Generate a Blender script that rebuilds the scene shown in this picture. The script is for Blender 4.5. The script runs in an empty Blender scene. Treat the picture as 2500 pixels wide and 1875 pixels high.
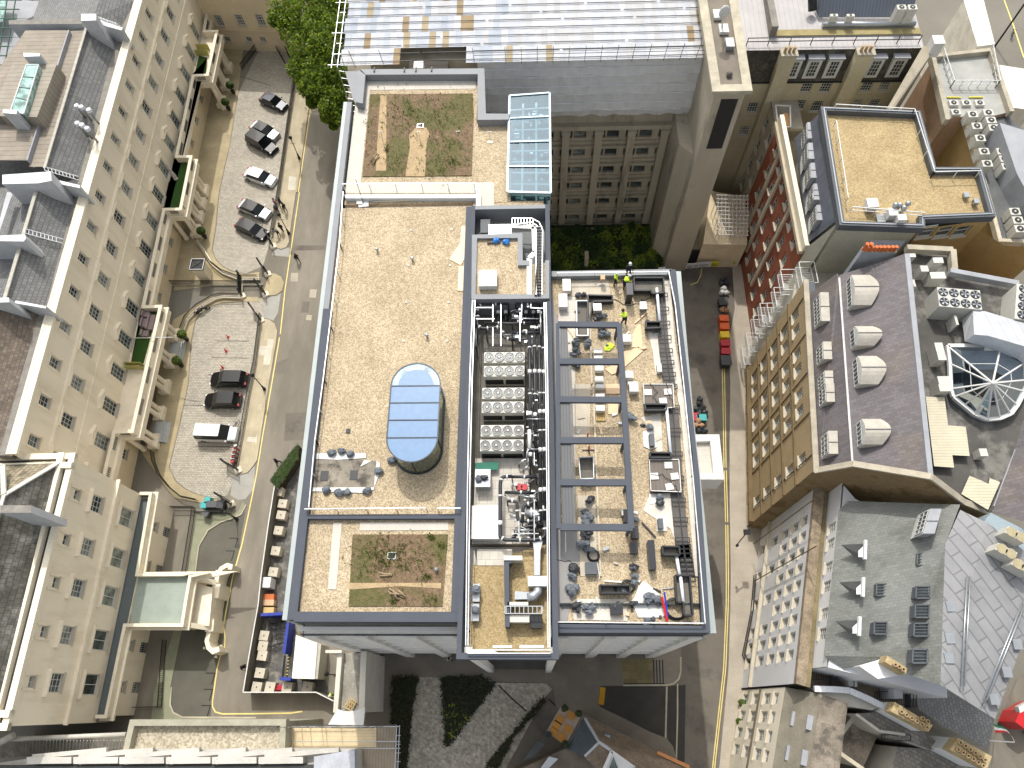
import bpy,math,random
import numpy as np
from mathutils import Vector,Matrix
random.seed(7)
SC=bpy.context.scene
COL=SC.collection
H=80.0;FPX=1755.0;CX,CY=1250.0,937.5
_d=np.array([60,-782.5,-1755.0]);_d/=np.linalg.norm(_d)
_Z=-_d
_Y=np.array([20,3938,-1755.0]);_Y-=_Y.dot(_Z)*_Z;_Y/=np.linalg.norm(_Y)
_X=np.cross(_Y,_Z)
RW=np.array([_X,_Y,_Z])
cam_d=bpy.data.cameras.new('camera');cam=bpy.data.objects.new('camera',cam_d)
COL.objects.link(cam)
cam_d.sensor_width=36;cam_d.lens=FPX/2500*36;cam_d.clip_end=2000;cam_d.clip_start=1
m4=Matrix.Identity(4)
for i in range(3):
 for j in range(3):m4[i][j]=RW[i][j]
m4[2][3]=H
cam.matrix_world=m4
SC.camera=cam
SUN_EL=53.6;SDX,SDY=0.2077,-0.978
el=math.radians(SUN_EL)
sd=Vector((SDX*math.cos(el),SDY*math.cos(el),-math.sin(el))).normalized()
sun_d=bpy.data.lights.new('sun','SUN');sun_d.energy=2.05;sun_d.angle=math.radians(0.55)
sun_d.color=(1.0,0.965,0.91)
sun=bpy.data.objects.new('sun',sun_d);COL.objects.link(sun)
sun.rotation_euler=sd.to_track_quat('-Z','Y').to_euler();sun.location=(0,0,120)
w=bpy.data.worlds.new('World');SC.world=w;w.use_nodes=True
nt=w.node_tree;nt.nodes.clear()
sky=nt.nodes.new('ShaderNodeTexSky');sky.sky_type='NISHITA';sky.sun_disc=False
sky.sun_elevation=el;sky.sun_rotation=math.atan2(-SDX,-SDY)
sky.dust_density=5.0;sky.air_density=1.5;sky.ozone_density=1.0
bg=nt.nodes.new('ShaderNodeBackground');bg.inputs['Strength'].default_value=0.15
ow=nt.nodes.new('ShaderNodeOutputWorld')
hs=nt.nodes.new('ShaderNodeHueSaturation');hs.inputs['Saturation'].default_value=.35
nt.links.new(sky.outputs[0],hs.inputs['Color']);nt.links.new(hs.outputs[0],bg.inputs[0]);nt.links.new(bg.outputs[0],ow.inputs[0])
SC.view_settings.view_transform='Standard';SC.view_settings.look='None'
SC.view_settings.exposure=0.42;SC.view_settings.gamma=1.0
SC.cycles.use_denoising=True
SC.cycles.max_bounces=6;SC.cycles.diffuse_bounces=3;SC.cycles.glossy_bounces=3
SC.cycles.transparent_max_bounces=6;SC.cycles.transmission_bounces=4
def P(u,v,z=0.0):
 """point at height z that the photograph shows at native pixel (u, v)"""
 r=RW.T@np.array([0,0,0])if False else np.array([u-CX,CY-v,-FPX])
 g=RW@r
 t=(z-H)/g[2]
 return (float(g[0]*t),float(g[1]*t),float(z))
KK=625/2211.0
_OY=(0,469,938,1406)
def T(cr,x,y):return (int(cr[0])*625+x*KK,_OY[int(cr[1])]+y*KK)
def W(cr,x,y,z=0.0):return P(*T(cr,x,y),z)
def WL(z,*pts):return [W(c,x,y,z)for c,x,y in pts]
def XY(pts):return [(p[0],p[1])for p in pts]
class Face:
 """vertical plane through a->b; (s, o, z): s along, o outwards, z up"""
 def __init__(self,a,b):
  self.a=np.array(a[:2],float);dd=np.array(b[:2],float)-self.a
  self.L=float(np.hypot(*dd));self.d=dd/self.L;self.n=np.array([self.d[1],-self.d[0]])
  self.ang=math.atan2(self.d[1],self.d[0])
 def p(self,s,o,z):
  q=self.a+self.d*s+self.n*o
  return (float(q[0]),float(q[1]),float(z))
 def off(self,o):return Face(self.p(0,o,0),self.p(self.L,o,0))
 def px(self,cr,x,y):
  u,v=T(cr,x,y)
  g=RW@np.array([u-CX,CY-v,-FPX])
  t=(self.a@self.n)/(g[:2]@self.n);q=g*t
  return float((q[:2]-self.a)@self.d),float(H+q[2])
def lin(c):
 c=c/255.0
 return c/12.92 if c<=0.04045 else ((c+0.055)/1.055)**2.4
def col(r,g,b,k=1.0):return (lin(r)*k,lin(g)*k,lin(b)*k,1)
MATS={}
def nodes(m):
 m.use_nodes=True;nt=m.node_tree;b=nt.nodes['Principled BSDF'];return nt,b
def coords(nt,ang=0.0,plane=None):
 tc=nt.nodes.new('ShaderNodeTexCoord')
 mp=nt.nodes.new('ShaderNodeMapping');mp.inputs['Rotation'].default_value=(0,0,-ang)
 nt.links.new(tc.outputs['Object'],mp.inputs['Vector'])
 out=mp.outputs[0]
 if plane:
  se=nt.nodes.new('ShaderNodeSeparateXYZ');co=nt.nodes.new('ShaderNodeCombineXYZ')
  nt.links.new(out,se.inputs[0])
  nt.links.new(se.outputs['XYZ'.index(plane[0])],co.inputs[0])
  nt.links.new(se.outputs['XYZ'.index(plane[1])],co.inputs[1])
  out=co.outputs[0]
 return out
def mixc(nt,fac,a,b,mode='MIX'):
 n=nt.nodes.new('ShaderNodeMix');n.data_type='RGBA';n.blend_type=mode
 for i,x in ((0,fac),(6,a),(7,b)):
  if isinstance(x,(int,float,tuple)):n.inputs[i].default_value=x
  else:nt.links.new(x,n.inputs[i])
 return n.outputs[2]
def noise(nt,vec,scale,detail=3,rough=0.6):
 n=nt.nodes.new('ShaderNodeTexNoise');n.inputs['Scale'].default_value=scale
 n.inputs['Detail'].default_value=detail;n.inputs['Roughness'].default_value=rough
 nt.links.new(vec,n.inputs['Vector']);return n.outputs[0]
def ramp(nt,fac,a,b):
 n=nt.nodes.new('ShaderNodeMapRange');n.inputs[1].default_value=a;n.inputs[2].default_value=b
 nt.links.new(fac,n.inputs[0]);return n.outputs[0]
def bump(nt,b,h,dist,st=1.0):
 n=nt.nodes.new('ShaderNodeBump');n.inputs['Distance'].default_value=dist;n.inputs['Strength'].default_value=st
 nt.links.new(h,n.inputs['Height']);nt.links.new(n.outputs[0],b.inputs['Normal'])
def mat(name,c,rough=0.85,var=0.18,scale=0.6,grain=0.12,gscale=9.0,metal=0.0,c2=None,c2t=(0.5,0.62),c2s=0.35,bmp=0.0,brick=None,ang=0.0,plane=None,mortar=None,bvar=0.15,spec=0.4,stretch=None,lines=None):
 """c / c2 sRGB triples. brick = (w, h, mortar size); lines = (axis, spacing, width, colour)"""
 if name in MATS:return MATS[name]
 m=bpy.data.materials.new(name);nt,b=nodes(m)
 vec=coords(nt,ang,None)
 base=col(*c)
 v=vec
 if stretch:
  mp=nt.nodes.new('ShaderNodeMapping');mp.inputs['Scale'].default_value=stretch
  nt.links.new(vec,mp.inputs[0]);v=mp.outputs[0]
 out=base
 if c2:
  out=mixc(nt,ramp(nt,noise(nt,v,c2s,5,.65),*c2t),base,col(*c2))
 if brick:
  bv=coords(nt,ang,plane or 'XZ')
  br=nt.nodes.new('ShaderNodeTexBrick')
  br.inputs['Scale'].default_value=1.0
  br.inputs['Brick Width'].default_value=brick[0];br.inputs['Row Height'].default_value=brick[1]
  br.inputs['Mortar Size'].default_value=brick[2];br.inputs['Mortar Smooth'].default_value=.1
  br.inputs['Color1'].default_value=(1-bvar,1-bvar,1-bvar,1)
  br.inputs['Color2'].default_value=(1+bvar,1+bvar,1+bvar,1)
  mc=mortar if mortar else 0.6
  br.inputs['Mortar'].default_value=(mc,mc,mc,1);br.inputs['Bias'].default_value=0
  nt.links.new(bv,br.inputs['Vector'])
  out=mixc(nt,1.0,out,br.outputs['Color'],'MULTIPLY')
 if lines:
  for (ax,sp,wd,k)in lines:
   se=nt.nodes.new('ShaderNodeSeparateXYZ');nt.links.new(vec,se.inputs[0])
   mo=nt.nodes.new('ShaderNodeMath');mo.operation='PINGPONG';mo.inputs[1].default_value=sp/2
   nt.links.new(se.outputs[ax],mo.inputs[0])
   lt=nt.nodes.new('ShaderNodeMath');lt.operation='LESS_THAN';lt.inputs[1].default_value=wd/2
   nt.links.new(mo.outputs[0],lt.inputs[0])
   out=mixc(nt,lt.outputs[0],out,mixc(nt,1.0,out,(k,k,k,1),'MULTIPLY'))
 n1=ramp(nt,noise(nt,v,scale,4),.3,.7)
 out=mixc(nt,n1,mixc(nt,1.0,out,(1-var,)*3+(1,),'MULTIPLY'),mixc(nt,1.0,out,(1+var,)*3+(1,),'MULTIPLY'))
 n2=ramp(nt,noise(nt,vec,gscale,2,.8),.3,.7)
 out=mixc(nt,n2,mixc(nt,1.0,out,(1-grain,)*3+(1,),'MULTIPLY'),mixc(nt,1.0,out,(1+grain,)*3+(1,),'MULTIPLY'))
 nt.links.new(out,b.inputs['Base Color'])
 b.inputs['Roughness'].default_value=rough;b.inputs['Metallic'].default_value=metal
 b.inputs['Specular IOR Level'].default_value=spec
 if bmp:bump(nt,b,n2,bmp)
 MATS[name]=m;return m
def plain(name,c,rough=0.5,metal=0.0,spec=0.5,coat=0.0):
 if name in MATS:return MATS[name]
 m=bpy.data.materials.new(name);nt,b=nodes(m)
 vec=coords(nt)
 n1=ramp(nt,noise(nt,vec,2.5,4),.3,.7);base=col(*c)
 out=mixc(nt,n1,mixc(nt,1.0,base,(.88,.88,.88,1),'MULTIPLY'),base)
 nt.links.new(out,b.inputs['Base Color'])
 b.inputs['Roughness'].default_value=rough;b.inputs['Metallic'].default_value=metal
 b.inputs['Specular IOR Level'].default_value=spec;b.inputs['Coat Weight'].default_value=coat
 MATS[name]=m;return m
class MB:
 def __init__(self,m=None):self.v=[];self.f=[];self.mi=[];self.ms=[];self.cur=m;self.sm=[]
 def _m(self,m):
  m=m or self.cur
  if m not in self.ms:self.ms.append(m)
  return self.ms.index(m)
 def face(self,pts,m=None,smooth=False):
  n=len(self.v);self.v+=[tuple(p)for p in pts];self.f.append(tuple(range(n,n+len(pts))));self.mi.append(self._m(m));self.sm.append(smooth)
 def prism(self,xy,z0,z1,m=None,mtop=None,bottom=False):
  a=sum(xy[i][0]*xy[(i+1)%len(xy)][1]-xy[(i+1)%len(xy)][0]*xy[i][1]for i in range(len(xy)))
  if a<0:xy=xy[::-1]
  k=len(xy)
  Z0=z0 if isinstance(z0,(list,tuple))else [z0]*k
  Z1=z1 if isinstance(z1,(list,tuple))else [z1]*k
  if a<0:Z0=Z0[::-1];Z1=Z1[::-1]
  for i in range(k):
   j=(i+1)%k
   self.face([(xy[i][0],xy[i][1],Z0[i]),(xy[j][0],xy[j][1],Z0[j]),(xy[j][0],xy[j][1],Z1[j]),(xy[i][0],xy[i][1],Z1[i])],m)
  self.face([(p[0],p[1],z)for p,z in zip(xy,Z1)],mtop or m)
  if bottom:self.face([(p[0],p[1],z)for p,z in zip(xy,Z0)][::-1],m)
  return self
 def box(self,c,s,rz=0.0,m=None,mtop=None):
  """c = centre of the base"""
  cs,sn=math.cos(rz),math.sin(rz)
  xy=[(c[0]+cs*x-sn*y,c[1]+sn*x+cs*y)for x,y in ((-s[0]/2,-s[1]/2),(s[0]/2,-s[1]/2),(s[0]/2,s[1]/2),(-s[0]/2,s[1]/2))]
  return self.prism(xy,c[2],c[2]+s[2],m,mtop,True)
 def fbox(self,F,s0,s1,o0,o1,z0,z1,m=None):
  return self.prism([F.p(s0,o0,0)[:2],F.p(s1,o0,0)[:2],F.p(s1,o1,0)[:2],F.p(s0,o1,0)[:2]],z0,z1,m,None,True)
 def bar(self,a,b,w=0.05,h=None,m=None):
  """square bar between two points"""
  a=Vector(a);b=Vector(b);d=(b-a)
  if d.length<1e-6:return self
  d.normalize();up=Vector((0,0,1))if abs(d.z)<.95 else Vector((1,0,0))
  x=d.cross(up).normalized()*(w/2);y=x.cross(d).normalized()*((h or w)/2)
  A=[a+x+y,a-x+y,a-x-y,a+x-y];B=[b+x+y,b-x+y,b-x-y,b+x-y]
  for i in range(4):
   j=(i+1)%4;self.face([A[i],A[j],B[j],B[i]],m)
  self.face(A[::-1],m);self.face(B,m);return self
 def path(self,pts,w=0.05,h=None,m=None,closed=False):
  for i in range(len(pts)-(0 if closed else 1)):self.bar(pts[i],pts[(i+1)%len(pts)],w,h,m)
  return self
 def tube(self,pts,r,n=8,m=None,caps=True):
  pts=[Vector(p)for p in pts];rings=[]
  rr=r if isinstance(r,(list,tuple))else [r]*len(pts)
  ref=None
  for i,p in enumerate(pts):
   d=(pts[min(i+1,len(pts)-1)]-pts[max(i-1,0)]).normalized()
   if ref is None:ref=Vector((0,0,1))if abs(d.z)<.9 else Vector((1,0,0))
   x=d.cross(ref).normalized();ref=x.cross(d).normalized();y=ref
   rings.append([p+(x*math.cos(t)+y*math.sin(t))*rr[i]for t in [2*math.pi*k/n for k in range(n)]])
  b=len(self.v)
  for rg in rings:self.v+=[tuple(q)for q in rg]
  k=self._m(m)
  for i in range(len(rings)-1):
   for j in range(n):
    self.f.append((b+i*n+j,b+i*n+(j+1)%n,b+(i+1)*n+(j+1)%n,b+(i+1)*n+j));self.mi.append(k);self.sm.append(True)
  if caps:
   self.f.append(tuple(b+j for j in range(n))[::-1]);self.mi.append(k);self.sm.append(False)
   self.f.append(tuple(b+(len(rings)-1)*n+j for j in range(n)));self.mi.append(k);self.sm.append(False)
  return self
 def cyl(self,c,r,h,n=16,m=None,r2=None):return self.tube([c,(c[0],c[1],c[2]+h)],[r,r if r2 is None else r2],n,m)
 def lathe(self,c,prof,n=14,m=None):
  cs=[(math.cos(2*math.pi*k/n),math.sin(2*math.pi*k/n))for k in range(n)]
  rg=[[(c[0]+a*r,c[1]+b*r,c[2]+z)for a,b in cs]for r,z in prof]
  for i in range(len(rg)-1):
   for j in range(n):k=(j+1)%n;self.face([rg[i][j],rg[i][k],rg[i+1][k],rg[i+1][j]],m,n>12 and abs(prof[i][1]-prof[i+1][1])>.15)
  self.face(rg[0][::-1],m);self.face(rg[-1],m);return self
 def blob(self,c,s,n=8,jit=0.15,m=None,rz=0.0,seed=None):
  rnd=random.Random(seed if seed is not None else int(c[0]*991+c[1]*77));b=len(self.v);k=self._m(m);rows=max(4,n//2+1)
  cs,sn=math.cos(rz),math.sin(rz)
  for i in range(rows+1):
   th=math.pi*i/rows
   for j in range(n):
    ph=2*math.pi*j/n;q=1+rnd.uniform(-jit,jit)
    x,y,z=math.sin(th)*math.cos(ph)*s[0]*q,math.sin(th)*math.sin(ph)*s[1]*q,math.cos(th)*s[2]*(q if 0<i<rows else 1)
    self.v.append((c[0]+cs*x-sn*y,c[1]+sn*x+cs*y,c[2]+z))
  for i in range(rows):
   for j in range(n):
    self.f.append((b+i*n+j,b+(i+1)*n+j,b+(i+1)*n+(j+1)%n,b+i*n+(j+1)%n));self.mi.append(k);self.sm.append(jit<.1)
  return self
 def mesh(self,name):
  me=bpy.data.meshes.new(name);me.from_pydata(self.v,[],self.f)
  for m in self.ms:me.materials.append(m)
  me.polygons.foreach_set('material_index',self.mi);me.polygons.foreach_set('use_smooth',self.sm)
  me.update();return me
 def build(self,name,parent=None,label=None,local=False):
  o=bpy.data.objects.new(name,self.mesh(name));COL.objects.link(o)
  if parent is not None:
   o.parent=parent
   if not local:
    L=root_loc(parent);o.location=(-L[0],-L[1],-L[2])
  if label:o['label']=label
  return o
ROOTL={}
def root_loc(o):return ROOTL.get(o.name,(0,0,0))
def thing(name,label,cat,loc=(0,0,0),group=None,rz=0.0,kind=None):
 o=bpy.data.objects.new(name,None);COL.objects.link(o);o.location=loc;o.rotation_euler=(0,0,rz);o.empty_display_size=.2
 ROOTL[o.name]=tuple(loc);o['label']=label;o['category']=cat
 if group:o['group']=group
 if kind:o['kind']=kind
 return o
def tag(o,label,cat=None,group=None,kind=None):
 o['label']=label
 if cat:o['category']=cat
 if group:o['group']=group
 if kind:o['kind']=kind
 return o
def single(mb,name,label,cat,group=None):return tag(mb.build(name),label,cat,group)
def struct(mb,name,label=None):
 o=mb.build(name);o['kind']='structure'
 if label:o['label']=label
 return o
def copy_tree(o,parent=None):
 c=o.copy();COL.objects.link(c)
 if parent is not None:c.parent=parent
 for ch in KIDS(o):copy_tree(ch,c)
 return c
def KIDS(o):return [x for x in o.children]
def place(proto,used,loc,rz=0.0,label=None,group=None,scale=None):
 o=proto if not used.get(proto.name)else copy_tree(proto)
 used[proto.name]=True
 o.location=loc;o.rotation_euler=(0,0,rz)
 if scale:o.scale=scale
 if label:o['label']=label
 if group:o['group']=group
 return o
USED={}
WCACHE={}
def win_mesh(w,h,nx,nz,fr,gl,style,bar,rec):
 key=(round(w,2),round(h,2),nx,nz,fr.name,gl.name,style,bar,rec)
 if key in WCACHE:return WCACHE[key]
 f=MB(fr);t=bar*1.6;y0=-rec;d=.05
 def bx(x0,x1,z0,z1,ya=y0-.01,yb=y0+d):f.prism([(x0,ya),(x1,ya),(x1,yb),(x0,yb)],z0,z1,None,None,True)
 bx(-w/2,-w/2+t,0,h);bx(w/2-t,w/2,0,h);bx(-w/2+t,w/2-t,h-t,h);bx(-w/2+t,w/2-t,0,t*1.2)
 for i in range(1,nx):x=-w/2+w*i/nx;bx(x-bar/2,x+bar/2,t,h-t,y0-.005,y0+.035)
 for i in range(1,nz):
  z=h*i/nz;b2=bar*(1.6 if (nz%2==0 and i==nz//2)else 1)
  bx(-w/2+t,w/2-t,z-b2/2,z+b2/2,y0-.003,y0+.03)
 p=MB(gl);p.face([(-w/2,y0,0),(w/2,y0,0),(w/2,y0,h),(-w/2,y0,h)])
 s=None
 if style!='n':
  s=MB(MATS.get('sill',fr));s.prism([(-w/2-.1,-rec+.06),(w/2+.1,-rec+.06),(w/2+.1,.14),(-w/2-.1,.14)],-.12,0.01,None,None,True)
 r=(f.mesh('window'),p.mesh('pane'),s.mesh('sill')if s else None)
 WCACHE[key]=r;return r
HOODS={}
def hood_mesh(kind,w,m):
 key=(kind,round(w,2),m.name)
 if key in HOODS:return HOODS[key]
 b=MB(m);W2=w/2+.35
 if kind=='flat':
  b.prism([(-W2,0),(W2,0),(W2,.38),(-W2,.38)],.1,.32,None,None,True)
  for x in (-W2+.12,W2-.12):b.prism([(x-.1,0),(x+.1,0),(x+.1,.25),(x-.1,.25)],-.25,.1,None,None,True)
 elif kind=='pediment':
  b.prism([(-W2,0),(W2,0),(W2,.45),(-W2,.45)],.1,.25,None,None,True)
  for (xa,za,xb,zb)in ((-W2,.25,0,.75),(0,.75,W2,.25)):
   b.face([(xa,0,za),(xb,0,zb),(xb,.45,zb),(xa,.45,za)]);b.face([(xa,.45,za),(xb,.45,zb),(xb,.45,zb-.12 if xa<0 else zb),(xa,.45,za)])
  b.face([(-W2,.35,.25),(W2,.35,.25),(0,.35,.75)])
 elif kind=='surround':
  for x in (-w/2-.12,w/2+.12):b.prism([(x-.1,0),(x+.1,0),(x+.1,.07),(x-.1,.07)],-2,.12,None,None,True)
 me=b.mesh('hood');HOODS[key]=me;return me
PANES=None
def add_window(root,F,s,z,w,h,nx=2,nz=2,fr=None,gl=None,style='s',bar=.05,rec=.18,hood=None,hm=None,name='window'):
 fr=fr or MATS['win_white'];gl=gl or random.choice(PANES)
 a,b,c=win_mesh(w,h,nx,nz,fr,gl,style,bar,rec)
 L=root_loc(root);q=F.p(s,0,z)
 o=bpy.data.objects.new(name,a);COL.objects.link(o);o.parent=root
 o.location=(q[0]-L[0],q[1]-L[1],q[2]-L[2])
 o.rotation_euler=(0,0,F.ang+math.pi)
 p=bpy.data.objects.new('pane',b);COL.objects.link(p);p.parent=o
 if c:k=bpy.data.objects.new('sill',c);COL.objects.link(k);k.parent=o
 if hood:
  k=bpy.data.objects.new('hood',hood_mesh(hood,w,hm or MATS['stucco']));COL.objects.link(k);k.parent=o;k.location=(0,0,h)
 return o
def wall(mb,F,s0,s1,z0,z1,ops=(),rec=.2,m=None):
 """wall panel with real openings; ops = (sa, sb, za, zb)"""
 ops=[(max(a,s0+.01),min(b,s1-.01),max(c,z0+.01),min(d,z1-.01))for a,b,c,d in ops if a<s1 and b>s0 and c<z1 and d>z0]
 ss=sorted({s0,s1}|{o[0]for o in ops}|{o[1]for o in ops});zs=sorted({z0,z1}|{o[2]for o in ops}|{o[3]for o in ops})
 for j in range(len(zs)-1):
  run=None
  for i in range(len(ss)-1):
   cs,cz=(ss[i]+ss[i+1])/2,(zs[j]+zs[j+1])/2
   hole=any(o[0]<cs<o[1]and o[2]<cz<o[3]for o in ops)
   if hole:
    if run is not None:mb.face([F.p(run,0,zs[j]),F.p(ss[i],0,zs[j]),F.p(ss[i],0,zs[j+1]),F.p(run,0,zs[j+1])],m);run=None
   elif run is None:run=ss[i]
  if run is not None:mb.face([F.p(run,0,zs[j]),F.p(s1,0,zs[j]),F.p(s1,0,zs[j+1]),F.p(run,0,zs[j+1])],m)
 for a,b,c,d in ops:
  for q in ([(a,c),(b,c)],[(b,c),(b,d)],[(b,d),(a,d)],[(a,d),(a,c)]):
   mb.face([F.p(q[0][0],0,q[0][1]),F.p(q[1][0],0,q[1][1]),F.p(q[1][0],-rec,q[1][1]),F.p(q[0][0],-rec,q[0][1])],m)
 return mb
def facade(root,mb,F,s0,s1,z0,z1,wins,rec=.2,m=None,**kw):
 """wins = list of dicts s z w h (+ window options)"""
 wall(mb,F,s0,s1,z0,z1,[(q['s']-q['w']/2,q['s']+q['w']/2,q['z'],q['z']+q['h'])for q in wins],rec,m)
 for q in wins:
  k=dict(kw);k.update(q);add_window(root,F,k.pop('s'),k.pop('z'),k.pop('w'),k.pop('h'),rec=rec,**k)
def ccw(xy):
 a=sum(xy[i][0]*xy[(i+1)%len(xy)][1]-xy[(i+1)%len(xy)][0]*xy[i][1]for i in range(len(xy)))
 return list(xy)if a>0 else list(xy)[::-1]
def glassm(name,c,rough=.06,spec=.6,metal=0.0):
 m=bpy.data.materials.new(name);nt,b=nodes(m);vec=coords(nt)
 n=ramp(nt,noise(nt,vec,1.3,2),.35,.65);base=col(*c)
 nt.links.new(mixc(nt,n,mixc(nt,1.0,base,(.5,.5,.5,1),'MULTIPLY'),mixc(nt,1.0,base,(1.5,1.5,1.5,1),'MULTIPLY')),b.inputs['Base Color'])
 b.inputs['Roughness'].default_value=rough;b.inputs['Specular IOR Level'].default_value=spec;b.inputs['Metallic'].default_value=metal
 MATS[name]=m;return m
plain('win_white',(205,205,200),.5)
plain('sill',(196,186,165),.8)
PANES=[glassm('pane_dark',(52,60,58)),glassm('pane_blue',(78,88,86)),glassm('pane_curtain',(130,134,126),.25)]
mat('asphalt',(118,112,100),.9,.1,.9,.12,14,c2=(136,129,116),c2s=.14,c2t=(.42,.6),stretch=(1,.3,1))
mat('asphalt_lane',(112,106,96),.9,.16,.3,.10,14,c2=(92,87,80),c2s=.25,c2t=(.5,.62))
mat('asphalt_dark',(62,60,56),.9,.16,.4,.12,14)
mat('court_asphalt',(96,94,84),.9,.14,.4,.10,14)
mat('flagstone',(176,164,138),.85,.14,.35,.08,8,brick=(.9,.6,.012),plane='XY',ang=math.pi/2,mortar=.82,bvar=.06)
mat('flag_light',(196,190,172),.85,.1,.5,.08,8,brick=(.9,.6,.012),plane='XY',mortar=.85,bvar=.04)
mat('setts',(176,169,154),.85,.1,.35,.2,6,brick=(.36,.22,.03),plane='XY',mortar=.6,bvar=.16)
mat('kerb',(176,168,148),.85)
mat('york',(170,156,124),.85,.16,.3,.1,8,brick=(1.1,.8,.012),plane='XY',mortar=.85,bvar=.06)
mat('paint_yellow',(226,206,130),.8,.12,1.2)
mat('paint_white',(205,200,188),.8,.12,1.2)
mat('paver_patch',(168,160,142),.85,.12,1.5)
mat('stucco',(238,226,202),.8,.05,.4,.03,8,c2=(220,206,178),c2s=.7,c2t=(.5,.75),stretch=(1,1,.2))
mat('stucco_top',(232,222,198),.75,.05,.5)
mat('stucco_rust',(222,204,170),.8,.06,.5,.03,8,lines=[(2,.42,.05,.78)])
mat('slate',(124,124,122),.75,.14,.5,.14,10,brick=(.35,.26,.025),plane='XY',ang=-math.pi/2,mortar=.6,bvar=.16)
mat('slate_brown',(116,104,92),.8,.16,.5,.2,10,brick=(.35,.26,.02),plane='XY',ang=-math.pi/2,mortar=.6,bvar=.25)
mat('lead',(150,152,156),.6,.12,.6,.06,8,spec=.5)
mat('lead_dark',(86,90,94),.6,.12,.6,.06,8)
mat('lead_brown',(146,136,122),.75,.16,.8,.06,8,lines=[(1,.62,.07,.6)])
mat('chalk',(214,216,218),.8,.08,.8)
mat('chalk_grey_shade',(182,184,186),.8,.08,.8)  # greyed chalk: shade of white wall sides put into the colour; also plain grey
mat('moss_roof',(70,70,58),.95,.25,.8,.2,9)
mat('astro',(46,78,24),.95,.15,.8,.3,12)
mat('iron',(26,27,25),.5,.1)
mat('white_paint',(232,230,224),.6,.04)
g=MB(mat('ground_far',(120,116,106),.95,.15,.1));g.face([(-400,-300,-.02),(400,-300,-.02),(400,500,-.02),(-400,500,-.02)]);struct(g,'ground')
def sheet(name,m,z,*pts,label=None):
 b=MB(m);b.face([W(c,x,y,z)for c,x,y in pts]);return struct(b,name,label)
def slab(name,m,z,*pts,label=None,side=None):
 b=MB(m);b.prism(XY(WL(z,*pts)),-.01,z,side or MATS['kerb'],m);return struct(b,name,label)
sheet('road',MATS['asphalt'],0.0,('00',2211,-900),('10',1900,-900),('10',1900,1659),('12',1400,0),('13',700,1659),('03',900,1659),('03',1000,900),('01',1900,300))
for i,pts in enumerate(([('11',400,945),('11',465,945),('11',455,1040),('11',385,1040)],[('11',180,1470),('11',290,1430),('11',275,1570),('11',160,1560)],[('11',320,460),('11',600,460),('11',600,500),('11',310,505)],[('12',260,250),('12',440,240),('12',410,480),('12',240,490)])):
 sheet('road',MATS['asphalt_lane'],.004,*pts)
for pts in ([('11',305,700),('11',362,700),('11',358,770),('11',300,768)],[('11',470,840),('11',524,842),('11',514,912),('11',460,908)],[('11',440,1062),('11',482,1065),('11',474,1106),('11',432,1102)]):
 q=[W(c,x,y,.008)for c,x,y in pts]
 b=MB(MATS['paver_patch']);b.face(q);b.path(q,.06,.01,MATS['kerb'],True)
 single(b,'manhole_cover','square pale manhole cover with tile infill in the left street','manhole cover','manhole covers in the left street')
slab('pavement',MATS['flagstone'],.12,('10',420,560),('10',478,800),('10',445,1000),('10',355,1659),('11',345,0),('11',300,300),('11',285,430),('11',262,475),('11',215,490),('11',140,470),('11',135,400),('10',205,1659),('10',300,900),('10',345,560))
slab('pavement',MATS['flagstone'],.12,('11',60,1090),('11',110,1100),('11',160,1135),('11',182,1200),('11',172,1300),('12',110,0),('12',70,250),('12',10,650),('02',2190,700),('02',2140,760),('02',2080,775),('02',2055,745),('02',2110,400),('02',2170,0),('11',0,1480))
slab('pavement',MATS['york'],.12,('11',120,700),('11',165,703),('11',215,730),('11',242,785),('11',225,850),('11',180,885),('11',90,898),('11',60,870))
sheet('pavement',MATS['flag_light'],.125,('10',285,1520),('10',350,1530),('10',340,1640),('10',275,1640))
sheet('pavement',MATS['flag_light'],.125,('11',100,1265),('11',155,1270),('11',120,1490),('11',62,1490),('11',70,1410),('11',20,1405),('11',30,1330),('11',95,1330))
sheet('pavement',MATS['flag_light'],.125,('02',2140,455),('02',2211,460),('12',10,420),('12',5,520),('02',2200,500),('02',2130,495))
sheet('forecourt',MATS['setts'],.004,('00',2060,800),('00',1990,1240),('00',1895,1659),('01',1870,300),('01',1835,500),('01',1870,580),('01',1930,640),('01',2000,675),('01',2120,702),('11',60,640),('11',130,400),('10',235,1250),('10',310,700),('10',285,480),('10',200,350),('10',80,370),('00',2211,480))
sheet('forecourt',MATS['setts'],.004,('11',100,900),('01',2100,950),('01',1920,960),('01',1830,990),('01',1740,1050),('01',1690,1120),('01',1655,1300),('01',1630,1659),('02',1560,330),('02',1465,720),('02',1520,830),('02',1600,900),('02',1700,945),('02',1850,985),('02',1960,960),('02',2060,740),('02',2160,0),('11',20,1100),('11',110,1080))
sheet('road',MATS['asphalt'],.006,('11',135,480),('11',300,480),('11',275,720),('11',215,728),('11',165,700),('11',115,700),('11',90,600))
sheet('pavement',mat('crossover',(158,156,148),.85,.1,.6),.008,('11',150,475),('11',300,480),('11',285,560),('11',140,545))
sheet('pavement',MATS['crossover'],.008,('11',95,900),('11',180,890),('11',215,870),('11',190,1040),('11',150,1110),('11',100,1090),('11',60,1080))
sheet('pavement',MATS['crossover'],.008,('02',2080,778),('02',2150,760),('02',2200,700),('12',-15,900),('02',2120,990),('02',2060,1000),('02',1990,960),('02',2010,800))
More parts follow.
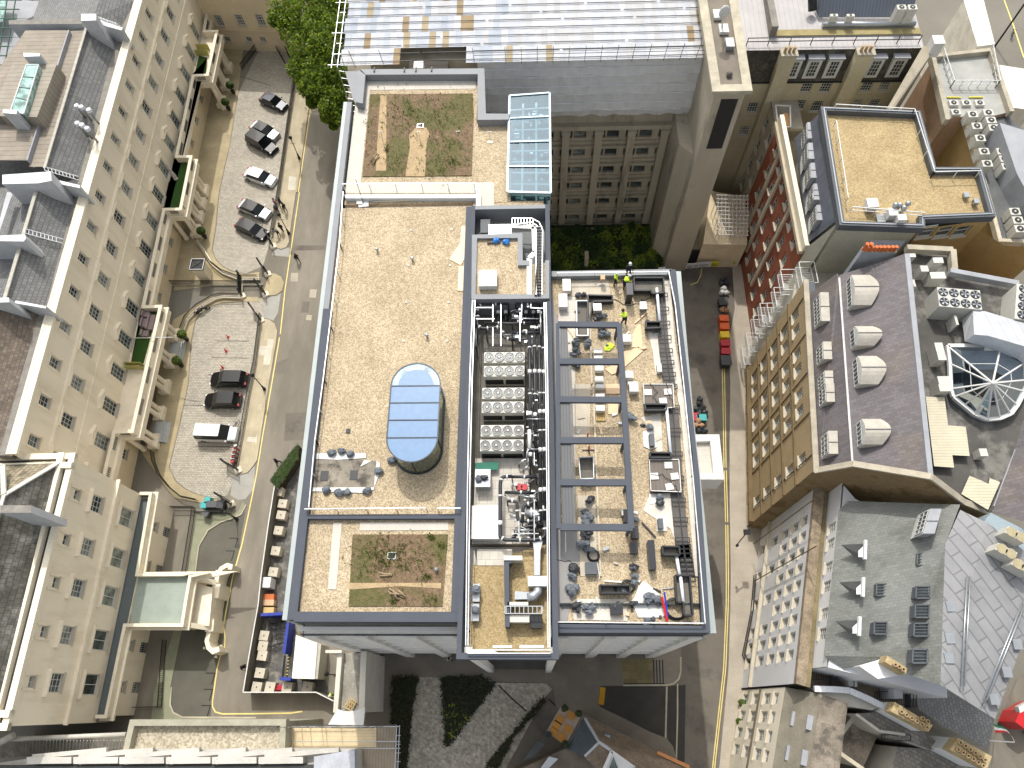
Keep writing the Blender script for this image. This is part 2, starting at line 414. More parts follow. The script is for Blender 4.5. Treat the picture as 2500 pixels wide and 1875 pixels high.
slab('pavement',MATS['york'],.05,('00',2211,300),('00',2100,420),('00',2055,800),('00',1985,1240),('00',1890,1659),('01',1862,300),('01',1828,500),('01',1862,586),('01',1925,648),('01',1996,684),('01',2116,710),('11',30,690),('11',20,760),('01',1500,850),('01',1480,300),('00',1600,1600),('00',1750,900),('00',1800,300))
slab('pavement',MATS['york'],.05,('01',1500,1100),('01',1830,905),('11',20,905),('11',20,945),('01',2096,945),('01',1915,953),('01',1822,984),('01',1732,1045),('01',1682,1118),('01',1647,1300),('01',1622,1659),('02',1552,330),('02',1457,720),('02',1512,838),('02',1596,908),('02',1696,953),('02',1846,993),('02',1900,1000),('02',1800,1040),('02',1500,980),('02',1230,600),('02',1350,200),('01',1350,1500))
slab('pavement',mat('drive_edge',(140,142,118),.9,.14,.8,.1,9),.1,('02',1690,1110),('02',2050,1110),('02',2100,1010),('02',2120,1060),('02',2080,1130),('02',1900,1190),('02',1790,1260),('02',1710,1400),('02',1670,1659),('03',1600,300),('03',1470,960),('03',1465,1120),('03',1500,1180),('03',1570,1215),('03',2211,1235),('03',2211,1300),('03',1300,1300),('03',1330,1000),('03',1560,300),('02',1610,1659))
sheet('road',MATS['court_asphalt'],.006,('02',2085,1130),('02',1905,1190),('02',1795,1260),('02',1715,1400),('02',1675,1659),('03',1605,300),('03',1475,960),('03',1470,1120),('03',1505,1180),('03',1575,1212),('03',1820,1218),('03',1850,900),('03',1960,400),('02',2050,1500),('02',2120,1100))
def stripe(name,pts,w,m,z=.012,label=None,cat=None):
 b=MB(m);V=[Vector(W(c,x,y,z))for c,x,y in pts]
 L,Rr=[],[]
 for i,p in enumerate(V):
  d=(V[min(i+1,len(V)-1)]-V[max(i-1,0)]).normalized();n=Vector((-d.y,d.x,0))*w/2
  L.append(p+n);Rr.append(p-n)
 for i in range(len(V)-1):b.face([L[i],L[i+1],Rr[i+1],Rr[i]])
 o=struct(b,name,label);return o
stripe('road_marking',[('10',560,-800),('10',520,400),('10',480,870),('10',365,1659),('11',375,0),('11',250,850),('11',210,1225)],.13,MATS['paint_yellow'])
stripe('road_marking',[('11',203,1255),('11',135,1659),('12',62,420),('12',0,800),('02',2150,1100),('02',2090,1380),('02',2011,1659),('03',1960,260),('03',1930,430),('03',1942,530),('03',1938,620),('03',1900,700),('03',1875,800),('03',1835,1080),('03',1835,1130),('03',1860,1175),('03',1920,1192),('03',2211,1190),('13',300,1185),('13',400,1170)],.13,MATS['paint_yellow'])
stripe('kerb',[('02',2125,1040),('02',2080,1125),('02',2000,1160),('02',1905,1190),('02',1795,1260),('02',1715,1400),('02',1680,1659)],.15,MATS['kerb'],.11)
stripe('kerb',[('03',1480,960),('03',1468,1110),('03',1495,1180),('03',1575,1220),('03',2211,1225)],.15,MATS['kerb'],.11)
for c,x,y in (('02',2020,1330),('02',1990,1440),('03',1800,980),('03',1780,1120),('03',1820,840)):
 b=MB(MATS['iron']);q=W(c,x,y,.014)
 b.prism([(q[0]-.5,q[1]+.05),(q[0]+.5,q[1]+.05),(q[0]+.5,q[1]-.05),(q[0]-.5,q[1]-.05)],.007,.016);b.prism([(q[0]+.38,q[1]-.05),(q[0]+.5,q[1]-.05),(q[0]+.35,q[1]-1.1),(q[0]+.24,q[1]-1.1)],.007,.016)
 struct(b,'road_marking')
for pts in ([('01',1860,1285),('01',2150,1288)],[('01',1830,1430),('01',2140,1434)],[('01',1800,1578),('01',1900,1580)],[('02',1585,180),('02',1760,184)],[('02',1690,535),('02',1990,540)],[('00',2050,650),('10',130,740)]):
 stripe('road_marking',pts,.1,mat('setts_dark',(84,80,72)),.009)
slab('pavement',mat('pave_pink',(176,166,150),.85,.12,.35,.08,9,brick=(.9,.6,.01),plane='XY',mortar=.88,bvar=.04),.1,('21',1900,600),('21',1925,1000),('21',1880,1250),('21',1880,1500),('21',1886,1659),('22',1880,500),('22',1880,1000),('22',1890,1659),('23',1885,300),('23',1870,800),('23',1790,1659),('23',1740,1900),('33',200,2000),('33',200,600),('32',100,1300),('32',100,100),('31',100,1500),('21',2211,700))
sheet('road',MATS['asphalt_lane'],.0,('21',1430,500),('21',2000,500),('21',1925,1000),('22',1885,0),('22',1885,1659),('23',1870,800),('23',1740,1900),('13',900,1900),('13',1000,500),('23',300,500),('22',1400,0))
for dx in (-7,11):
 stripe('road_marking',[('21',1822+dx,1500),('21',1826+dx,1659),('22',1832+dx,300),('22',1838+dx,720)],.1,MATS['paint_yellow'])
 stripe('road_marking',[('22',1840+dx,745),('22',1852+dx,1190)],.1,MATS['paint_yellow'])
 stripe('road_marking',[('22',1853+dx,1215),('22',1858+dx,1659),('23',1857+dx,250),('23',1835+dx,800),('23',1790+dx,1200),('23',1745+dx,1600),('23',1735+dx,1720)],.1,MATS['paint_yellow'])
stripe('road_marking',[('21',1640,660),('21',1630,720),('21',1600,780),('21',1540,800)],.1,MATS['paint_yellow'])
slab('pavement',mat('entrance_stone',(124,117,105),.85,.14,.4,.08,8,brick=(.9,.45,.01),plane='XY',mortar=.9,bvar=.04),.12,('13',850,560),('23',1460,560),('23',1458,830),('23',1440,890),('23',1400,930),('23',1340,943),('23',760,950),('23',745,1110),('23',760,1130),('23',1200,1350),('23',1330,1400),('23',1390,1470),('23',1425,1590),('23',1400,1700),('23',600,1300),('23',380,1130),('23',355,970),('23',300,925),('13',2080,915),('13',1900,875),('13',1190,875),('13',1180,1290),('13',940,1290),('13',940,700))
sheet('plaza',mat('plaza_setts',(166,158,144),.88,.2,.9,.22,3.2,brick=(.3,.2,.01),plane='XY',ang=-.6,mortar=.8,bvar=.25),.05,('13',1200,860),('23',290,925),('23',352,975),('23',270,1065),('13',2160,1659),('13',1900,2000),('13',1000,2000))
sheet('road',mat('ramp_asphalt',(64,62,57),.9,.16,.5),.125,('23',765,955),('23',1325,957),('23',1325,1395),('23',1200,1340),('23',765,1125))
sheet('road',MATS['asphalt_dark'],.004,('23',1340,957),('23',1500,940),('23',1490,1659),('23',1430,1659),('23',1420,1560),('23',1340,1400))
stripe('kerb',[('23',1338,955),('23',1326,1400)],.16,MATS['kerb'],.13)
stripe('kerb',[('23',1458,700),('23',1458,830),('23',1440,890),('23',1400,930),('23',1345,943),('23',960,945)],.16,MATS['kerb'],.13)
stripe('kerb',[('23',1430,930),('23',1430,1200),('23',1420,1580)],.14,MATS['kerb'],.02)
stripe('road_marking',[('23',785,962),('23',770,1112)],.55,mat('ochre_paint',(190,140,40)),.135)
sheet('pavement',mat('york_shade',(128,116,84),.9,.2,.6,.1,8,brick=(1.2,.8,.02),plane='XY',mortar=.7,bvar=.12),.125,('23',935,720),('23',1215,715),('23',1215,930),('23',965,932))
b=MB(MATS['iron'])
for i in range(4):
 x=1222+i*26;b.bar(W('23',x,725,.135),W('23',x+6,928,.135),.12,.02)
b.path([W('23',965,932,.14),W('23',1318,930,.14)],.1,.02);struct(b,'pavement')
def leafy(name,pts,z,n,size,mats,label,h=.35,soil=(52,44,34),spread=1.0):
 poly=XY([W(c,x,y,0)for c,x,y in pts]);b=MB(mat('soil',soil,.95,.3,1.5,.2,9));b.prism(poly,.0,z)
 xs=[p[0]for p in poly];ys=[p[1]for p in poly];k=0;rnd=random.Random(n)
 def inside(x,y):
  r=False;j=len(poly)-1
  for i in range(len(poly)):
   if (poly[i][1]>y)!=(poly[j][1]>y)and x<(poly[j][0]-poly[i][0])*(y-poly[i][1])/(poly[j][1]-poly[i][1])+poly[i][0]:r=not r
   j=i
  return r
 while k<n:
  x,y=rnd.uniform(min(xs),max(xs)),rnd.uniform(min(ys),max(ys))
  if not inside(x,y):continue
  k+=1;mm=rnd.choice(mats);s=size*rnd.uniform(.6,1.3);zz=z+rnd.uniform(.02,h)
  for q in range(3):
   a=rnd.uniform(0,6.28);t=rnd.uniform(.1,.8)
   dx,dy=math.cos(a)*s,math.sin(a)*s;ox,oy=rnd.uniform(-s,s),rnd.uniform(-s,s)
   b.face([(x+ox,y+oy,zz),(x+ox+dx*.5-dy*.35,y+oy+dy*.5+dx*.35,zz+t*s*.6),(x+ox+dx,y+oy+dy,zz+t*s*.4),(x+ox+dx*.5+dy*.35,y+oy+dy*.5-dx*.35,zz+t*s*.2)],mm)
 o=b.build(name);tag(o,label,'planting',None,'stuff');return o
def leafm(name,c,tr=.35):
 if name in MATS:return MATS[name]
 m=bpy.data.materials.new(name);nt,b=nodes(m);vec=coords(nt)
 n=ramp(nt,noise(nt,vec,2.2,3),.3,.7);base=col(*c)
 nt.links.new(mixc(nt,n,mixc(nt,1.0,base,(.6,.62,.6,1),'MULTIPLY'),mixc(nt,1.0,base,(1.25,1.2,1.1,1),'MULTIPLY')),b.inputs['Base Color'])
 b.inputs['Roughness'].default_value=.6
 ts=nt.nodes.new('ShaderNodeBsdfTranslucent');ts.inputs[0].default_value=col(c[0]*1.15,c[1]*1.15,c[2]*.8)
 ms=nt.nodes.new('ShaderNodeMixShader');ms.inputs[0].default_value=tr
 nt.links.new(b.outputs[0],ms.inputs[1]);nt.links.new(ts.outputs[0],ms.inputs[2]);nt.links.new(ms.outputs[0],nt.nodes['Material Output'].inputs[0])
 MATS[name]=m;return m
LF=[leafm('leaf_mid',(84,108,34)),leafm('leaf_dark',(50,74,28)),leafm('leaf_light',(126,142,42))]
LD=[leafm('leaf_bed',(52,66,34)),leafm('leaf_bed_dark',(36,50,28)),leafm('leaf_bed_brown',(74,66,40))]
LY=[leafm('leaf_yellow',(150,160,50)),LD[0],LD[0]]
leafy('plant_bed',[('13',1190,878),('13',1395,878),('13',1380,1000),('13',1355,1100),('13',1300,1659),('13',1200,1700),('13',1180,1300)],.12,1500,.2,LD,'dark green planted strip left of the sett plaza',.6)
leafy('plant_bed',[('13',1605,880),('13',1960,878),('13',2060,935),('13',1650,1480)],.12,1900,.2,LD+[LD[1]],'triangular bed of dark ground cover pointing down the plaza',.4)
leafy('plant_bed',[('13',1620,1080),('13',1700,1090),('13',1860,1200),('13',1700,1395),('13',1652,1380)],.13,170,.2,LY,'patch of yellow green plants in the triangular bed',.45)
leafy('plant_bed',[('23',262,1062),('23',285,1075),('23',0,1400),('13',2080,1659),('13',1990,1640)],.12,600,.18,LD,'narrow dark hedge strip along the lower right plaza path',.5)
b=MB(MATS['iron'])
b.bar(W('13',2095,945,.06),W('13',2211,1060,.06),.14,.02);b.bar(W('23',0,1060,.06),W('23',125,1170,.06),.14,.02)
b.bar(W('13',2030,915,.06),W('23',300,922,.06),.12,.02);b.bar(W('23',318,1065,.06),W('23',385,1128,.06),.14,.04);struct(b,'plaza')
ZC=19.6
A=W('00',1220,0,ZC);A2=W('00',780,1430,ZC);B2=W('02',130,600,ZC)
def extend(a,b,t):return (a[0]+(b[0]-a[0])*t,a[1]+(b[1]-a[1])*t,a[2])
top0=extend(B2,A,1.25);FC=Face(B2,top0)
TW=FC.off(-.35);LT=TW.L
terr=thing('stucco_terrace','long cream stucco terrace with three columned porticos beside the left street','terrace',TW.p(20,0,0))
wb=MB(MATS['stucco'])
wins=[]
att=[TW.px('00',1205,305)[0],TW.px('00',1150,510)[0]]
sp=4.06
s_ref=TW.px('02',270,480)[0]
sA=TW.px('00',1093,710)[0]
n_=round((sA-s_ref)/4.1);sp=(sA-s_ref)/n_
for i in range(0,22):
 s=s_ref+sp*i
 if s>LT-1:break
 wins.append(dict(s=s,z=16.5,w=1.1,h=1.45,nx=2,nz=3,hood='surround',name='window'))
s2=TW.px('00',1110,1330)[0];s2b=TW.px('02',545,290)[0];n2=round((s2-s2b)/sp);sp2=(s2-s2b)/n2
for i in range(-1,22):
 s=s2b+sp2*i
 if.5<s<LT-1:wins.append(dict(s=s,z=12.3,w=1.45,h=2.3,nx=3,nz=4,hood='flat'))
for i in range(-1,22):
 s=s2b+sp2*i
 if.5<s<LT-1:wins.append(dict(s=s,z=5.5,w=1.6,h=3.3,nx=3,nz=5,hood='pediment'))
facade(terr,wb,TW,0,LT,5.2,ZC-.5,wins,bar=.045)
GW=[]
wb.build('wall',terr)
gb=MB(MATS['stucco_rust']);TG=TW.off(.25)
gw=[]
for i in range(0,21):
 s=s2b+sp2*i
 gw.append(dict(s=s,z=2.2,w=1.2,h=2.1,nx=3,nz=4));gw.append(dict(s=s,z=-1.6,w=1.0,h=1.3,nx=2,nz=2,style='n'))
facade(terr,gb,TG,0,LT,-3,5.22,gw,bar=.045)
gb.build('ground_storey',terr)
c=MB(MATS['stucco_top'])
c.fbox(TW,0,LT,0,.35,ZC-.5,ZC-.3,MATS['stucco']);c.fbox(TW,0,LT,-.25,.45,ZC-.3,ZC,None)
c.fbox(TW,0,LT,-.5,-.25,ZC-.6,ZC+.05,None);c.build('cornice',terr)
c=MB(MATS['stucco']);c.fbox(TW,0,LT,0,.3,14.9,15.15);c.fbox(TW,0,LT,0,.16,14.7,14.9);c.fbox(TW,0,LT,0,.1,10.7,10.95);c.build('string_course',terr)
ZP=6.35;ZB=5.35
par=[('00',1900,-600),('00',1760,268),('00',1872,266),('00',1790,645),('00',1668,650),('00',1522,1352),('00',1648,1350),('01',1558,145),('01',1415,147),('01',1235,990),('01',1385,985),('02',1140,405),('02',985,410),('02',880,860)]
pw=[W(c_,x,y,ZP)for c_,x,y in par]
inner=[TW.p(TW.px(*q)[0],0,ZB)for q in ()]
sN=float((np.array(pw[0][:2])-TW.a)@TW.d);sS=float((np.array(pw[-1][:2])-TW.a)@TW.d)
poly=[TW.p(sS,-.05,0)[:2]]+[TW.p(sN,-.05,0)[:2]]+XY(pw)
b=MB(MATS['lead_dark']);b.prism(poly,ZB-.3,ZB,MATS['stucco']);b.build('balcony_roof',terr)
b=MB(MATS['astro'])
def sof(cr,x,y,z=ZP):
 q=W(cr,x,y,z);return float((np.array(q[:2])-TW.a)@TW.d)
def oof(cr,x,y,z=ZP):
 q=W(cr,x,y,z);return float((np.array(q[:2])-TW.a)@TW.n)
sg0=sof('02',1000,0,ZB);g1=sof('00',1700,480,ZB)
ptsg=[TW.p(sof('01',1150,1500,ZB),.3,0)[:2],TW.p(g1,.3,0)[:2]]+XY([W('00',1790,500,ZB)]+[W(c_,x-12,y,ZB)for c_,x,y in par[3:11]]+[W('01',1235,1500,ZB)])
b.prism(ptsg,ZB+.005,ZB+.03);b.build('roof_grass',terr)
def offset_poly(pts,o):
 """offset an open polyline sideways (left of travel negative)"""
 out=[];cl=(Vector(pts[0][:2])-Vector(pts[-1][:2])).length<1e-6 and len(pts)>3
 for i in range(len(pts)):
  p=Vector(pts[i][:2]);ns=[]
  if cl and i==0:d=(p-Vector(pts[-2][:2])).normalized();ns.append(Vector((d.y,-d.x)))
  if i>0:d=(p-Vector(pts[i-1][:2])).normalized();ns.append(Vector((d.y,-d.x)))
  if i<len(pts)-1:d=(Vector(pts[i+1][:2])-p).normalized();ns.append(Vector((d.y,-d.x)))
  if cl and i==len(pts)-1:d=(Vector(pts[1][:2])-p).normalized();ns.append(Vector((d.y,-d.x)))
  if len(ns)==2:
   n=(ns[0]+ns[1]);n=n/max(1e-6,n.dot(ns[0]))if n.length>1e-3 else ns[0]
  else:n=ns[0]
  q=p+n*o;out.append((q.x,q.y))
 return out
def ribbon(mb,pts,o0,o1,z0,z1,m=None):
 a=offset_poly(pts,o0);b_=offset_poly(pts,o1)
 for i in range(len(a)-1):mb.prism([a[i],a[i+1],b_[i+1],b_[i]],z0,z1,m,None,True)
b=MB(MATS['stucco']);ribbon(b,pw,-.12,.14,ZB,ZP-.12);ribbon(b,pw,-.2,.2,ZP-.12,ZP,MATS['stucco_top'])
ribbon(b,pw,-.45,.1,ZB-.25,ZB-.02,MATS['stucco_top']);ribbon(b,pw,-.3,.1,ZB-1.1,ZB-.25)
for i in range(len(pw)-1):
 p,q=Vector(pw[i]),Vector(pw[i+1]);L_=(q-p).length;k=int(L_/.22)
 d=(q-p).normalized();n=Vector((d.y,-d.x,0))
 for j in range(k):
  if (j//9)%2==0 and 1<j<k-2:
   r=p+d*(j+.5)*.22;b.box((r.x-n.x*.13,r.y-n.y*.13,ZB+.25),(.1,.1,.55),0,MATS['lead_dark'])
b.build('parapet',terr)
def columns(y0,y1,n,xo,z0=.95,z1=4.25,gap=.8):
 for i in range(n):
  s=y0+(y1-y0)*i/(n-1)
  pd=MB(MATS['stucco']);q=TW.p(s,xo,0);pd.box((q[0],q[1],0),(1.15,gap+1.0,.8),TW.ang-math.pi/2);pd.box((q[0],q[1],.8),(.95,gap+.8,.15),TW.ang-math.pi/2);pd.build('pedestal',terr)
  for dd in (-gap/2,gap/2):
   q=TW.p(s+dd,xo,0);m_=MB(MATS['stucco']);m_.lathe((q[0],q[1],z0),[(.36,0),(.36,.1),(.29,.15),(.3,.5),(.25,z1-z0-.25),(.34,z1-z0-.15),(.36,z1-z0)],14);m_.build('column',terr)
oP=oof('00',1790,645)-.45
S_=lambda cr,x,y:sof(cr,x,y)
columns(S_('00',1800,645)+.9,S_('00',1872,266)-.9,3,oP)
columns(S_('01',1558,145)+.9,S_('00',1648,1350)-.9,4,oP-.05)
columns(S_('02',1140,405)+.9,S_('01',1385,985)-.9,5,oP-.1)
for cr,x,y in (('00',1800,660),('01',1440,165),('02',1020,425)):
 q=W(cr,x,y,ZP);s=float((np.array(q[:2])-TW.a)@TW.d)+.3;o_=float((np.array(q[:2])-TW.a)@TW.n)
 q=TW.p(s,max(.9,o_-.4),0);m_=MB(MATS['stucco']);m_.lathe((q[0],q[1],0),[(.36,0),(.36,.2),(.3,.3),(.26,3.95),(.36,4.25)],12);m_.build('column',terr)
for cr,x,y in (('01',1545,1380),('02',1410,420)):
 q=W(cr,x,y,0);b=MB(mat('step_stone',(176,178,174),.8,.06))
 for k in range(4):b.box((q[0]-.3+k*.0,q[1],.0),(2.2-k*.4,2.6,.14+.13*k),0)
 b.build('steps',terr)
def roofpoly(root,name,m,pts):b=MB(m);b.face(pts);return b.build(name,root)
gut=MB(mat('gutter_stone',(132,128,120),.9,.2,1.2,.15,8));gut.fbox(TW,0,LT,-1.8,-.5,ZC-2,ZC-.35);gut.build('gutter',terr)
def Wt(cr,x,y,z):return W(cr,x,y,z)
slate_d=TW.p(0,-1.8,0)
def slope(name,m,e0,e1,r0,r1,ze,zr):
 b=MB(m);b.face([W(*e0,ze),W(*e1,ze),W(*r1,zr),W(*r0,zr)]);b.build(name,terr)
slope('slate_roof',MATS['slate'],('00',1010,330),('00',690,1540),('00',740,240),('00',380,1450),19.2,21.9)
slope('slate_roof',MATS['slate'],('00',690,1540),('01',400,1000),('01',330,-20),('01',30,930),19.2,21.9)
slope('slate_roof',MATS['slate'],('00',1180,0),('00',1040,260),('00',860,0),('00',800,150),19.2,21.5)
slope('slate_roof',MATS['slate_brown'],('01',385,1040),('02',40,600),('01',0,980),('01',-320,1659),19.0,21.7)
slope('slate_roof',MATS['slate_brown'],('01',0,980),('01',-320,1659),('01',-300,980),('01',-600,1659),21.7,18.5)
b=MB(MATS['lead_brown']);b.face(WL(21.7,('00',740,250),('00',395,1440),('00',250,1440),('00',600,270)));b.face(WL(22.2,('00',600,262),('00',240,1385),('00',-700,1380),('00',-300,1000),('00',220,262)));b.build('lead_roof',terr)
b=MB(MATS['lead']);b.prism(XY(WL(22.2,('00',600,262),('00',240,1385),('00',228,1385),('00',590,262))),21,22.25);b.build('lead_upstand',terr)
b=MB(mat('lead_streak',(152,144,130),.75,.12,.8,.05,8,lines=[(1,.62,.07,.6)]));q=WL(23.4,('00',110,545),('00',490,555),('00',320,1010),('00',-90,1000));b.prism(XY(q),21.5,23.4);b.build('roof_lantern_deck',terr)
lan=MB(glassm('lantern_glass',(138,172,162),.15));q=WL(24,('00',230,560),('00',335,560),('00',205,985),('00',95,950));lan.prism(XY(q),23.3,24)
lan.path([(p[0],p[1],24.02)for p in q],.1,.1,MATS['chalk'],True)
for t in (.27,.5,.73):lan.bar(Vector(q[0])*(1-t)+Vector(q[3])*t,Vector(q[1])*(1-t)+Vector(q[2])*t,.08,.1,MATS['lead_dark'])
lan.build('roof_lantern',terr)
def pwall(pts,z0,z1,mt='chalk',side='chalk_grey_shade',name='party_wall',par=None):
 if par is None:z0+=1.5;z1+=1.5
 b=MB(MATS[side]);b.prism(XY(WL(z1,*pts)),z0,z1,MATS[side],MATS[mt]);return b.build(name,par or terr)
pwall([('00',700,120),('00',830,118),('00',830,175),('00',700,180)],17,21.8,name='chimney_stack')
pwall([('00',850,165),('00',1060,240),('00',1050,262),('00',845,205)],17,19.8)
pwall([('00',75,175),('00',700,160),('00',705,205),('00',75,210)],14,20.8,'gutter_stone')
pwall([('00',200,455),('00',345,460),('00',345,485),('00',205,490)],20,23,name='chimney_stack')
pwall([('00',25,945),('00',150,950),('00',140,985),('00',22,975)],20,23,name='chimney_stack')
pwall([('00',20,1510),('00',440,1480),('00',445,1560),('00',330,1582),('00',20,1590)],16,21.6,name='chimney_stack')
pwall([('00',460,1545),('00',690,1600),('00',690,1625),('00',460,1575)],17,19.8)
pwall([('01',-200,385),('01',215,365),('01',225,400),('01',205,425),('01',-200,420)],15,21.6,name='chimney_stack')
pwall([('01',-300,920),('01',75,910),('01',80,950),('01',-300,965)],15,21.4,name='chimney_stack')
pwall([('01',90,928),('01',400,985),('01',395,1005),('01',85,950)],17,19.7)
b=MB(mat('ridge',(176,172,160),.8,.15,2));b.bar(W('00',745,240,22),W('00',385,1450,22),.3,.12);b.bar(W('01',310,0,22),W('01',40,920,22),.35,.12);b.build('ridge',terr)
b=MB(MATS['chalk'])
for (a0,a1)in ((W('00',385,1455,22.1),W('00',680,1540,19.5)),(W('01',215,335,22.1),W('01',545,425,19.5)),(W('00',850,150,22.1),W('00',1030,215,20.1))):
 a0=Vector(a0);a1=Vector(a1);d=(a1-a0).normalized();n=Vector((-d.y,d.x,0)).normalized()*.28;L_=(a1-a0).length
 b.bar(a0+n,a1+n,.06);b.bar(a0-n,a1-n,.06)
 for k in range(int(L_/.35)):b.bar(a0+d*k*.35+n,a0+d*k*.35-n,.05)
b.build('roof_ladder',terr)
b=MB(MATS['chalk_grey_shade']);b.prism(XY(WL(14,('00',75,210),('00',480,0),('00',-500,-100),('00',-600,1100),('00',-90,1000),('00',220,262))),0,13.5,None,MATS['lead']);b.build('rear_wing',terr)
b=MB(MATS['lead']);b.prism(XY(WL(20.3,('01',330,-60),('01',30,930),('01',-900,930),('01',-700,-60))),10,19.9,MATS['chalk_grey_shade'],MATS['slate']);b.build('rear_wing',terr)
b=MB(MATS['chalk_grey_shade']);b.face(WL(21.2,('01',120,0),('01',90,60),('01',-40,450),('01',-60,450),('01',60,0)));b.build('parapet_flashing',terr)
b=MB(MATS['stucco']);b.prism([TW.p(0,-.5,0)[:2],TW.p(LT,-.5,0)[:2],TW.p(LT,-14,0)[:2],TW.p(0,-14,0)[:2]],0,18.2,None,MATS['slate']);b.build('wall',terr)
for cr,pts in (('00',[(655,905),(695,915),(760,940)]),('00',[(660,1055),(700,1070),(745,1100)])):
 for x,y in pts:
  q=W(cr,x,y,21.8);t=thing('chimney_cowl','white topped metal flue cowl on the left slate roof','flue cowl',(q[0],q[1],19.6),'metal flue cowls on the left slate roof')
  b=MB(plain('zinc',(150,152,150),.4,.6));b.cyl((q[0],q[1],19.6),.14,1.9,10);b.build('flue',t)
  b=MB(MATS['chalk']);b.lathe((q[0],q[1],21.4),[(.28,0),(.3,.12),(.26,.35),(.1,.42)],12);b.build('cowl',t)
gf=thing('green_frame','tall green metal frame with glazed panels at the top left corner','frame',W('00',60,300,12));b=MB(plain('green_paint',(40,84,60),.5))
for i in range(7):b.bar(W('00',-300+i*75,-100,17),W('00',-330+i*62,560,15),.1)
for j in range(9):b.bar(W('00',-320,-80+j*80,16.2),W('00',210-j*22,-80+j*80,16.2),.1)
b.build('bars',gf);b=MB(MATS['lantern_glass']);b.face(WL(15.5,('00',-300,-100),('00',75,-60),('00',20,190),('00',-300,180)));b.build('glass',gf);b=MB(MATS['moss_roof']);b.prism(XY(WL(10,('00',-600,-200),('00',215,-100),('00',100,350),('00',-20,640),('00',-600,640))),0,10);b.build('deck',gf)
Z2=18.0
B0=W('03',60,1300,17.8);B1=W('02',640,620,17.8);FS=Face(B0,B1);LS=FS.L
pav=thing('stucco_pavilion','tall cream stucco end pavilion with low wing and porch at lower left','house',FS.p(LS/2,0,0))
wb=MB(MATS['stucco']);ws=[]
for s in (18.9,14.7,10.9,6.75,2.75):
 s+=.6
 ws.append(dict(s=s,z=15.45,w=.95,h=1.3,nx=2,nz=2,hood='surround'));ws.append(dict(s=s,z=11.5,w=1.6,h=2.2,nx=3,nz=4,hood='flat'));ws.append(dict(s=s,z=5.65,w=1.9,h=2.9,nx=2,nz=1,hood='flat',bar=.07))
F1=FS.off(-.2)
facade(pav,wb,F1,.0,LS-.15,4.8,Z2-.45,ws,rec=.22)
F_n=Face(F1.p(LS-.15,0,0),F1.p(LS-.15,-14,0));wall(wb,F_n,0,12,0,Z2-.45)
F_s=Face(F1.p(0,-14,0),F1.p(0,0,0));wall(wb,F_s,0,14,0,Z2-.45);wb.build('wall',pav)
b=MB(MATS['stucco'])
b.fbox(F1,-.1,LS-.05,0,.14,9.55,9.8);b.fbox(F1,-.1,LS+.05,0,.35,9.8,10.05);b.build('string_course',pav)
b=MB(MATS['stucco_top'])
q=[F1.p(LS+.25,.4,0),F1.p(LS+.25,-13,0),F1.p(-.3,-13,0),F1.p(-.3,.4,0)]
for i,(a_,c_)in enumerate(((0,3),(0,1),(3,2))):
 F_=Face(q[a_],q[c_]);sg=-1 if i in (0,1)else 1
 b.fbox(F_,0,F_.L,0,(-.55 if F_.n@(np.array(F1.p(LS/2,-6,0)[:2])-F_.a)<0 else.55),Z2-.45,Z2+i*.006)
 b.fbox(F_,0,F_.L,(-.95 if F_.n@(np.array(F1.p(LS/2,-6,0)[:2])-F_.a)<0 else.95),(-1.5 if F_.n@(np.array(F1.p(LS/2,-6,0)[:2])-F_.a)<0 else 1.5),Z2-.5,Z2+.2+i*.006)
b.build('cornice',pav)
b=MB(MATS['stucco']);b.prism([F1.p(.2,-.1,0)[:2],F1.p(LS-.2,-.1,0)[:2],F1.p(LS-.2,-12.6,0)[:2],F1.p(.2,-12.6,0)[:2]],Z2-2,Z2-.35,None,mat('valley',(70,72,70),.9));b.build('gutter',pav)
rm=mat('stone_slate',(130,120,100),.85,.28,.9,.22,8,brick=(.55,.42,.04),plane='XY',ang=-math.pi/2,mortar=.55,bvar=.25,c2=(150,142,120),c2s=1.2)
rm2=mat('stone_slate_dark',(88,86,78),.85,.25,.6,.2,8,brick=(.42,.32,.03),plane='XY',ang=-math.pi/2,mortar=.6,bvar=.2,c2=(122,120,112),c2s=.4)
def W3(*a):return W(*a)
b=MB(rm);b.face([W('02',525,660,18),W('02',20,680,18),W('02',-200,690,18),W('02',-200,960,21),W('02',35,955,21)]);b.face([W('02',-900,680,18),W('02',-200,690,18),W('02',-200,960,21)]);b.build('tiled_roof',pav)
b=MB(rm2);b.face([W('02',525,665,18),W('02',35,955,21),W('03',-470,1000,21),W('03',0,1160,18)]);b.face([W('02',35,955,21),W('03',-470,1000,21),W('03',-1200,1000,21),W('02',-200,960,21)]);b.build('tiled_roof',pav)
b=MB(mat('stone_hip',(196,194,186),.8));b.bar(W('02',520,668,18.1),W('02',35,958,21.1),.35,.15);b.bar(W('02',35,950,21.1),W('02',25,700,20.0),.4,.15);b.bar(W('02',35,958,21.1),W('03',-470,1000,21.1),.3,.1);b.build('ridge',pav)
pwall([('02',0,1045),('02',265,1045),('02',265,1110),('02',0,1110)],18,23,'gutter_stone',name='chimney_stack',par=pav)
FL=Face(W('03',930,1210,5.4),W('02',1330,945,5.4));LL=FL.L
wb=MB(MATS['stucco']);FLi=FL.off(-.25);ws=[]
for s in (18.7,14.5,6.5,2.6):ws+=[dict(s=s,z=2.9,w=1.05,h=1.7,nx=2,nz=2),dict(s=s,z=-.4,w=1.05,h=1.8,nx=5,nz=3,bar=.03,style='n')]
for s in (19.6,16.0):ws.append(dict(s=s,z=-2.6,w=1.0,h=1.2,nx=2,nz=2,style='n'))
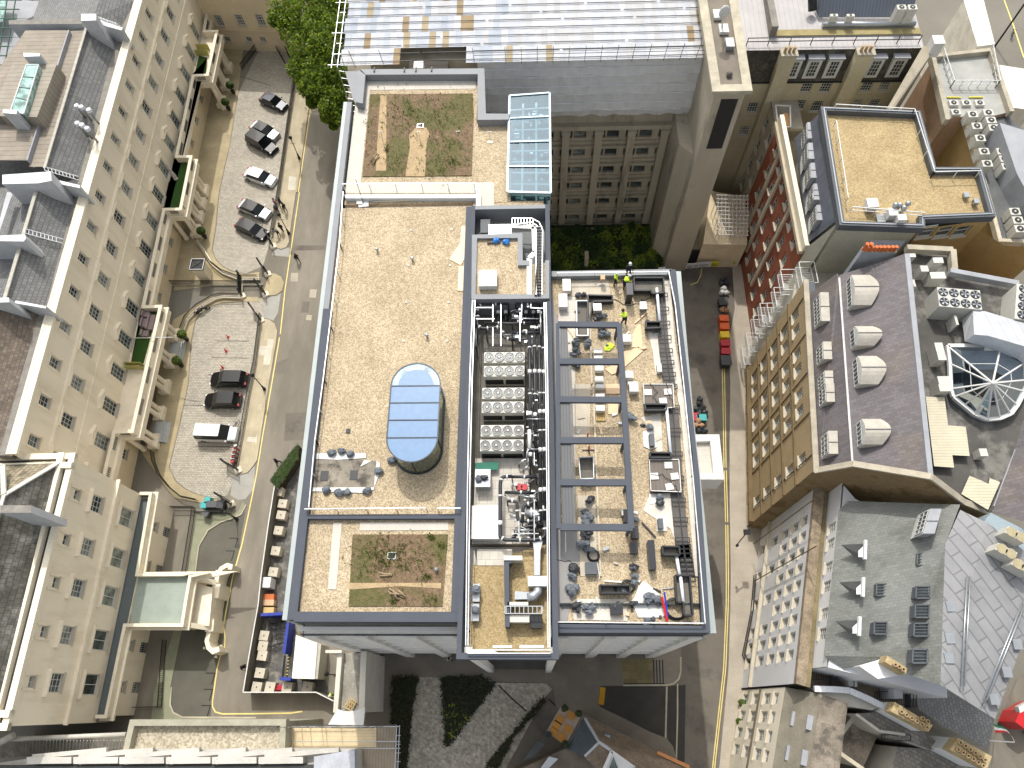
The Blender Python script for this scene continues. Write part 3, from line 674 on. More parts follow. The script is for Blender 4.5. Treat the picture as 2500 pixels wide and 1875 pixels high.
facade(pav,wb,FLi,0,LL-.3,-4,4.9,ws);F_=Face(FLi.p(LL-.3,0,0),FLi.p(LL-.3,-3,0));wall(wb,F_,0,3,-4,4.9)
F_=Face(FLi.p(0,-3,0),FLi.p(0,0,0));wall(wb,F_,0,3,-4,4.9);wb.build('wing_wall',pav)
b=MB(mat('wing_roof',(96,104,104),.75,.12,.5,.05,8));b.prism([FLi.p(0,0,0)[:2],FLi.p(LL,0,0)[:2],FLi.p(LL,-2.4,0)[:2],FLi.p(0,-2.4,0)[:2]],4.3,4.6);b.build('wing_roof',pav)
b=MB(MATS['stucco_top']);pl=[W('02',1205,942,5.4),W('02',1300,942,5.4),W('02',1180,1645,5.4),W('02',1710,1640,5.4),W('03',1640,0,5.4),W('03',1605,205,5.4),W('03',1570,425,5.4),W('03',1075,425,5.4),W('03',910,1215,5.4),W('03',820,1215,5.4)]
ribbon(b,pl,-.16,.16,5.25,5.4);ribbon(b,pl,-.12,.12,4.6,5.25,MATS['stucco']);ribbon(b,pl,-.4,.1,4.3,4.55);b.build('parapet',pav)
b=MB(MATS['stucco']);pc=XY(WL(5.4,('02',1150,1645),('02',1705,1645),('03',1640,0),('03',1605,205),('03',1570,425),('03',1080,425)))
b.prism(pc,4.2,4.6,MATS['stucco'],mat('porch_roof',(150,160,150),.8,.08,.8,.05,8));b.build('porch_roof',pav)
b=MB(MATS['stucco'])
for cr,x,y in (('02',1690,1655),('03',1640,30),('03',1560,410),('03',1400,415),('02',1500,1650)):
 q=W(cr,x,y,4.4);b.box((q[0]-.35,q[1],0),(.5,.5,4.3))
b.build('porch_pier',pav)
b=MB(mat('bay_stone',(168,160,140),.85));b.prism(XY(WL(3.4,('03',1690,60),('03',1830,100),('03',1800,430),('03',1640,420),('03',1605,260))),0,3.2,MATS['stucco'],None);b.build('porch_bay',pav)
scr=thing('screen_wall','cream curved screen wall with scrolled ends in front of the porch','garden wall',W('03',1850,250,0))
b=MB(MATS['stucco_top']);pth=[('02',1985,1600),('02',1990,1570),('02',1960,1562),('02',1910,1590),('02',1880,1640),('03',1868,40),('03',1850,190),('03',1815,380),('03',1800,500),('03',1785,560),('03',1800,620),('03',1840,655),('03',1875,640),('03',1870,615)]
ribbon(b,[W(c_,x,y,2.3)for c_,x,y in pth],-.22,.22,0,2.3);b.build('scroll_wall',scr)
b=MB(MATS['stucco_top']);ribbon(b,WL(2.6,('03',1870,70),('03',1850,190)),-.42,.42,0,2.6);ribbon(b,WL(2.6,('03',1815,375),('03',1805,480)),-.42,.42,0,2.6)
b.bar(W('03',1700,25,4.2),W('03',1860,60,2.5),.5,.4);b.bar(W('03',1640,425,4.2),W('03',1800,450,2.5),.5,.4);b.build('pier',scr)
b=MB(MATS['stucco_top'])
for cr,x,y in (('02',1985,1562),('02',1870,1615),('03',1762,622),('03',1905,605),('03',1862,698)):
 q=W(cr,x,y,.5);b.cyl((q[0],q[1],0),.14,.5,8)
b.build('ball_stop',scr)
def railing(name,label,pts,h=1.1,z=.12,cat='railing',group=None,step=.17,plinth=None,m=None):
 V=[Vector(W(c_,x,y,z))for c_,x,y in pts]if isinstance(pts[0][0],str)else [Vector(p)for p in pts]
 t=thing(name,label,cat,tuple(V[0]),group)
 m=m or MATS['iron'];b=MB(m);r=MB(m)
 for i in range(len(V)-1):
  a_,c_=V[i],V[i+1];L_=(c_-a_).length;n=max(1,int(L_/step));up=Vector((0,0,1))
  for k in range(n):
   p=a_.lerp(c_,k/n);b.box((p.x,p.y,p.z),(.045,.045,h))
  r.bar(a_+up*(h-.12),c_+up*(h-.12),.07);r.bar(a_+up*.15,c_+up*.15,.045)
 b.build('bars',t);r.build('rail',t)
 if plinth:pb=MB(plinth[0]);ribbon(pb,[tuple(p)for p in V],-plinth[1],plinth[1],z-.12,z+.14);pb.build('plinth',t)
 return t
KP=(MATS['kerb'],.14)
railing('railing','long iron railing between upper forecourt and street pavement',[('10',150,380),('10',345,720),('10',300,1000),('10',205,1659),('11',140,395)],plinth=KP)
railing('railing','iron railing between lower forecourt and street pavement',[('11',50,1075),('11',0,1480),('02',2160,60),('02',2100,420),('02',2045,715)],plinth=KP)
railing('railing','short iron railing closing the top of the lower court',[('01',1460,800),('01',1900,800),('01',2080,800),('11',60,798)],plinth=KP)
railing('railing','curved railing sweeping round the bottom of the upper forecourt',[('01',1700,420),('01',1770,520),('01',1830,620),('01',1930,700),('01',2060,750),('11',30,750)],z=.3,plinth=(MATS['stucco_top'],.16))
railing('railing','curved railing sweeping round the top of the lower court',[('01',1580,1200),('01',1620,1100),('01',1720,1000),('01',1860,920),('01',1930,905),('01',2080,910),('01',2090,760)],z=.3,plinth=(MATS['stucco_top'],.16))
railing('railing','curved railing round the lightwell below the lower court',[('02',1330,590),('02',1345,680),('02',1390,790),('02',1480,900),('02',1580,980),('02',1720,1010)])
railing('railing','iron railing above the lightwell beside the pavilion wing',[('02',1450,1072),('02',1690,1075),('02',1680,1150),('02',1600,1659),('03',1540,20)])
railing('railing','iron railing round the bin corner of the drive',[('02',1700,1118),('02',2000,1120),('02',2030,1040),('02',1930,975)])
railing('railing','curved iron railing at the top end of the upper forecourt',[('00',2090,600),('00',2211,440),('10',60,375),('10',180,345),('10',250,420),('10',300,520)])
railing('railing','dark railing in shade behind the pavilion drive',[('03',1440,560),('03',1420,800),('03',1400,1130),('03',1180,1135)])
def gate(label,c0,c1,h=1.9):
 a_=Vector(W(*c0,.1));c_=Vector(W(*c1,.1));t=thing('gate',label,'gate',tuple(a_),'iron gates of the forecourts')
 b=MB(MATS['iron']);n=int((c_-a_).length/.13);up=Vector((0,0,h))
 for k in range(n+1):p=a_.lerp(c_,k/max(1,n));b.box(tuple(p),(.045,.045,h-.25*abs(k/max(1,n)-.5)))
 b.build('bars',t);r=MB(MATS['iron'])
 for z in (.12,.9,1.05,h-.2):r.bar(a_+Vector((0,0,z)),c_+Vector((0,0,z)),.1,.07)
 for p in (a_,c_):r.box(tuple(p),(.16,.16,h+.15))
 r.build('frame',t);q=MB(MATS['stucco_top']);q.box((c_.x,c_.y,0),(.8,.7,.3),.5);q.build('base',t)
gate('iron gate leaf at the lower end of the upper forecourt railing',('11',110,400),('11',150,470))
gate('iron gate leaf above the round stone island',('11',50,640),('11',105,710))
gate('iron gate leaf below the round stone island',('11',30,820),('11',85,885))
gate('iron gate leaf at the top of the lower forecourt railing',('01',2190,1020),('11',45,1110))
gate('iron gate leaf at the bottom of the lower forecourt railing',('02',1960,690),('02',2060,745))
gate('iron gate leaf beside the wheeled bins',('02',1910,975),('02',2000,1040))
gate('iron gate leaf joining the two curved railings',('01',2090,750),('01',2095,900))
def gravel(name,c,dark,light,sc=13):
 m=bpy.data.materials.new(name);nt,b=nodes(m);vec=coords(nt)
 vo=nt.nodes.new('ShaderNodeTexVoronoi');vo.inputs['Scale'].default_value=sc;nt.links.new(vec,vo.inputs['Vector'])
 se=nt.nodes.new('ShaderNodeSeparateColor');nt.links.new(vo.outputs['Color'],se.inputs[0])
 o=mixc(nt,ramp(nt,se.outputs[0],.1,.9),col(*dark),col(*light));o=mixc(nt,.5,o,col(*c))
 o=mixc(nt,ramp(nt,noise(nt,vec,.35,3),.35,.65),mixc(nt,1.0,o,(.87,.86,.84,1),'MULTIPLY'),mixc(nt,1.0,o,(1.05,1.05,1.04,1),'MULTIPLY'))
 nt.links.new(o,b.inputs['Base Color']);b.inputs['Roughness'].default_value=.9
 bump(nt,b,vo.outputs['Distance'],.03,.8);MATS[name]=m;return m
GR=gravel('gravel_roof',(186,167,136),(104,86,62),(216,202,174));GR2=gravel('gravel_wet',(140,116,72),(90,70,40),(180,156,110));GRY=gravel('gravel_yellow',(168,148,108),(134,114,78),(194,174,134),9)
cop=mat('coping_grey',(80,84,92),.75,.06,.6,.03,8,spec=.25);copl=mat('coping_pale',(158,166,164),.55,.06,.6,.03,8,spec=.6);copm=mat('coping_mid',(130,133,136),.6,.06,.6,.03,8)
wstone=mat('white_stone',(230,227,220),.75,.05,.5,.03,8);pav_w=mat('roof_paving',(196,190,178),.8,.05,.5,.04,8,brick=(.6,.6,.015),plane='XY',mortar=.86,bvar=.03)
off=thing('office_building','modern white stone office block with gravel roofs, glass lantern and grey copings','office building',(-8,25,0))
ZR=28.0;ZK=28.45
def OB(name,m,pts,z0,z1,mtop=None):b=MB(m);b.prism(XY(pts),z0,z1,m,mtop);return b.build(name,off)
x0,x1,y0,y1=-17.65,-5.35,5.15,53.0
OB('core',wstone,[(-16.9,6.9,0),(-5.2,6.9,0),(-5.2,57.4,0),(-16.9,57.4,0)],0,ZR-.4)
OB('core',wstone,[(1.4,6.9,0),(11.4,6.9,0),(11.4,33,0),(1.4,33,0)],0,26.3)
OB('core',wstone,[(-5.1,5.2,0),(1.3,5.2,0),(1.3,40.2,0),(-5.1,40.2,0)],8.4,25.9)
OB('core',wstone,[(-5.2,40.2,0),(-1.95,40.2,0),(-1.95,50.3,0),(-5.2,50.3,0)],0,ZR-.6)
OB('gravel_roof',GR,[(-16.9,5.7,0),(-5.3,5.7,0),(-5.3,40.6,0),(-17.3,40.6,0)],ZR-.5,ZR)
OB('gravel_roof',GR,[(-16.9,41.0,0),(-1.95,41.0,0),(-1.95,50.3,0),(-5.2,50.3,0),(-5.2,57.0,0),(-16.6,57.0,0)],ZR-.5,ZR)
OB('gravel_roof',GR,[(-5.3,40.0,0),(1.0,40.0,0),(1.0,41.1,0),(-5.3,41.1,0)],ZR-.55,ZR-.03)
w0,w1=W('13',225,380,ZK),W('10',757,880,ZK)
FWm=Face((w0[0],w0[1]),(w1[0],w1[1]));Lw=FWm.L
b=MB(copl);b.fbox(FWm,0,Lw,0,.34,24.3,ZK);b.fbox(FWm,Lw*.52,Lw,.34,.8,ZR-.4,ZK-.02,copm);b.fbox(FWm,0,Lw*.52,.34,1.0,ZR-.4,ZK-.02,cop);b.build('coping',off)  # inner strip turns paler along the far half: sun reflection put into the colour
b=MB(cop)
b.prism([(-16.75,5.15),(-5.3,5.15),(-5.3,5.82),(-16.65,5.82)],ZR-.8,ZK,None,None,True)
b.prism(XY(WL(ZK,('12',455,1125),('12',1778,1120),('12',1778,1160),('12',440,1162))),ZR-.2,ZK-.01)
b.prism([(-5.85,5.82),(-5.36,5.82),(-5.36,40.2),(-5.85,40.2)],ZR-.2,ZK+.02)
b.build('coping',off)
b=MB(copm);up_=WL(ZK+.5,('10',760,602),('10',1970,596),('10',1970,1030),('10',2200,1035),('10',2200,980),('10',1965,980),('10',1975,610))
b.prism(XY(WL(ZK+.4,('10',900,598),('10',1972,590),('10',1915,640),('10',950,645))),ZR,ZK+.4);b.prism(XY(WL(ZK+.4,('10',1972,590),('10',1985,980),('10',1912,1035),('10',1915,640))),ZR,ZK+.4);b.prism(XY(WL(ZK+.4,('10',1985,980),('20',-15,982),('20',-30,1032),('10',1912,1035))),ZR,ZK+.4)
b.prism(XY(WL(ZK+.4,('10',880,600),('10',945,645),('10',922,893),('10',860,880))),ZR,ZK+.4);b.prism(XY(WL(ZK,('10',765,600),('10',882,600),('10',860,890),('10',830,830))),ZR-1,ZK-.2);b.build('coping',off)
b=MB(mat('white_capping',(206,212,216),.4,.04));b.prism(XY(WL(ZK,('11',770,22),('11',1900,20),('11',1900,50),('11',772,52))),ZR,ZK);b.prism(XY(WL(ZK,('10',1895,1590),('11',1940,0),('11',1940,145),('11',1900,150),('11',1900,20))),ZR,ZK-.05);b.build('coping',off)
for pts in ([('10',945,700),('10',1900,685),('10',1897,768),('10',985,780),('10',905,1580),('10',2055,1575),('11',2055,145),('11',1940,145),('11',1940,10),('11',770,10),('10',860,890),('10',925,895)],):
 b=MB(pav_w);b.prism(XY(WL(ZR,*pts)),ZR-.05,ZR+.03);b.build('roof_paving',off)
for pts in ([('12',668,1197),('12',742,1197),('13',695,118),('13',622,116)],[('12',900,1195),('12',1663,1193),('12',1660,1262),('12',893,1265)]):b=MB(pav_w);b.prism(XY(WL(ZR,*pts)),ZR-.05,ZR+.05);b.build('roof_paving',off)
RW_=plain('rail_white',(222,224,224),.35,.3)
def rail(parent,pts,h=1.0,z=ZR,r=.035,post=2.4,mid=False,name='handrail',m=None):
 b=MB(m or RW_);V=[Vector(p)for p in pts]
 for i in range(len(V)-1):
  b.bar(V[i]+Vector((0,0,h)),V[i+1]+Vector((0,0,h)),r*2)
  if mid:b.bar(V[i]+Vector((0,0,h/2)),V[i+1]+Vector((0,0,h/2)),r*1.6)
  n=max(1,round((V[i+1]-V[i]).length/post))
  for k in range(n+1):p=V[i].lerp(V[i+1],k/n);b.box(tuple(p),(r*2,r*2,h))
 return b.build(name,parent)
rail(off,WL(ZR,('12',490,1090),('12',540,520),('11',610,1659),('11',665,1200),('11',745,500),('11',775,60)),1.0,m=RW_)
rail(off,WL(ZR,('12',455,1105),('12',1480,1095)),.95);rail(off,WL(ZR,('12',1580,1098),('12',1775,1098)),.95)
rail(off,WL(ZR,('10',770,1645),('10',1890,1640)),.9)
def bed(name,pts,label):
 b=MB(None);m=bpy.data.materials.get('green_roof')
 if not m:
  m=bpy.data.materials.new('green_roof');nt,bs=nodes(m);vec=coords(nt)
  o=mixc(nt,ramp(nt,noise(nt,vec,3.2,3,.8),.3,.7),col(96,78,58),col(140,118,92))
  o=mixc(nt,ramp(nt,noise(nt,vec,.38,2),.46,.58),o,mixc(nt,ramp(nt,noise(nt,vec,2.6,4,.75),.42,.6),col(108,98,66),col(84,86,42)))
  nt.links.new(o,bs.inputs['Base Color']);bs.inputs['Roughness'].default_value=.95;bump(nt,bs,noise(nt,vec,9,3),.1);MATS['green_roof']=m
 b.prism(XY(WL(ZR,*pts)),ZR-.1,ZR+.08,m);o=b.build(name,off);o['label']=label;return o
bed('planting_bed',[('10',988,818),('10',1872,812),('10',1880,1000),('10',1862,1520),('10',920,1528)],'brown and green sedum bed')
bed('planting_bed',[('12',836,1300),('12',1658,1298),('12',1630,1659),('13',1610,262),('13',802,262)],'brown and green sedum bed')
for pts in ([('10',1075,830),('10',1130,830),('10',1125,1480),('10',1035,1480)],[('10',1400,1090),('10',1475,1110),('10',1500,1160),('10',1475,1240),('10',1460,1528),('10',1290,1526),('10',1330,1280),('10',1325,1170)]):
 b=MB(mat('bed_gravel',(168,146,112),.9,.14,1.5,.25,9));b.prism(XY(WL(ZR,*pts)),ZR,ZR+.095);b.build('gravel_strip',off)
b=MB(MATS['bed_gravel']);b.prism(XY(WL(ZR,('13',805,62),('13',1600,62),('13',1600,110),('13',1250,90),('13',805,120))),ZR,ZR+.095);b.build('gravel_strip',off)
def tufts(pts_list,label,n=260):
 b=MB(LF[0]);rnd=random.Random(n)
 for (cr,x,y,rx,ry,k)in pts_list:
  for i in range(k):
   q=W(cr,x+rnd.gauss(0,rx),y+rnd.gauss(0,ry),ZR+.09);s=rnd.uniform(.06,.16)
   for t in range(3):
    a=rnd.uniform(0,6.3);b.face([(q[0],q[1],q[2]),(q[0]+math.cos(a)*s-math.sin(a)*s*.5,q[1]+math.sin(a)*s+math.cos(a)*s*.5,q[2]+s),(q[0]+math.cos(a)*s,q[1]+math.sin(a)*s,q[2]+s*1.2)],rnd.choice(TM))
 tag(b.build('sedum_plants'),label,'plants',None,'stuff')
TM=[leafm('leaf_sedum',(96,100,50)),leafm('leaf_sedum_dark',(66,76,34)),leafm('leaf_bright',(92,122,36))]
tufts([('10',1250,1000,110,120,160),('10',1520,960,150,80,170),('10',1620,1200,120,130,150),('10',1600,1430,110,70,130),('10',1200,1420,60,60,70),('10',1130,1290,12,12,30),('10',1700,1405,30,15,30),('10',990,1150,30,120,50)],'low green tufts on the square upper roof bed',1)
tufts([('12',1060,1500,100,80,200),('12',1340,1500,130,90,130),('12',1510,1325,14,12,30),('12',1600,1400,20,15,20),('13',1500,200,60,30,30),('13',1480,15,20,15,30),('13',1180,220,20,10,20)],'low green tufts on the lower roof bed',2)
ZL=ZR+2.9
sl=thing('glass_lantern','tall stadium shaped glass lantern with blue reflecting roof panes on the gravel roof','skylight',(-8.9,19,ZR))
cA=W('12',1380,-8,ZL);cB=W('12',1350,462,ZL);cxl=(cA[0]+cB[0])/2
R_=1.86;yA,yB=22.2,17.6;xa,xb=cA[0]-.02,cB[0]
def stadium(r,n=18):
 return [(cxl+r*math.cos(t),yA+r*math.sin(t))for t in [math.pi*k/n for k in range(n+1)]]+[(cxl+r*math.cos(t),yB+r*math.sin(t))for t in [math.pi+math.pi*k/n for k in range(n+1)]]
yA=W('12',1380,14,ZL)[1];yB=W('12',1350,462,ZL)[1]
def glass(name,tint,tr,refl):
 m=bpy.data.materials.new(name);nt,b=nodes(m);out=nt.nodes['Material Output']
 tp=nt.nodes.new('ShaderNodeBsdfTransparent');tp.inputs[0].default_value=(*tint,1)
 gl=nt.nodes.new('ShaderNodeBsdfGlossy');gl.inputs['Roughness'].default_value=.02;gl.inputs[0].default_value=refl
 fr=nt.nodes.new('ShaderNodeLayerWeight');fr.inputs[0].default_value=.15
 mr=nt.nodes.new('ShaderNodeMapRange');mr.inputs[3].default_value=tr;mr.inputs[4].default_value=1;nt.links.new(fr.outputs[1],mr.inputs[0])
 mx=nt.nodes.new('ShaderNodeMixShader');nt.links.new(mr.outputs[0],mx.inputs[0]);nt.links.new(tp.outputs[0],mx.inputs[1]);nt.links.new(gl.outputs[0],mx.inputs[2]);nt.links.new(mx.outputs[0],out.inputs[0])
 MATS[name]=m;return m
G_side=glass('glass_side',(.5,.56,.5),.1,(.8,.9,.9,1))
blue=plain('glass_blue',(112,142,176),.05,0,.6)  # sky reflection on the roof panes put into the colour as blue
frm=plain('frame_dark',(52,58,64),.4,.5)
b=MB(blue);b.prism(stadium(R_-.02),ZL-.04,ZL,None);b.build('glass_roof',sl)
b=MB(glassm('glass_blue_pale',(150,176,190),.1,.7))
ring=stadium(R_-.06)[:19];inn=stadium(R_-.52)[:19]
for i in range(18):b.face([(ring[i][0],ring[i][1],ZL+.006),(ring[i+1][0],ring[i+1][1],ZL+.006),(inn[i+1][0],inn[i+1][1],ZL+.006),(inn[i][0],inn[i][1],ZL+.006)])
b.build('frit_band',sl)
b=MB(G_side);sp_=stadium(R_-.05,14)
for i in range(len(sp_)):
 p,q=sp_[i],sp_[(i+1)%len(sp_)];b.face([(p[0],p[1],ZR),(q[0],q[1],ZR),(q[0],q[1],ZL-.05),(p[0],p[1],ZL-.05)],None,True)
b.build('glass_wall',sl)
b=MB(frm);S1=[(p[0],p[1],ZL)for p in stadium(R_)];b.path(S1,.09,.1,None,True);b.path([(p[0],p[1],ZR+.05)for p in stadium(R_)],.1,.12,None,True)
for y in (yA,(2*yA+yB)/3,(yA+2*yB)/3,yB):b.bar((cxl-R_,y,ZL+.02),(cxl+R_,y,ZL+.02),.07,.07)
for x,y in ((cxl+R_,yA),(cxl+R_,yB),(cxl,yB-R_),(cxl-R_,yB),(cxl-R_,yA)):b.bar((x,y,ZR),(x,y,ZL),.05)
b.build('frame',sl)
b=MB(mat('lantern_floor',(120,112,96),.9));b.prism(stadium(R_-.3),ZR,ZR+.03);b.build('kerb',sl)
zt=24.0;ZG=28
def front(xl,xr,piers,label):
 F=Face((xl,4.6),(xr,4.6));L_=xr-xl
 b=MB(wstone)
 b.fbox(F,0,L_,-.1,-2.4,23.6,24.0);b.build('balcony_slab',off)
 b=MB(wstone)
 for s in piers:b.fbox(F,s-.45,s+.45,-.6,.15,0,23.95)
 b.build('pier',off)
 b=MB(wstone)
 for k in range(7):
  z=3.1+k*3.35
  b.fbox(F,0,L_,-.55,-.05,z,z+.5);b.fbox(F,0,L_,-.5,-.3,z+.5,z+1.4);b.fbox(F,0,L_,-.5,-.2,z+2.2,z+2.35)
 b.build('spandrel',off)
 b=MB(PANES[1]);b.fbox(F,0,L_,-.75,-.6,0,23.6);b.build('glazing',off)
 b=MB(PANES[0]);b.fbox(F,.2,L_-.2,-1.9,-1.8,24.0,27.7)
 for k in range(int(L_/1.5)):b.fbox(F,.3+k*1.5,.36+k*1.5,-1.8,-1.72,24,27.7,frm)
 b.build('glazing',off)
 b=MB(frm);b.fbox(F,0,L_,-.06,.0,24.9,24.96);b.fbox(F,0,L_,-.06,0,24.0,24.06)
 for k in range(int(L_/1.4)+1):b.fbox(F,k*1.4,k*1.4+.04,-.05,0,24,24.95)
 b.build('balustrade',off)
front(-17.3,-5.3,[.5,4.2,8.0,11.6],'');front(1.5,12.2,[.5,4.0,7.2,10.2],'')
b=MB(wstone)
wall(b,Face((-17.35,53),(-17.35,4.5)),0,48.5,0,24.2);wall(b,Face((12.3,4.5),(12.0,33.2)),0,28.7,0,25.6);wall(b,Face((12,33.2),(1.5,33.2)),0,10.5,0,26.5);b.build('side_wall',off)
for xs in ((-4.95,-4.35),(.95,1.5)):
 b=MB(wstone);b.prism([(xs[0],3.0),(xs[1],3.0),(xs[1],3.6),(xs[0],3.6)],0,27.6);b.build('leg',off)
b=MB(cop);b.prism([(-5.35,2.75),(1.5,2.75),(1.5,3.15),(-5.35,3.15)],27.6,ZK+.25);b.prism([(-5.35,3.15),(-5.02,3.15),(-5.02,40.1),(-5.35,40.1)],26,ZK+.25);b.prism([(1.12,3.15),(1.5,3.15),(1.5,40.1),(1.12,40.1)],26,ZK+.25)
b.prism([(-5.02,39.7),(1.12,39.7),(1.12,40.1),(-5.02,40.1)],26,ZK+.25,copm);b.build('coping',off)
OB('undercroft_paving',mat('undercroft',(92,90,84),.8,.16,.6,.1,8),[(-5.0,3.3,0),(1.4,3.3,0),(1.4,8,0),(-5.0,8,0)],.0,.14)
pipe_m=plain('pipe_black',(44,46,50),.45,0,.5);clamp_m=plain('clamp_white',(214,214,212),.5)
galv=plain('galvanised',(176,180,182),.35,.7);offw=plain('unit_white',(200,198,188),.5)
fanm=plain('fan_guard',(46,46,44),.5);dk=plain('dark_steel',(40,42,44),.5,.2);wbox=plain('insulation_white',(214,213,208),.55)
FZ=26.2
def SB(name,m,pts,z0,z1,mtop=None,par=None):
 b=MB(m);b.prism(XY(WL(z1,*pts)),z0,z1,m,mtop);return b.build(name,par or off)
SB('plant_deck',mat('deck_dark',(112,108,100),.9,.2,.8),[('11',1890,900),('21',300,900),('22',320,1400),('12',1850,1400)],26.0,FZ)
SB('plant_deck',mat('deck_tile',(196,190,178),.85,.08,.6,.05,8,brick=(.6,.6,.02),plane='XY',mortar=.7,bvar=.05),[('12',1895,640),('22',150,640),('22',150,1380),('12',1870,1380)],26.0,26.9)
SB('plant_deck',GRY,[('12',1870,1560),('22',310,1380),('23',330,660),('13',1845,640)],26.0,27.2)
SB('plant_deck',MATS['deck_tile'],[('12',1910,1425),('22',0,1425),('22',0,1565),('12',1905,1565)],27.1,27.25)
SB('plant_deck',mat('deck_grey',(120,122,120),.8),[('11',1890,180),('21',300,180),('21',290,920),('11',1880,920)],26.0,27.0)
b=MB(copm);z=28.9
b.prism(XY(WL(z,('11',1865,368),('21',90,352),('21',95,600),('21',130,612),('21',320,590),('21',322,918),('11',1863,925))),26,z-.3,copm,GR)
for pts in ([('11',1865,368),('21',90,352),('21',50,395),('11',1910,398)],[('11',1865,368),('11',1910,398),('11',1897,882),('11',1860,925)],[('11',1860,925),('11',1897,882),('21',290,882),('21',322,918)],[('21',90,352),('21',92,590),('21',50,632),('21',50,395)],[('21',50,632),('21',92,590),('21',150,590),('21',150,630)],[('21',285,590),('21',322,588),('21',322,918),('21',290,882)]):
 b.prism(XY(WL(z,*pts)),z-.3,z)
b.build('plant_room_roof',off)
def box_px(name,label,cat,m,cr,x0,y0,x1,y1,z0,z1,group=None,mtop=None,par=None):
 b=MB(m);b.prism(XY([W(cr,x0,y0,z1),W(cr,x1,y0,z1),W(cr,x1,y1,z1),W(cr,x0,y1,z1)]),z0,z1,m,mtop,True)
 if par is not None:return b.build(name,par,label)
 return single(b,name,label,cat,group)
def cabinet(name,label,cat,m,cr,x0,y0,x1,y1,z0,z1,group=None):
 """sheet metal box with a lid and feet"""
 c0,c1=W(cr,x0,y0,z1),W(cr,x1,y1,z1);cx_,cy_=(c0[0]+c1[0])/2,(c0[1]+c1[1])/2;w_,d_=abs(c1[0]-c0[0]),abs(c1[1]-c0[1])
 t=thing(name,label,cat,(cx_,cy_,z0),group)
 b=MB(m);b.box((cx_,cy_,z0+.06),(w_*.96,d_*.96,z1-z0-.1));b.build('body',t)
 b=MB(m);b.box((cx_,cy_,z1-.04),(w_,d_,.04));b.build('lid',t)
 b=MB(dk)
 for sx in (-.4,.4):b.box((cx_+sx*w_,cy_,z0),(.08,d_*.9,.06))
 b.build('skid',t);return t
cabinet('insulation_box','square white box on the small gravel roof with blue items','roof box',wbox,'11',1925,672,2080,810,28.6,29.3)
for i,(x0,y0,x1,y1)in enumerate(((2050,400,2100,432),(2130,400,2190,455))):
 p=W('11',(x0+x1)/2,(y0+y1)/2,28.8);b=MB(plain('blue_plastic',(40,120,200),.4));b.blob(p,(.35,.28,.2),9,.25);single(b,'blue_bag',('small' if i==0 else 'large')+' blue plastic sack on the small gravel roof','sack')
b=MB(plain('grey_roll',(110,104,98),.8));b.tube([W('11',1995,437,28.7),W('11',2110,430,28.7)],.12,8);single(b,'felt_roll','grey roofing roll beside the blue sacks','roll')
cabinet('air_unit','grey plant box in the recess at the top of the middle bay','plant unit',galv,'11',2010,280,2205,385,27,28.4)
cabinet('air_unit','small dark plant box at the upper left corner of the middle bay','plant unit',MATS['lead_dark'],'11',1940,235,2020,350,27,28.0)
tray=thing('cable_tray','curving galvanised cable ladders along the right side of the small plant roof','cable tray',W('21',220,500,28.5))
b=MB(galv)
for ox in (0,55):
 pth=[('21',0+ox,228+ox*.9),('21',170,228+ox*.6),('21',235-ox*.3,262+ox*.6),('21',265-ox,330+ox*.3),('21',262-ox,590),('21',262-ox,890)]
 V=[W(c_,x,y,28.9)for c_,x,y in pth];b.path(V,.06,.12)
for y in range(300,890,26):b.bar(W('21',207,y,28.9),W('21',262,y,28.9),.05,.03)
for x in range(0,200,26):b.bar(W('21',x,228,28.9),W('21',x,280,28.9),.05,.03)
b.build('ladder',tray)
b=MB(wbox);b.path([W('21',0,290,28.8),W('21',190,300,28.8),W('21',200,520,28.8),W('21',150,570,28.8),W('21',150,900,28.8)],.45,.06);b.build('cover',tray)
b=MB(dk)
for k in range(4):b.tube([W('21',215+k*12,300,28.95),W('21',215+k*12,600,28.95),W('21',200+k*14,900,28.95)],.05,6)
b.build('cables',tray)
rail(off,WL(28.0,('21',230,600),('21',230,890)),.9,z=28,name='access_ladder',m=plain('ladder_yellow',(170,160,110),.5))
def make_cond(x,y):
 t=thing('condenser_unit','white twin fan condenser in the middle bay block','air conditioner',(x,y,26.3),'condensers in the middle bay')
 b=MB(offw);b.box((x,y,26.4),(1.66,.92,1.85));b.build('casing',t)
 b=MB(dk);b.box((x,y,26.3),(1.5,.8,.1));b.box((x,y-.465,26.7),(1.5,.02,.9));b.build('grille',t)
 for dx in (-.42,.42):
  b=MB(offw);b.lathe((x+dx,y,28.25),[(.41,0),(.41,.12),(.37,.12),(.36,.02)],18);b.build('fan_ring',t)
  f=MB(fanm);f.cyl((x+dx,y,28.26),.36,.03,18);f.cyl((x+dx,y,28.32),.1,.05,12,offw)
  for k in range(3):rr=.18+k*.06;f.path([(x+dx+rr*math.cos(a),y+rr*math.sin(a),28.34)for a in [i*math.pi/8 for i in range(16)]],.01,.01,galv,True)
  f.build('fan',t)
 return t
cu=make_cond(0,0);USED[cu.name]=False
rows=[(('11',1970,1380),('21',110,1380)),(('11',1968,1498),('21',108,1498)),(('12',1955,28),('22',108,30)),(('12',1950,148),('22',105,150)),(('12',1942,350),('22',103,352)),(('12',1935,475),('22',100,478))]
nm=['top','second','third','fourth','fifth','bottom']
for i,(a_,c_)in enumerate(rows):
 A_=W(*a_,28.3);C_=W(*c_,28.3);wd=C_[0]-A_[0]
 for j,side in enumerate(('left','right')):
  x=A_[0]+wd*(.25+.5*j)
  o=place(cu,USED,(x,A_[1]-.48,26.3),0,'white twin fan condenser at the %s end of the %s row'%(side,nm[i]));o.scale=(wd/2/1.68,1,1)
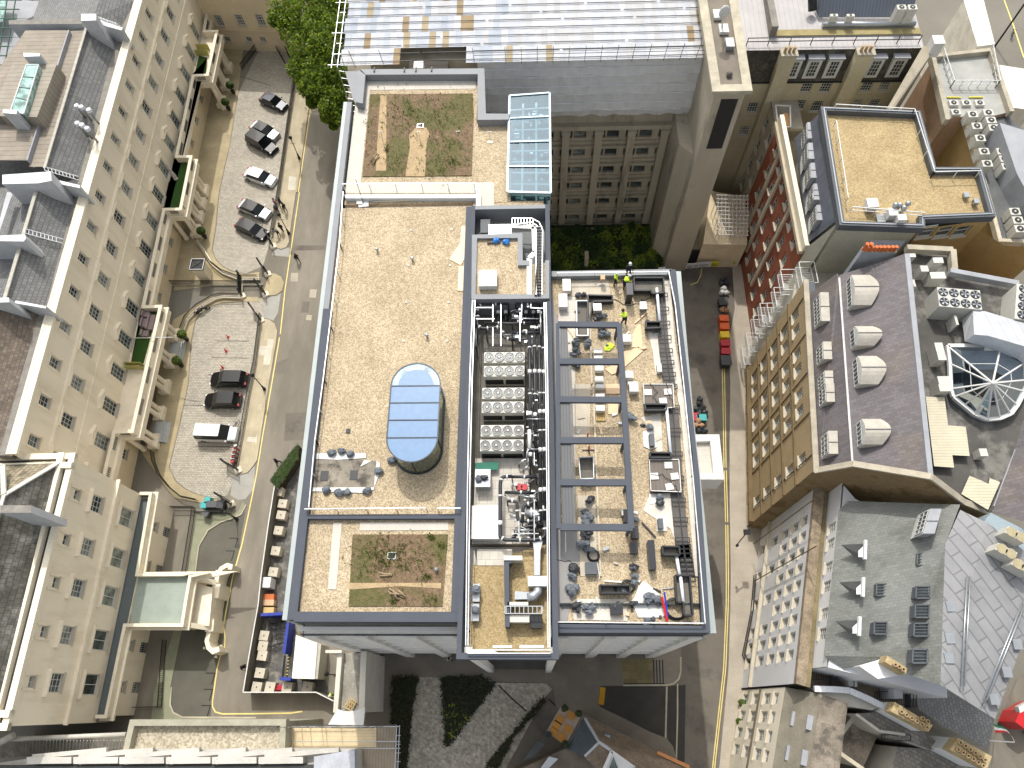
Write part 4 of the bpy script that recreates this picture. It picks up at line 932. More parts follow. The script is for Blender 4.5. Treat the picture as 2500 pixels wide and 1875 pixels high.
def pipe(pts,z,r=.12,clamps=True,label=None,n=8,m=None,grp='black insulated pipes in the middle bay'):
 V=[Vector(W(c_,x,y,z))for c_,x,y in pts]
 out=[V[0]]
 for i in range(1,len(V)-1):
  a_=(V[i-1]-V[i]);c_=(V[i+1]-V[i]);k=min(.35,a_.length/2.2,c_.length/2.2)
  for t in (0,.25,.5,.75,1):
   p0=V[i]+a_.normalized()*k;p2=V[i]+c_.normalized()*k
   out.append(p0*(1-t)**2+V[i]*2*t*(1-t)+p2*t*t)
 out.append(V[-1]);t=thing('insulated_pipe',label,'pipe',tuple(V[0]),grp)
 b=MB(m or pipe_m);b.tube(out,r,n);b.build('pipe',t)
 if clamps:
  b=MB(clamp_m);L_=0
  for i in range(len(V)-1):
   d=V[i+1]-V[i];k=max(1,int(d.length/1.5))
   for q in range(k):
    p=V[i].lerp(V[i+1],(q+.5)/k);u=d.normalized()*(.16 if q%2 else.06);b.tube([p-u,p+u],r*1.3,8)
  b.build('clamps',t)
 b=MB(dk)
 for p in (V[0],V[-1]):b.box((p.x,p.y,FZ),(.08,.08,p.z-FZ-.05))
 b.build('support',t);return t
for i,(xa,xb,ya,yb)in enumerate(((150,155,1240,700),(193,198,1230,540),(235,240,1235,1185),(270,275,1250,1180))):
 pipe([('21',xa,ya),('22',xb,0),('22',xb+4+(i>1)*5,yb)],28.3-.12*(i%2),.125,label='long black pipe number %d from the left beside the condensers'%(i+1)if False else ('leftmost','second','third','rightmost')[i]+' long black pipe running beside the condensers')
PL=[([('12',2211,795),('12',2125,800),('12',2110,850),('12',2108,1320),('12',2150,1345),('22',200,1345),('22',290,1320),('22',282,1180)],28.3,.14,'big black pipe looping round the white cabinet and back'),([('22',0,800),('22',215,800)],28.2,.12,'short cross pipe above the red valves'),([('12',2150,935),('22',215,935)],28.0,.12,'short cross pipe below the red valves'),([('12',2170,1010),('22',45,1010),('22',45,1180),('22',235,1185),('22',245,1100)],28.1,.12,'hooked pipe below the red valves'),([('22',90,1200),('22',98,1040),('22',180,1025),('22',215,980)],28.2,.12,'curved pipe ending beside the long pipes'),([('22',0,1330),('22',120,1225),('22',280,1225)],27.9,.12,'low pipe crossing to the lower right corner'),([('11',1905,1050),('11',1915,990),('11',1960,965),('11',2180,965)],28.2,.12,'pipe along the top edge of the upper pipe cluster'),([('11',1912,1000),('11',1912,1150),('11',1950,1180),('11',2050,1170),('11',2120,1165),('11',2140,1260),('11',2211,1275)],28.1,.13,'pipe bending down the left of the upper cluster'),([('11',1980,1130),('21',0,1135),('21',210,1125)],27.9,.11,'straight cross pipe in the upper cluster'),([('21',0,1215),('21',250,1215)],28.1,.13,'wide pipe at the foot of the upper cluster'),([('21',30,970),('21',240,970)],28.3,.1,'pipe under the cable ladder end'),([('21',0,1270),('21',130,1270),('21',150,1310),('21',150,1400)],28.0,.12,'pipe dropping into the leftmost long pipe')]
for pts,z,r,lb in PL:pipe(pts,z,r,True,'black insulated '+lb)
for i,(cr,x,y0,y1)in enumerate((('11',2090,990,1110),('11',2155,990,1110),('21',60,990,1110),('21',120,990,1110),('21',185,990,1110))):
 p=W(cr,x,y0,27.8);q=W(cr,x,y1,27.8);t=thing('pump','upright pump in the upper pipe cluster','pump',(p[0],p[1],FZ),'pumps in the upper pipe cluster')
 b=MB(dk);b.cyl((p[0],p[1]-.3,FZ),.2,.9,10);b.tube([(p[0],p[1]-.2,27.4),(q[0],q[1],27.4)],.1,8);b.build('body',t);b=MB(clamp_m);b.cyl((p[0],p[1]-.3,27.1),.15,.45,10);b.build('motor',t)
b=MB(galv)
for cr,pts in (('11',[(2045,930,2045,1120),(2115,930,2115,1330),(1900,1095,2060,1095),(1900,998,2050,998),(2045,1170,2045,1330)]),('21',[(85,945,80,1130),(165,950,160,1000),(160,1000,270,1005),(70,1040,70,1290),(0,1385,10,1390)]),('22',[(192,590,192,700),(192,1000,192,1350),(60,1180,60,1330),(0,1290,230,1290),(130,560,240,560)])):
 for a_ in pts:b.bar(W(cr,a_[0],a_[1],28.45),W(cr,a_[2],a_[3],28.45),.06)
b.build('strut_frame',off)
cabinet('control_cabinet','large flat white cabinet left of the looping pipe','cabinet',wbox,'12',1865,1048,2098,1335,26.9,28.2)
cabinet('chiller_box','light grey machine with sandbags on its lid beside green netting','plant unit',galv,'12',1895,735,2022,885,26.9,28.0)
b=MB(plain('green_net',(60,120,100),.9));q=WL(27.5,('12',1890,678),('12',2092,665),('12',2090,735),('12',1895,745));b.prism(XY(q),27.3,27.42);single(b,'debris_netting','folded green netting above the light grey machine','netting')
for i,(x,y)in enumerate(((2075,885),(2130,885))):
 x2=x+0 if i==0 else x
for i,(cr,x)in enumerate((('22',60),('22',108))):
 p=W(cr,x,885,28.0);t=thing('valve','red round valve %s in the lower pipe loop'%('on the left' if i==0 else 'on the right'),'valve',(p[0],p[1],26.9));b=MB(plain('valve_red',(170,24,34),.4));b.cyl((p[0],p[1],27.7),.26,.3,14);b.build('wheel',t);b=MB(dk);b.cyl((p[0],p[1],26.9),.09,.8,8);b.build('stem',t)
dct=thing('air_duct','silver air duct with a bend and white plenum at the bottom of the middle bay','duct',W('22',215,1450,27.2))
b=MB(galv);b.prism(XY(WL(28.2,('22',180,1355),('22',265,1355),('22',245,1440),('22',242,1650),('22',192,1650),('22',190,1440))),27.6,28.2);b.tube([W('23',220,100,28),W('23',225,140,28),W('23',190,175,28),W('23',130,180,28)],.36,12);b.prism(XY(WL(28.3,('23',25,132),('23',145,140),('23',145,200),('23',22,203))),27.5,28.3);b.build('duct',dct)
b=MB(wbox);b.prism(XY(WL(28.4,('23',135,0),('23',303,0),('23',300,88),('23',138,88))),27.4,28.4);b.build('plenum',dct)
cabinet('air_unit','white slatted air unit in the lower right of the middle bay','plant unit',offw,'23',-60,340,150,400,27.2,28.4)
cabinet('air_unit','narrow white unit above the slatted air unit','plant unit',offw,'23',-40,225,140,255,27.2,28.5)
cabinet('air_unit','black louvred unit right of the slatted air unit','plant unit',dk,'23',155,330,262,450,27.2,27.9)
cabinet('air_unit','white topped unit on the dark wall of the middle bay','plant unit',offw,'22',-70,1480,90,1520,27.2,28.6)
SB('plant_wall',cop,[('12',2140,1500),('22',0,1520),('22',0,1545),('12',2185,1545),('13',2190,440),('13',2150,440)],27.2,28.5)
cabinet('grey_crate','grey crate with a bag, upper of the pair at the left of the bay','crate',galv,'13',1872,68,1930,222,27.2,27.8)
cabinet('grey_crate','grey crate with a bag, lower of the pair at the left of the bay','crate',galv,'13',1862,240,1925,390,27.2,27.8)
rails=thing('guard_rail','white guard rail lining the inside of the middle bay','guard rail',(-4.8,3.4,27))
for xx in (1812,1832):rail(rails,[W('13',xx,600,28.9),W('12',xx+15,900,28.9),W('12',xx+35,0,28.9),W('11',xx+60,940,28.9)],.1,post=1.6,name='rail')
for xx in (305,322):rail(rails,[W('23',xx+6,620,28.9),W('22',xx-4,900,28.9),W('22',xx-14,0,28.9),W('21',xx-28,960,28.9)],.1,post=1.6,name='rail')
rail(rails,WL(28.9,('13',1815,640),('23',330,640)),.1,name='rail');rail(rails,WL(28.9,('13',1830,668),('23',330,668)),.1,name='rail')
b=MB(wbox)
for pts in ([('13',2045,600),('13',2211,600),('13',2211,622),('13',2045,622)],[('23',65,598),('23',275,598),('23',275,625),('23',65,625)],[('13',1845,640),('13',2040,640),('13',2100,665),('13',1845,662)]):b.prism(XY(WL(28.6,*pts)),28.2,28.6)
b.build('tray_lid',rails)
for i,(pts,z,r,lb)in enumerate((([('22',128,300),('22',300,302)],28.5,.05,'thin silver pipe crossing beside the middle condensers'),([('22',128,640),('22',130,560),('22',225,562)],28.5,.06,'bent silver pipe below the bottom condensers'),([('22',60,690),('22',120,640),('22',150,700),('22',100,740)],27.6,.09,'crooked silver pipe beside the netting'),([('22',150,395),('22',152,560)],28.5,.15,'fat white pipe section beside the bottom condensers'),([('22',0,880),('22',120,862)],27.6,.06,'thin silver pipe behind the red valves'),([('22',60,960),('22',210,985)],28.4,.05,'thin silver pipe under the cross pipes'),([('22',120,1110),('22',215,1110),('22',220,1160)],28.0,.3,'round silver vessel among the lower pipes'),([('22',20,1260),('22',180,1262)],28.3,.07,'silver pipe low in the pipe loop'),([('22',140,1020),('22',142,1200)],27.6,.08,'short upright silver pipe in the loop'),([('11',1900,1180),('11',1900,1330)],28.3,.05,'silver pipe at the left edge of the upper cluster'),([('11',1990,1230),('21',60,1235)],27.5,.07,'low silver pipe in the upper cluster'),([('21',0,1090),('21',240,1095)],28.2,.06,'silver header pipe over the pumps'),([('21',245,1010),('21',250,1230)],28.3,.07,'silver pipe at the right of the upper cluster'))):
 pipe(pts,z,r,i%2==0,lb,8,galv if i!=3 else wbox,'silver pipes in the middle bay')
rnd=random.Random(21)
for k in range(90):
 cr,x,y=('22',rnd.uniform(130,290),rnd.uniform(0,1300))if k%2 else (('21',rnd.uniform(0,270),rnd.uniform(960,1300))if k%4 else ('22',rnd.uniform(0,200),rnd.uniform(820,1330)))
 q=W(cr,x,y,28.0);b=MB(galv);b.box((q[0],q[1],27.2+rnd.random()*.9),(rnd.uniform(.1,.35),rnd.uniform(.08,.3),rnd.uniform(.1,.3)),0,rnd.choice([galv,clamp_m,dk,wbox,galv]))
 if k%3==0:b.bar(q,(q[0]+rnd.uniform(-.8,.8),q[1]+rnd.uniform(-.4,.4),28.2),.04,None,rnd.choice([galv,wbox]))
 single(b,'pipe_fitting','small valve or junction box among the pipes of the middle bay','fitting','small valves and junction boxes among the pipes')
b=MB(galv);b.path(WL(28.6,('23',-60,262),('23',262,262),('23',262,325),('23',-60,325)),.06,.06,None,True)
for k in range(9):b.bar(W('23',-50+k*38,262,28.6),W('23',-50+k*38,325,28.6),.05)
b.build('walkway_frame',off)
ZW=27.3;ZQ=27.9
SB('gravel_roof',GR,[('21',340,720),('21',1400,710),('22',1600,1659),('23',1650,420),('23',390,400)],26.8,ZW)
SB('grey_paving',mat('wing_paving',(150,148,146),.8,.08,.5,.04,8),[('21',345,900),('21',400,1130),('22',390,1250),('22',570,1250),('22',580,1520),('23',480,390),('23',392,390)],ZW-.1,ZW+.03)
boards=mat('scaffold_boards',(192,182,164),.8,.12,.7,.06,8,lines=[(0,.32,.02,.8)]);slabm=mat('roof_slab_white',(204,198,186),.85,.08,.6,.05,8,brick=(.6,.6,.015),plane='XY',mortar=.84,bvar=.04)
for m,pts in ((boards,[('21',510,770),('21',835,755),('21',850,900),('21',520,900)]),(slabm,[('21',400,900),('21',550,905),('21',545,1659),('22',550,1240),('22',480,1240),('21',400,1120)]),(boards,[('22',540,0),('22',680,0),('22',670,470),('22',545,480)]),(boards,[('22',565,960),('22',715,965),('22',740,1659),('22',590,1659)]),(slabm,[('21',1175,1215),('21',1285,1215),('21',1305,1560),('21',1240,1580),('21',1220,1400)]),(slabm,[('22',1110,290),('22',1285,250),('22',1300,580),('22',1250,590),('22',1200,400)]),(slabm,[('22',1190,950),('22',1390,940),('22',1425,1400),('22',1370,1250),('22',1130,1090)]),(slabm,[('23',530,200),('23',985,200),('23',1000,390),('23',530,380)]),(mat('membrane_dark',(88,84,78),.9,.2,1),[('23',1100,100),('23',1245,130),('23',1280,350),('23',1105,355)])):
 b=MB(m);b.prism(XY(WL(ZW,*pts)),ZW-.05,ZW+.05);b.build('roof_paving',off)
b=MB(copm);b.prism(XY(WL(ZQ,('21',338,683),('21',1380,664),('21',1352,712),('21',340,728))),26.5,ZQ);b.build('coping',off)
b=MB(cop);b.prism(XY(WL(ZQ,('21',1360,668),('21',1412,668),('22',1530,0),('22',1620,800),('23',1715,490),('23',1640,430),('22',1560,600),('21',1405,1000))),25,ZQ);b.prism(XY(WL(ZQ,('23',388,415),('23',1640,430),('23',1715,490),('23',388,492))),25.5,ZQ,None,None);b.build('coping',off)
b=MB(copl);b.prism(XY(WL(25.6,('21',1418,682),('21',1458,684),('22',1570,300),('22',1660,1100),('22',1715,1659),('23',1765,495),('23',1700,495))),24.8,25.6);b.build('coping',off)
rail(off,WL(ZQ,('21',395,725),('21',1345,715),('21',1400,1000),('22',1470,0),('22',1550,800),('23',1655,415)),.5,post=3)
rail(off,WL(ZQ,('23',395,405),('23',1640,415)),.5,post=3)
pg=thing('steel_pergola','dark grey steel pergola frame of six bays over the right wing roof','pergola',W('22',700,0,ZW));ZY=29.6
def beam(a_,c_,w_=.42,m=cop):b=MB(m);dz=.012 if abs(a_[1]-c_[1])<200 else 0;dz+=.004*(a_[0]==c_[0]);b.bar(W(*a_,ZY+dz),W(*c_,ZY+dz),w_,.3);b.build('beam',pg)
bx=[('21',395,1145,925,1150),('21',395,1466,945,1466),('22',395,135,965,138),('22',400,488,985,488),('22',405,850,1010,852),('22',415,1236,1040,1240)]
for cr,xa,ya,xb,yb in bx:beam((cr,xa,ya),(cr,xb,yb),.48)
beam(('21',925,1140),('22',958,0));beam(('22',958,0),('22',1030,1250));beam(('21',395,1140),('22',400,1250),.3)
lou=mat('louvre',(88,90,92),.5,.05,.5,.03,8,lines=[(0,.22,.05,.6)])
for i in range(5):
 a_=bx[i];c_=bx[i+1];q=[W(a_[0],a_[1]+20,a_[2]+18,ZY),W(a_[0],478+i*12,a_[2]+18,ZY),W(c_[0],488+i*12,c_[2]-18,ZY),W(c_[0],c_[1]+20,c_[2]-18,ZY)]
 b=MB(lou);b.prism(XY(q),ZY-.08,ZY-.02);b.build('louvre_panel',pg)
for cr,x,y in (('21',925,1150),('21',945,1466),('22',965,138),('22',985,488),('22',1010,852),('22',1035,1240)):
 q=W(cr,x,y,ZY);b=MB(cop);b.box((q[0]-.1,q[1],ZW),(.2,.2,ZY-ZW-.1));b.build('post',pg)
deckm=mat('composite_deck',(112,104,96),.8,.1,.6,.05,8,lines=[(0,.3,.03,.7)])
for i,pts in enumerate(([('22',1135,0),('22',1390,0),('22',1400,200),('22',1330,205),('22',1325,175),('22',1140,172)],[('22',1185,650),('22',1440,650),('22',1460,930),('22',1200,920)])):
 t=thing('raised_deck',('upper' if i==0 else 'lower')+' raised brown deck with white board offcuts on the right wing','deck',W(*pts[0],ZW));b=MB(deckm);b.prism(XY(WL(27.8,*pts)),ZW,27.8,dk,deckm);b.build('deck',t)
 r=MB(wbox);r.path(WL(27.85,*pts),.06,.06,None,True);r.build('edge_trim',t)
 for j,(x,y)in enumerate(((1175,70),(1345,65),(1305,145))if i==0 else ((1350,700),(1230,795),(1405,795),(1360,885))):
  q=W('22',x,y,27.85);r=MB(wbox);r.box(q,(.58,.5,.04),.05*j);r.build('board',t)
for i,(cr,pts)in enumerate((('21',[(1290,870),(1325,1300),(1370,1659)]),('22',[(1390,180),(1430,900),(1490,1500)]),('22',[(1480,1380),(1520,1659)]))):
 t=thing('cable_channel',('upper','middle','lower')[i]+' dark services channel with steel brackets along the right parapet','channel',W(cr,*pts[0],ZW))
 V=[W(cr,x,y,27.75)for x,y in pts];b=MB(mat('channel_floor',(98,94,90),.9));ribbon(b,V,-.5,.5,ZW,ZW+.1);b.build('tray',t)
 b=MB(dk);n=8
 for k in range(n):
  s=k/(n-1)*(len(V)-1);j=min(int(s),len(V)-2);p=Vector(V[j]).lerp(Vector(V[j+1]),s-j)
  b.path([(p.x-.5,p.y,27.7),(p.x+.5,p.y,27.7),(p.x+.5,p.y-.35,27.7),(p.x-.5,p.y-.35,27.7)],.06,.06,None,True)
 b.path(V,.07,.07);b.build('bracket',t)
def frame_px(name,label,cat,pts,z,m=dk,w_=.12,cross=0):
 t=thing(name,label,cat,W(*pts[0],ZW));V=WL(z,*pts);b=MB(m);b.path(V,w_,.5,None,True);b.build('frame',t)
 b=MB(MATS['deck_dark']);b.prism(XY(V),ZW,z-.25);b.build('tray',t);return t
frame_px('planter_frame','long black steel trough along the top parapet of the right wing','trough',[('21',1050,750),('21',1305,750),('21',1310,880),('21',1205,885),('21',1200,860),('21',1055,860)],27.9)
frame_px('planter_frame','black edged timber deck at the top left of the right wing','trough',[('21',655,900),('21',865,905),('21',868,950),('21',700,955),('21',660,1130),('21',650,1130)],27.7)
frame_px('planter_frame','small black steel trough beside the ply sheets','trough',[('21',1155,1130),('21',1280,1130),('21',1280,1180),('21',1155,1185)],27.9)
frame_px('planter_frame','black steel trough below the upper raised deck','trough',[('22',1145,180),('22',1330,180),('22',1330,230),('22',1150,232)],27.9)
frame_px('planter_frame','black steel trough above the lower raised deck','trough',[('22',1190,598),('22',1365,600),('22',1370,640),('22',1190,640)],27.9)
frame_px('planter_frame','open grey steel box frame near the lower right corner','trough',[('22',1295,1405),('22',1440,1408),('22',1445,1478),('22',1298,1475)],28.1)
frame_px('planter_frame','long black trough at the bottom right of the right wing','trough',[('23',1405,0),('23',1530,0),('23',1558,340),('23',1480,342),('23',1475,230),('23',1420,230)],27.9)
frame_px('planter_frame','black trough with hoses above the white slabs','trough',[('23',755,85),('23',1015,85),('23',1015,150),('23',760,150)],27.9)
frame_px('planter_frame','steel lattice frame on boards at the left of the wing','trough',[('21',555,950),('21',650,950),('21',655,1250),('21',560,1250)],27.6,galv,.07)
frame_px('planter_frame','scaffold trolley frame below the third pergola beam','trough',[('22',575,640),('22',700,635),('22',705,820),('22',590,825)],28.0,galv,.07)
b=MB(plain('pipe_white',(228,232,236),.4))
for a_,c_ in ((('21',1250,830),('21',1275,1115)),(('22',1335,205),('22',1370,600)),(('23',1455,0),('23',1480,230)),(('22',1420,1480),('22',1450,1659))):
 b2=MB(b.cur);b2.tube([W(*a_,28.0),W(*c_,28.0)],.12,8);single(b2,'duct_pipe','long white pipe lying over the services channel','pipe','white pipes lying over the services channel')
for i,(cr,x0,y0,x1,y1,h,lb)in enumerate((('21',435,750,510,850,.7,'tall white box at the top left of the right wing'),('21',402,876,480,990,.7,'white box just below the tall one at top left'),('21',700,960,776,1022,.7,'white box on gravel above the first pergola beam'),('21',955,1228,1030,1290,.7,'white box on the ply beside the small black trough'),('21',705,1352,780,1388,.7,'flat white box below the hi vis jacket'),('21',707,1412,782,1442,.6,'flat white box touching the second pergola beam'),('21',716,1495,792,1540,.6,'white box just under the second pergola beam'),('21',716,1590,792,1640,.6,'white box in the middle of the second bay'),('21',970,1542,1050,1602,.7,'white box on gravel right of the second bay'),('21',1000,1636,1086,1659,.7,'white box half way down the wing right of the pergola'),('22',722,0,800,30,.6,'white box low in the second bay'),('22',722,82,800,118,.5,'white box above the third pergola beam'),('22',722,180,802,228,.6,'white box standing on a pallet in the third bay'),('22',1012,0,1094,62,.7,'double white box right of the third beam'),('21',1252,1480,1296,1550,.5,'white box on pale slabs by the right channel'),('22',790 if False else 945,1078,992,1130,.5,'white crate at the end of the fifth bay'))):
 cabinet('white_box',lb,'box',wbox,cr,x0,y0,x1,y1,ZW+.05,ZW+.05+h,'white boxes on the right wing roof')
cabinet('timber_crate','small plywood crate on the parapet of the right wing','crate',plain('ply',(206,172,136),.8),'21',764,712,804,752,ZQ,ZQ+.4)
cabinet('site_box','tall black site box beside two workers','site box',plain('black_box',(38,40,46),.35),'21',985,785,1048,885,ZW,ZW+1.6)
cabinet('site_box','long narrow black site box in the lower right wing','site box',MATS['black_box'],'22',1172,1345,1248,1600,ZW,ZW+.9)
cabinet('site_box','black tool box under the last pergola beam','site box',MATS['black_box'],'22',1030,1222,1098,1330,ZW,ZW+.7)
cabinet('site_box','black tool box below the last pergola beam, grey bag on it','site box',MATS['black_box'],'22',1020,1365,1092,1460,ZW,ZW+.6)
cabinet('site_box','black bin at the end of the fifth bay','site box',MATS['black_box'],'22',960,1080,1000,1190,ZW,ZW+.7)
cabinet('pallet_box','pale grey machine on a white sheet in the middle right','machine',MATS['lead_dark'],'22',1185,425,1235,530,ZW,ZW+.6)
cabinet('pallet_box','grey machine on white pallet below the lower deck','machine',MATS['lead_dark'],'22',1260,1158,1310,1245,ZW+.15,ZW+.6)
cabinet('pallet_box','black unit in clear wrapping on the bottom slabs','machine',MATS['black_box'],'23',845,245,960,335,ZW,ZW+.5)
cabinet('pallet_box','grey wrapped block below the flat boxes at bottom left','machine',MATS['lead_dark'],'22',630,1535,740,1640,ZW,ZW+.6)
for i,pts in enumerate(([('22',1130,410),('22',1200,400),('22',1260,540),('22',1200,570),('22',1135,540)],[('22',1245,1140),('22',1330,1130),('22',1335,1270),('22',1250,1272)],[('23',1090,90),('23',1060,180),('23',1030,220),('23',1090,360),('23',1290,360),('23',1320,340),('23',1270,160),('23',1140,40)],[('22',1180,950),('22',1320,960),('22',1310,1020),('22',1190,1040)])):
 b=MB(wbox);b.prism(XY(WL(ZW,*pts)),ZW+.052,ZW+.09);single(b,'dust_sheet',('white sheet under the pale grey machine','white pallet cover under the lower grey machine','large white sheet round the dark membrane patch','white sheet below the lower raised deck')[i],'sheet')
ply=mat('plywood',(226,194,158),.8,.08,.7,.05,8)
for i,pts in enumerate(([('21',1085,1145),('21',1112,1148),('21',1128,1340),('21',1035,1345),('21',1040,1230)],[('21',1080,1345),('21',1130,1375),('21',970,1515),('21',945,1420),('21',950,1385)],[('21',800,1530),('21',910,1480),('21',915,1560),('21',860,1580)],[('22',830,165),('22',915,165),('22',915,262),('22',832,262)],[('22',810,0),('22',930,0),('22',930,85),('22',810,85)])):
 b=MB(ply);b.prism(XY(WL(ZW,*pts)),ZW+.052,ZW+.08+i*.003);single(b,'plywood_sheet',('tall plywood sheet beside the small black trough','large slanting plywood sheet pointing to the lower left','small plywood offcut inside the second bay','square plywood sheet in the third bay','brown board above the third beam')[i],'plywood')
for i,pts in enumerate(([('11',1775,292),('11',1858,292),('11',1850,500),('11',1762,440)],[('11',1762,440),('11',1850,500),('11',1768,632),('11',1668,580)],[('11',1752,642),('11',1846,645),('11',1842,858),('11',1744,854)])):
 b=MB(mat('plywood_pale',(232,210,180),.8,.06,.7));b.prism(XY(WL(ZR,*pts)),ZR,ZR+.03+i*.02);single(b,'plywood_sheet',('upper','slanting middle','lower')[i]+' pale board lying against the middle bay wall','plywood')
bagm=mat('rubble_bag',(96,102,108),.7,.25,3,.1,8,spec=.5)
bagd=mat('rubble_bag_dark',(50,52,56),.5,.25,3,.1,8,spec=.5)
bgd=[('12',660,600),('12',747,585),('12',820,605),('12',1175,665),('12',1065,755),('12',612,922),('12',720,942),('12',790,940),('12',965,925)]
for i,(cr,x,y)in enumerate(bgd):
 q=W(cr,x,y,ZR);b=MB(bagm);b.blob((q[0],q[1],ZR+.2),(.34,.3,.26),9,.22,seed=i);single(b,'sandbag','grey sack holding down the white sheet round the roof opening','sack','grey sacks round the roof opening')
bl=[('22',660,1010,2),('22',655,1130,4),('22',640,1200,4),('22',640,1290,5),('22',620,1370,4),('22',640,1450,3),('21',600,910,2),('21',560,1310,4),('21',560,1400,4),('21',570,1500,2),('21',760,1240,2),('21',825,1240,2),('21',790,1185,2),('22',1035,290,3),('22',1190,375,1),('22',1240,1000,2),('22',1285,990,2),('22',1060,1170,1),('22',1060,1580,3),('23',520,30,2),('23',515,120,3),('23',570,280,3),('23',655,240,2),('23',655,310,2),('23',905,290,2),('23',1190,200,4),('23',1240,210,3),('23',1050,240,1),('23',1190,385,2),('23',960,110,2),('23',890,120,1),('23',1080,30,3),('12',1925,820,1),('12',1975,810,1),('13',1895,120,1),('13',1895,300,1),('22',540,1620,3),('21',635,1300,2),('21',780,1070,2),('21',740,1100,2)]
for i,(cr,x,y,n)in enumerate(bl):
 b=MB(bagm if i%3 else bagd);rnd=random.Random(i);zb=28.0 if cr in ('12','13')else ZW+.1
 if x<60:zb=ZR
 q=W(cr,x,y,zb)
 for k in range(n):b.blob((q[0]+rnd.uniform(-.3,.3)*(n>1),q[1]+rnd.uniform(-.3,.3)*(n>1),zb+.15+.1*k),(rnd.uniform(.2,.36),rnd.uniform(.18,.3),.2),8,.28,seed=i*7+k)
 single(b,'rubble_sack','crumpled grey site sack on the roof','sack','crumpled grey site sacks on the roof')
rp=thing('roof_opening','square patch of exposed deck edged by white sheeting on the gravel roof','roof patch',W('12',760,770,ZR))
b=MB(mat('exposed_deck',(140,132,118),.9,.2,1.2,.12,7,c2=(84,80,72),c2s=.8));b.prism(XY(WL(ZR,('12',515,650),('12',900,652),('12',1040,665),('12',1022,895),('12',500,893))),ZR,ZR+.03);b.build('deck',rp)
b=MB(wbox)
for pts in ([('12',485,600),('12',950,597),('12',950,640),('12',700,655),('12',487,645)],[('12',450,895),('12',1025,893),('12',1020,912),('12',925,940),('12',450,925)],[('12',1045,660),('12',1072,690),('12',1068,770),('12',1022,895),('12',1028,800)],[('12',940,655),('12',1000,665),('12',900,715)]):b.prism(XY(WL(ZR,*pts)),ZR+.03,ZR+.08)
b.build('sheeting',rp)
b=MB(plain('drain_dark',(78,78,78),.8))
for x,y in ((590,790),(845,785)):q=W('12',x,y,ZR+.04);b.box(q,(.6,.75,.03))
b.build('drain',rp)
for cr,x,y in (('11',1338,328),('11',1690,325),('11',1318,633),('11',1677,632),('11',1297,952),('11',1663,952),('11',1274,1286),('11',1650,1286)):
 q=W(cr,x,y,ZR);b=MB(pav_w);b.box((q[0],q[1],ZR),(.2,.2,.06));single(b,'roof_marker','small square white marker slab on the gravel roof','marker slab','white marker slabs on the gravel roof')
for cr,x,y in (('11',1042,490),('11',1348,570),('11',1474,1232),('13',1555 if False else 1555,-60)):
 q=W(cr,x,y,ZR+.4);t=thing('roof_vent','small capped vent pipe on the gravel roof','vent',(q[0],q[1],ZR),'capped vent pipes on the gravel roofs');b=MB(galv);b.cyl((q[0],q[1],ZR),.08,.35,8);b.build('pipe',t);b=MB(galv);b.lathe((q[0],q[1],ZR+.32),[(.16,0),(.16,.1),(.05,.2)],10);b.build('cap',t)
b=MB(dk);q=W('12',797,405,ZR);b.box(q,(.32,.34,.1));single(b,'roof_drain','small dark square drain box on the gravel roof','drain')
for cr,x,y,lb in (('10',1420,1088,'framed drain in the upper sedum bed'),('12',1172,1482,'framed drain in the lower sedum bed')):
 q=W(cr,x,y,ZR+.1);t=thing('roof_drain',lb,'drain',q);b=MB(galv);b.path([(q[0]-.28,q[1]-.22,q[2]+.03),(q[0]+.28,q[1]-.22,q[2]+.03),(q[0]+.28,q[1]+.22,q[2]+.03),(q[0]-.28,q[1]+.22,q[2]+.03)],.06,.06,None,True);b.build('frame',t);b=MB(dk);b.box((q[0],q[1],ZR+.08),(.35,.28,.03));b.build('grate',t)
logm=mat('dead_wood',(150,132,104),.9,.25,3)
for i,(cr,pts,lb)in enumerate((('10',[(990,1400,1060,1330),(1000,1410,1065,1350),(985,1390,1045,1320),(1010,1415,1050,1340)],'small heap of branches in the upper sedum bed'),('12',[(1065,1640,1180,1637),(1070,1655,1175,1650),(1060,1625,1160,1650)],'three short logs in the lower sedum bed'),('13',[(1140,130,1235,205),(1150,110,1275,190),(1160,160,1280,150),(1180,120,1220,200),(1150,150,1260,160),(1230,125,1290,180)],'heap of pale branches at the foot of the lower bed'))):
 b=MB(logm)
 for j,(xa,ya,xb,yb)in enumerate(pts):b.tube([W(cr,xa,ya,ZR+.15+.04*j),W(cr,xb,yb,ZR+.15+.03*j)],.06,7)
 single(b,'log_pile',lb,'log pile')
for cr,x,y in (('10',1020,620),('10',1280,620),('10',1380,618),('10',1515,615)):
 q=W(cr,x,y,ZR+.9);b=MB(dk);b.bar(q,(q[0],q[1]-.1,ZR+.1),.09);b.bar(q,(q[0],q[1]+.55,ZR+.9),.12);b.box((q[0],q[1]-.15,ZR),(.3,.3,.12),0,galv);single(b,'anchor_post','short black bracket over the top parapet','bracket','black brackets over the top parapet')
for cr,x,y,x2,y2 in (('10',1745,1135,1760,770),('10',2018,1140,2024,1420),('10',1405,1140,1385,1525),('10',1078,1135,1110,800)):
 q=W(cr,x,y,ZR+1.1);b=MB(galv);b.box((q[0],q[1]-.2,ZR),(.4,.16,.05));b.bar((q[0],q[1]-.2,ZR),q,.04);b.bar((q[0]-.2,q[1],q[2]),(q[0]+.2,q[1]+.05,q[2]),.05,.05,wbox);single(b,'safety_anchor','thin upright safety post with white cross head on the upper roof','safety post','thin safety posts on the upper roof')
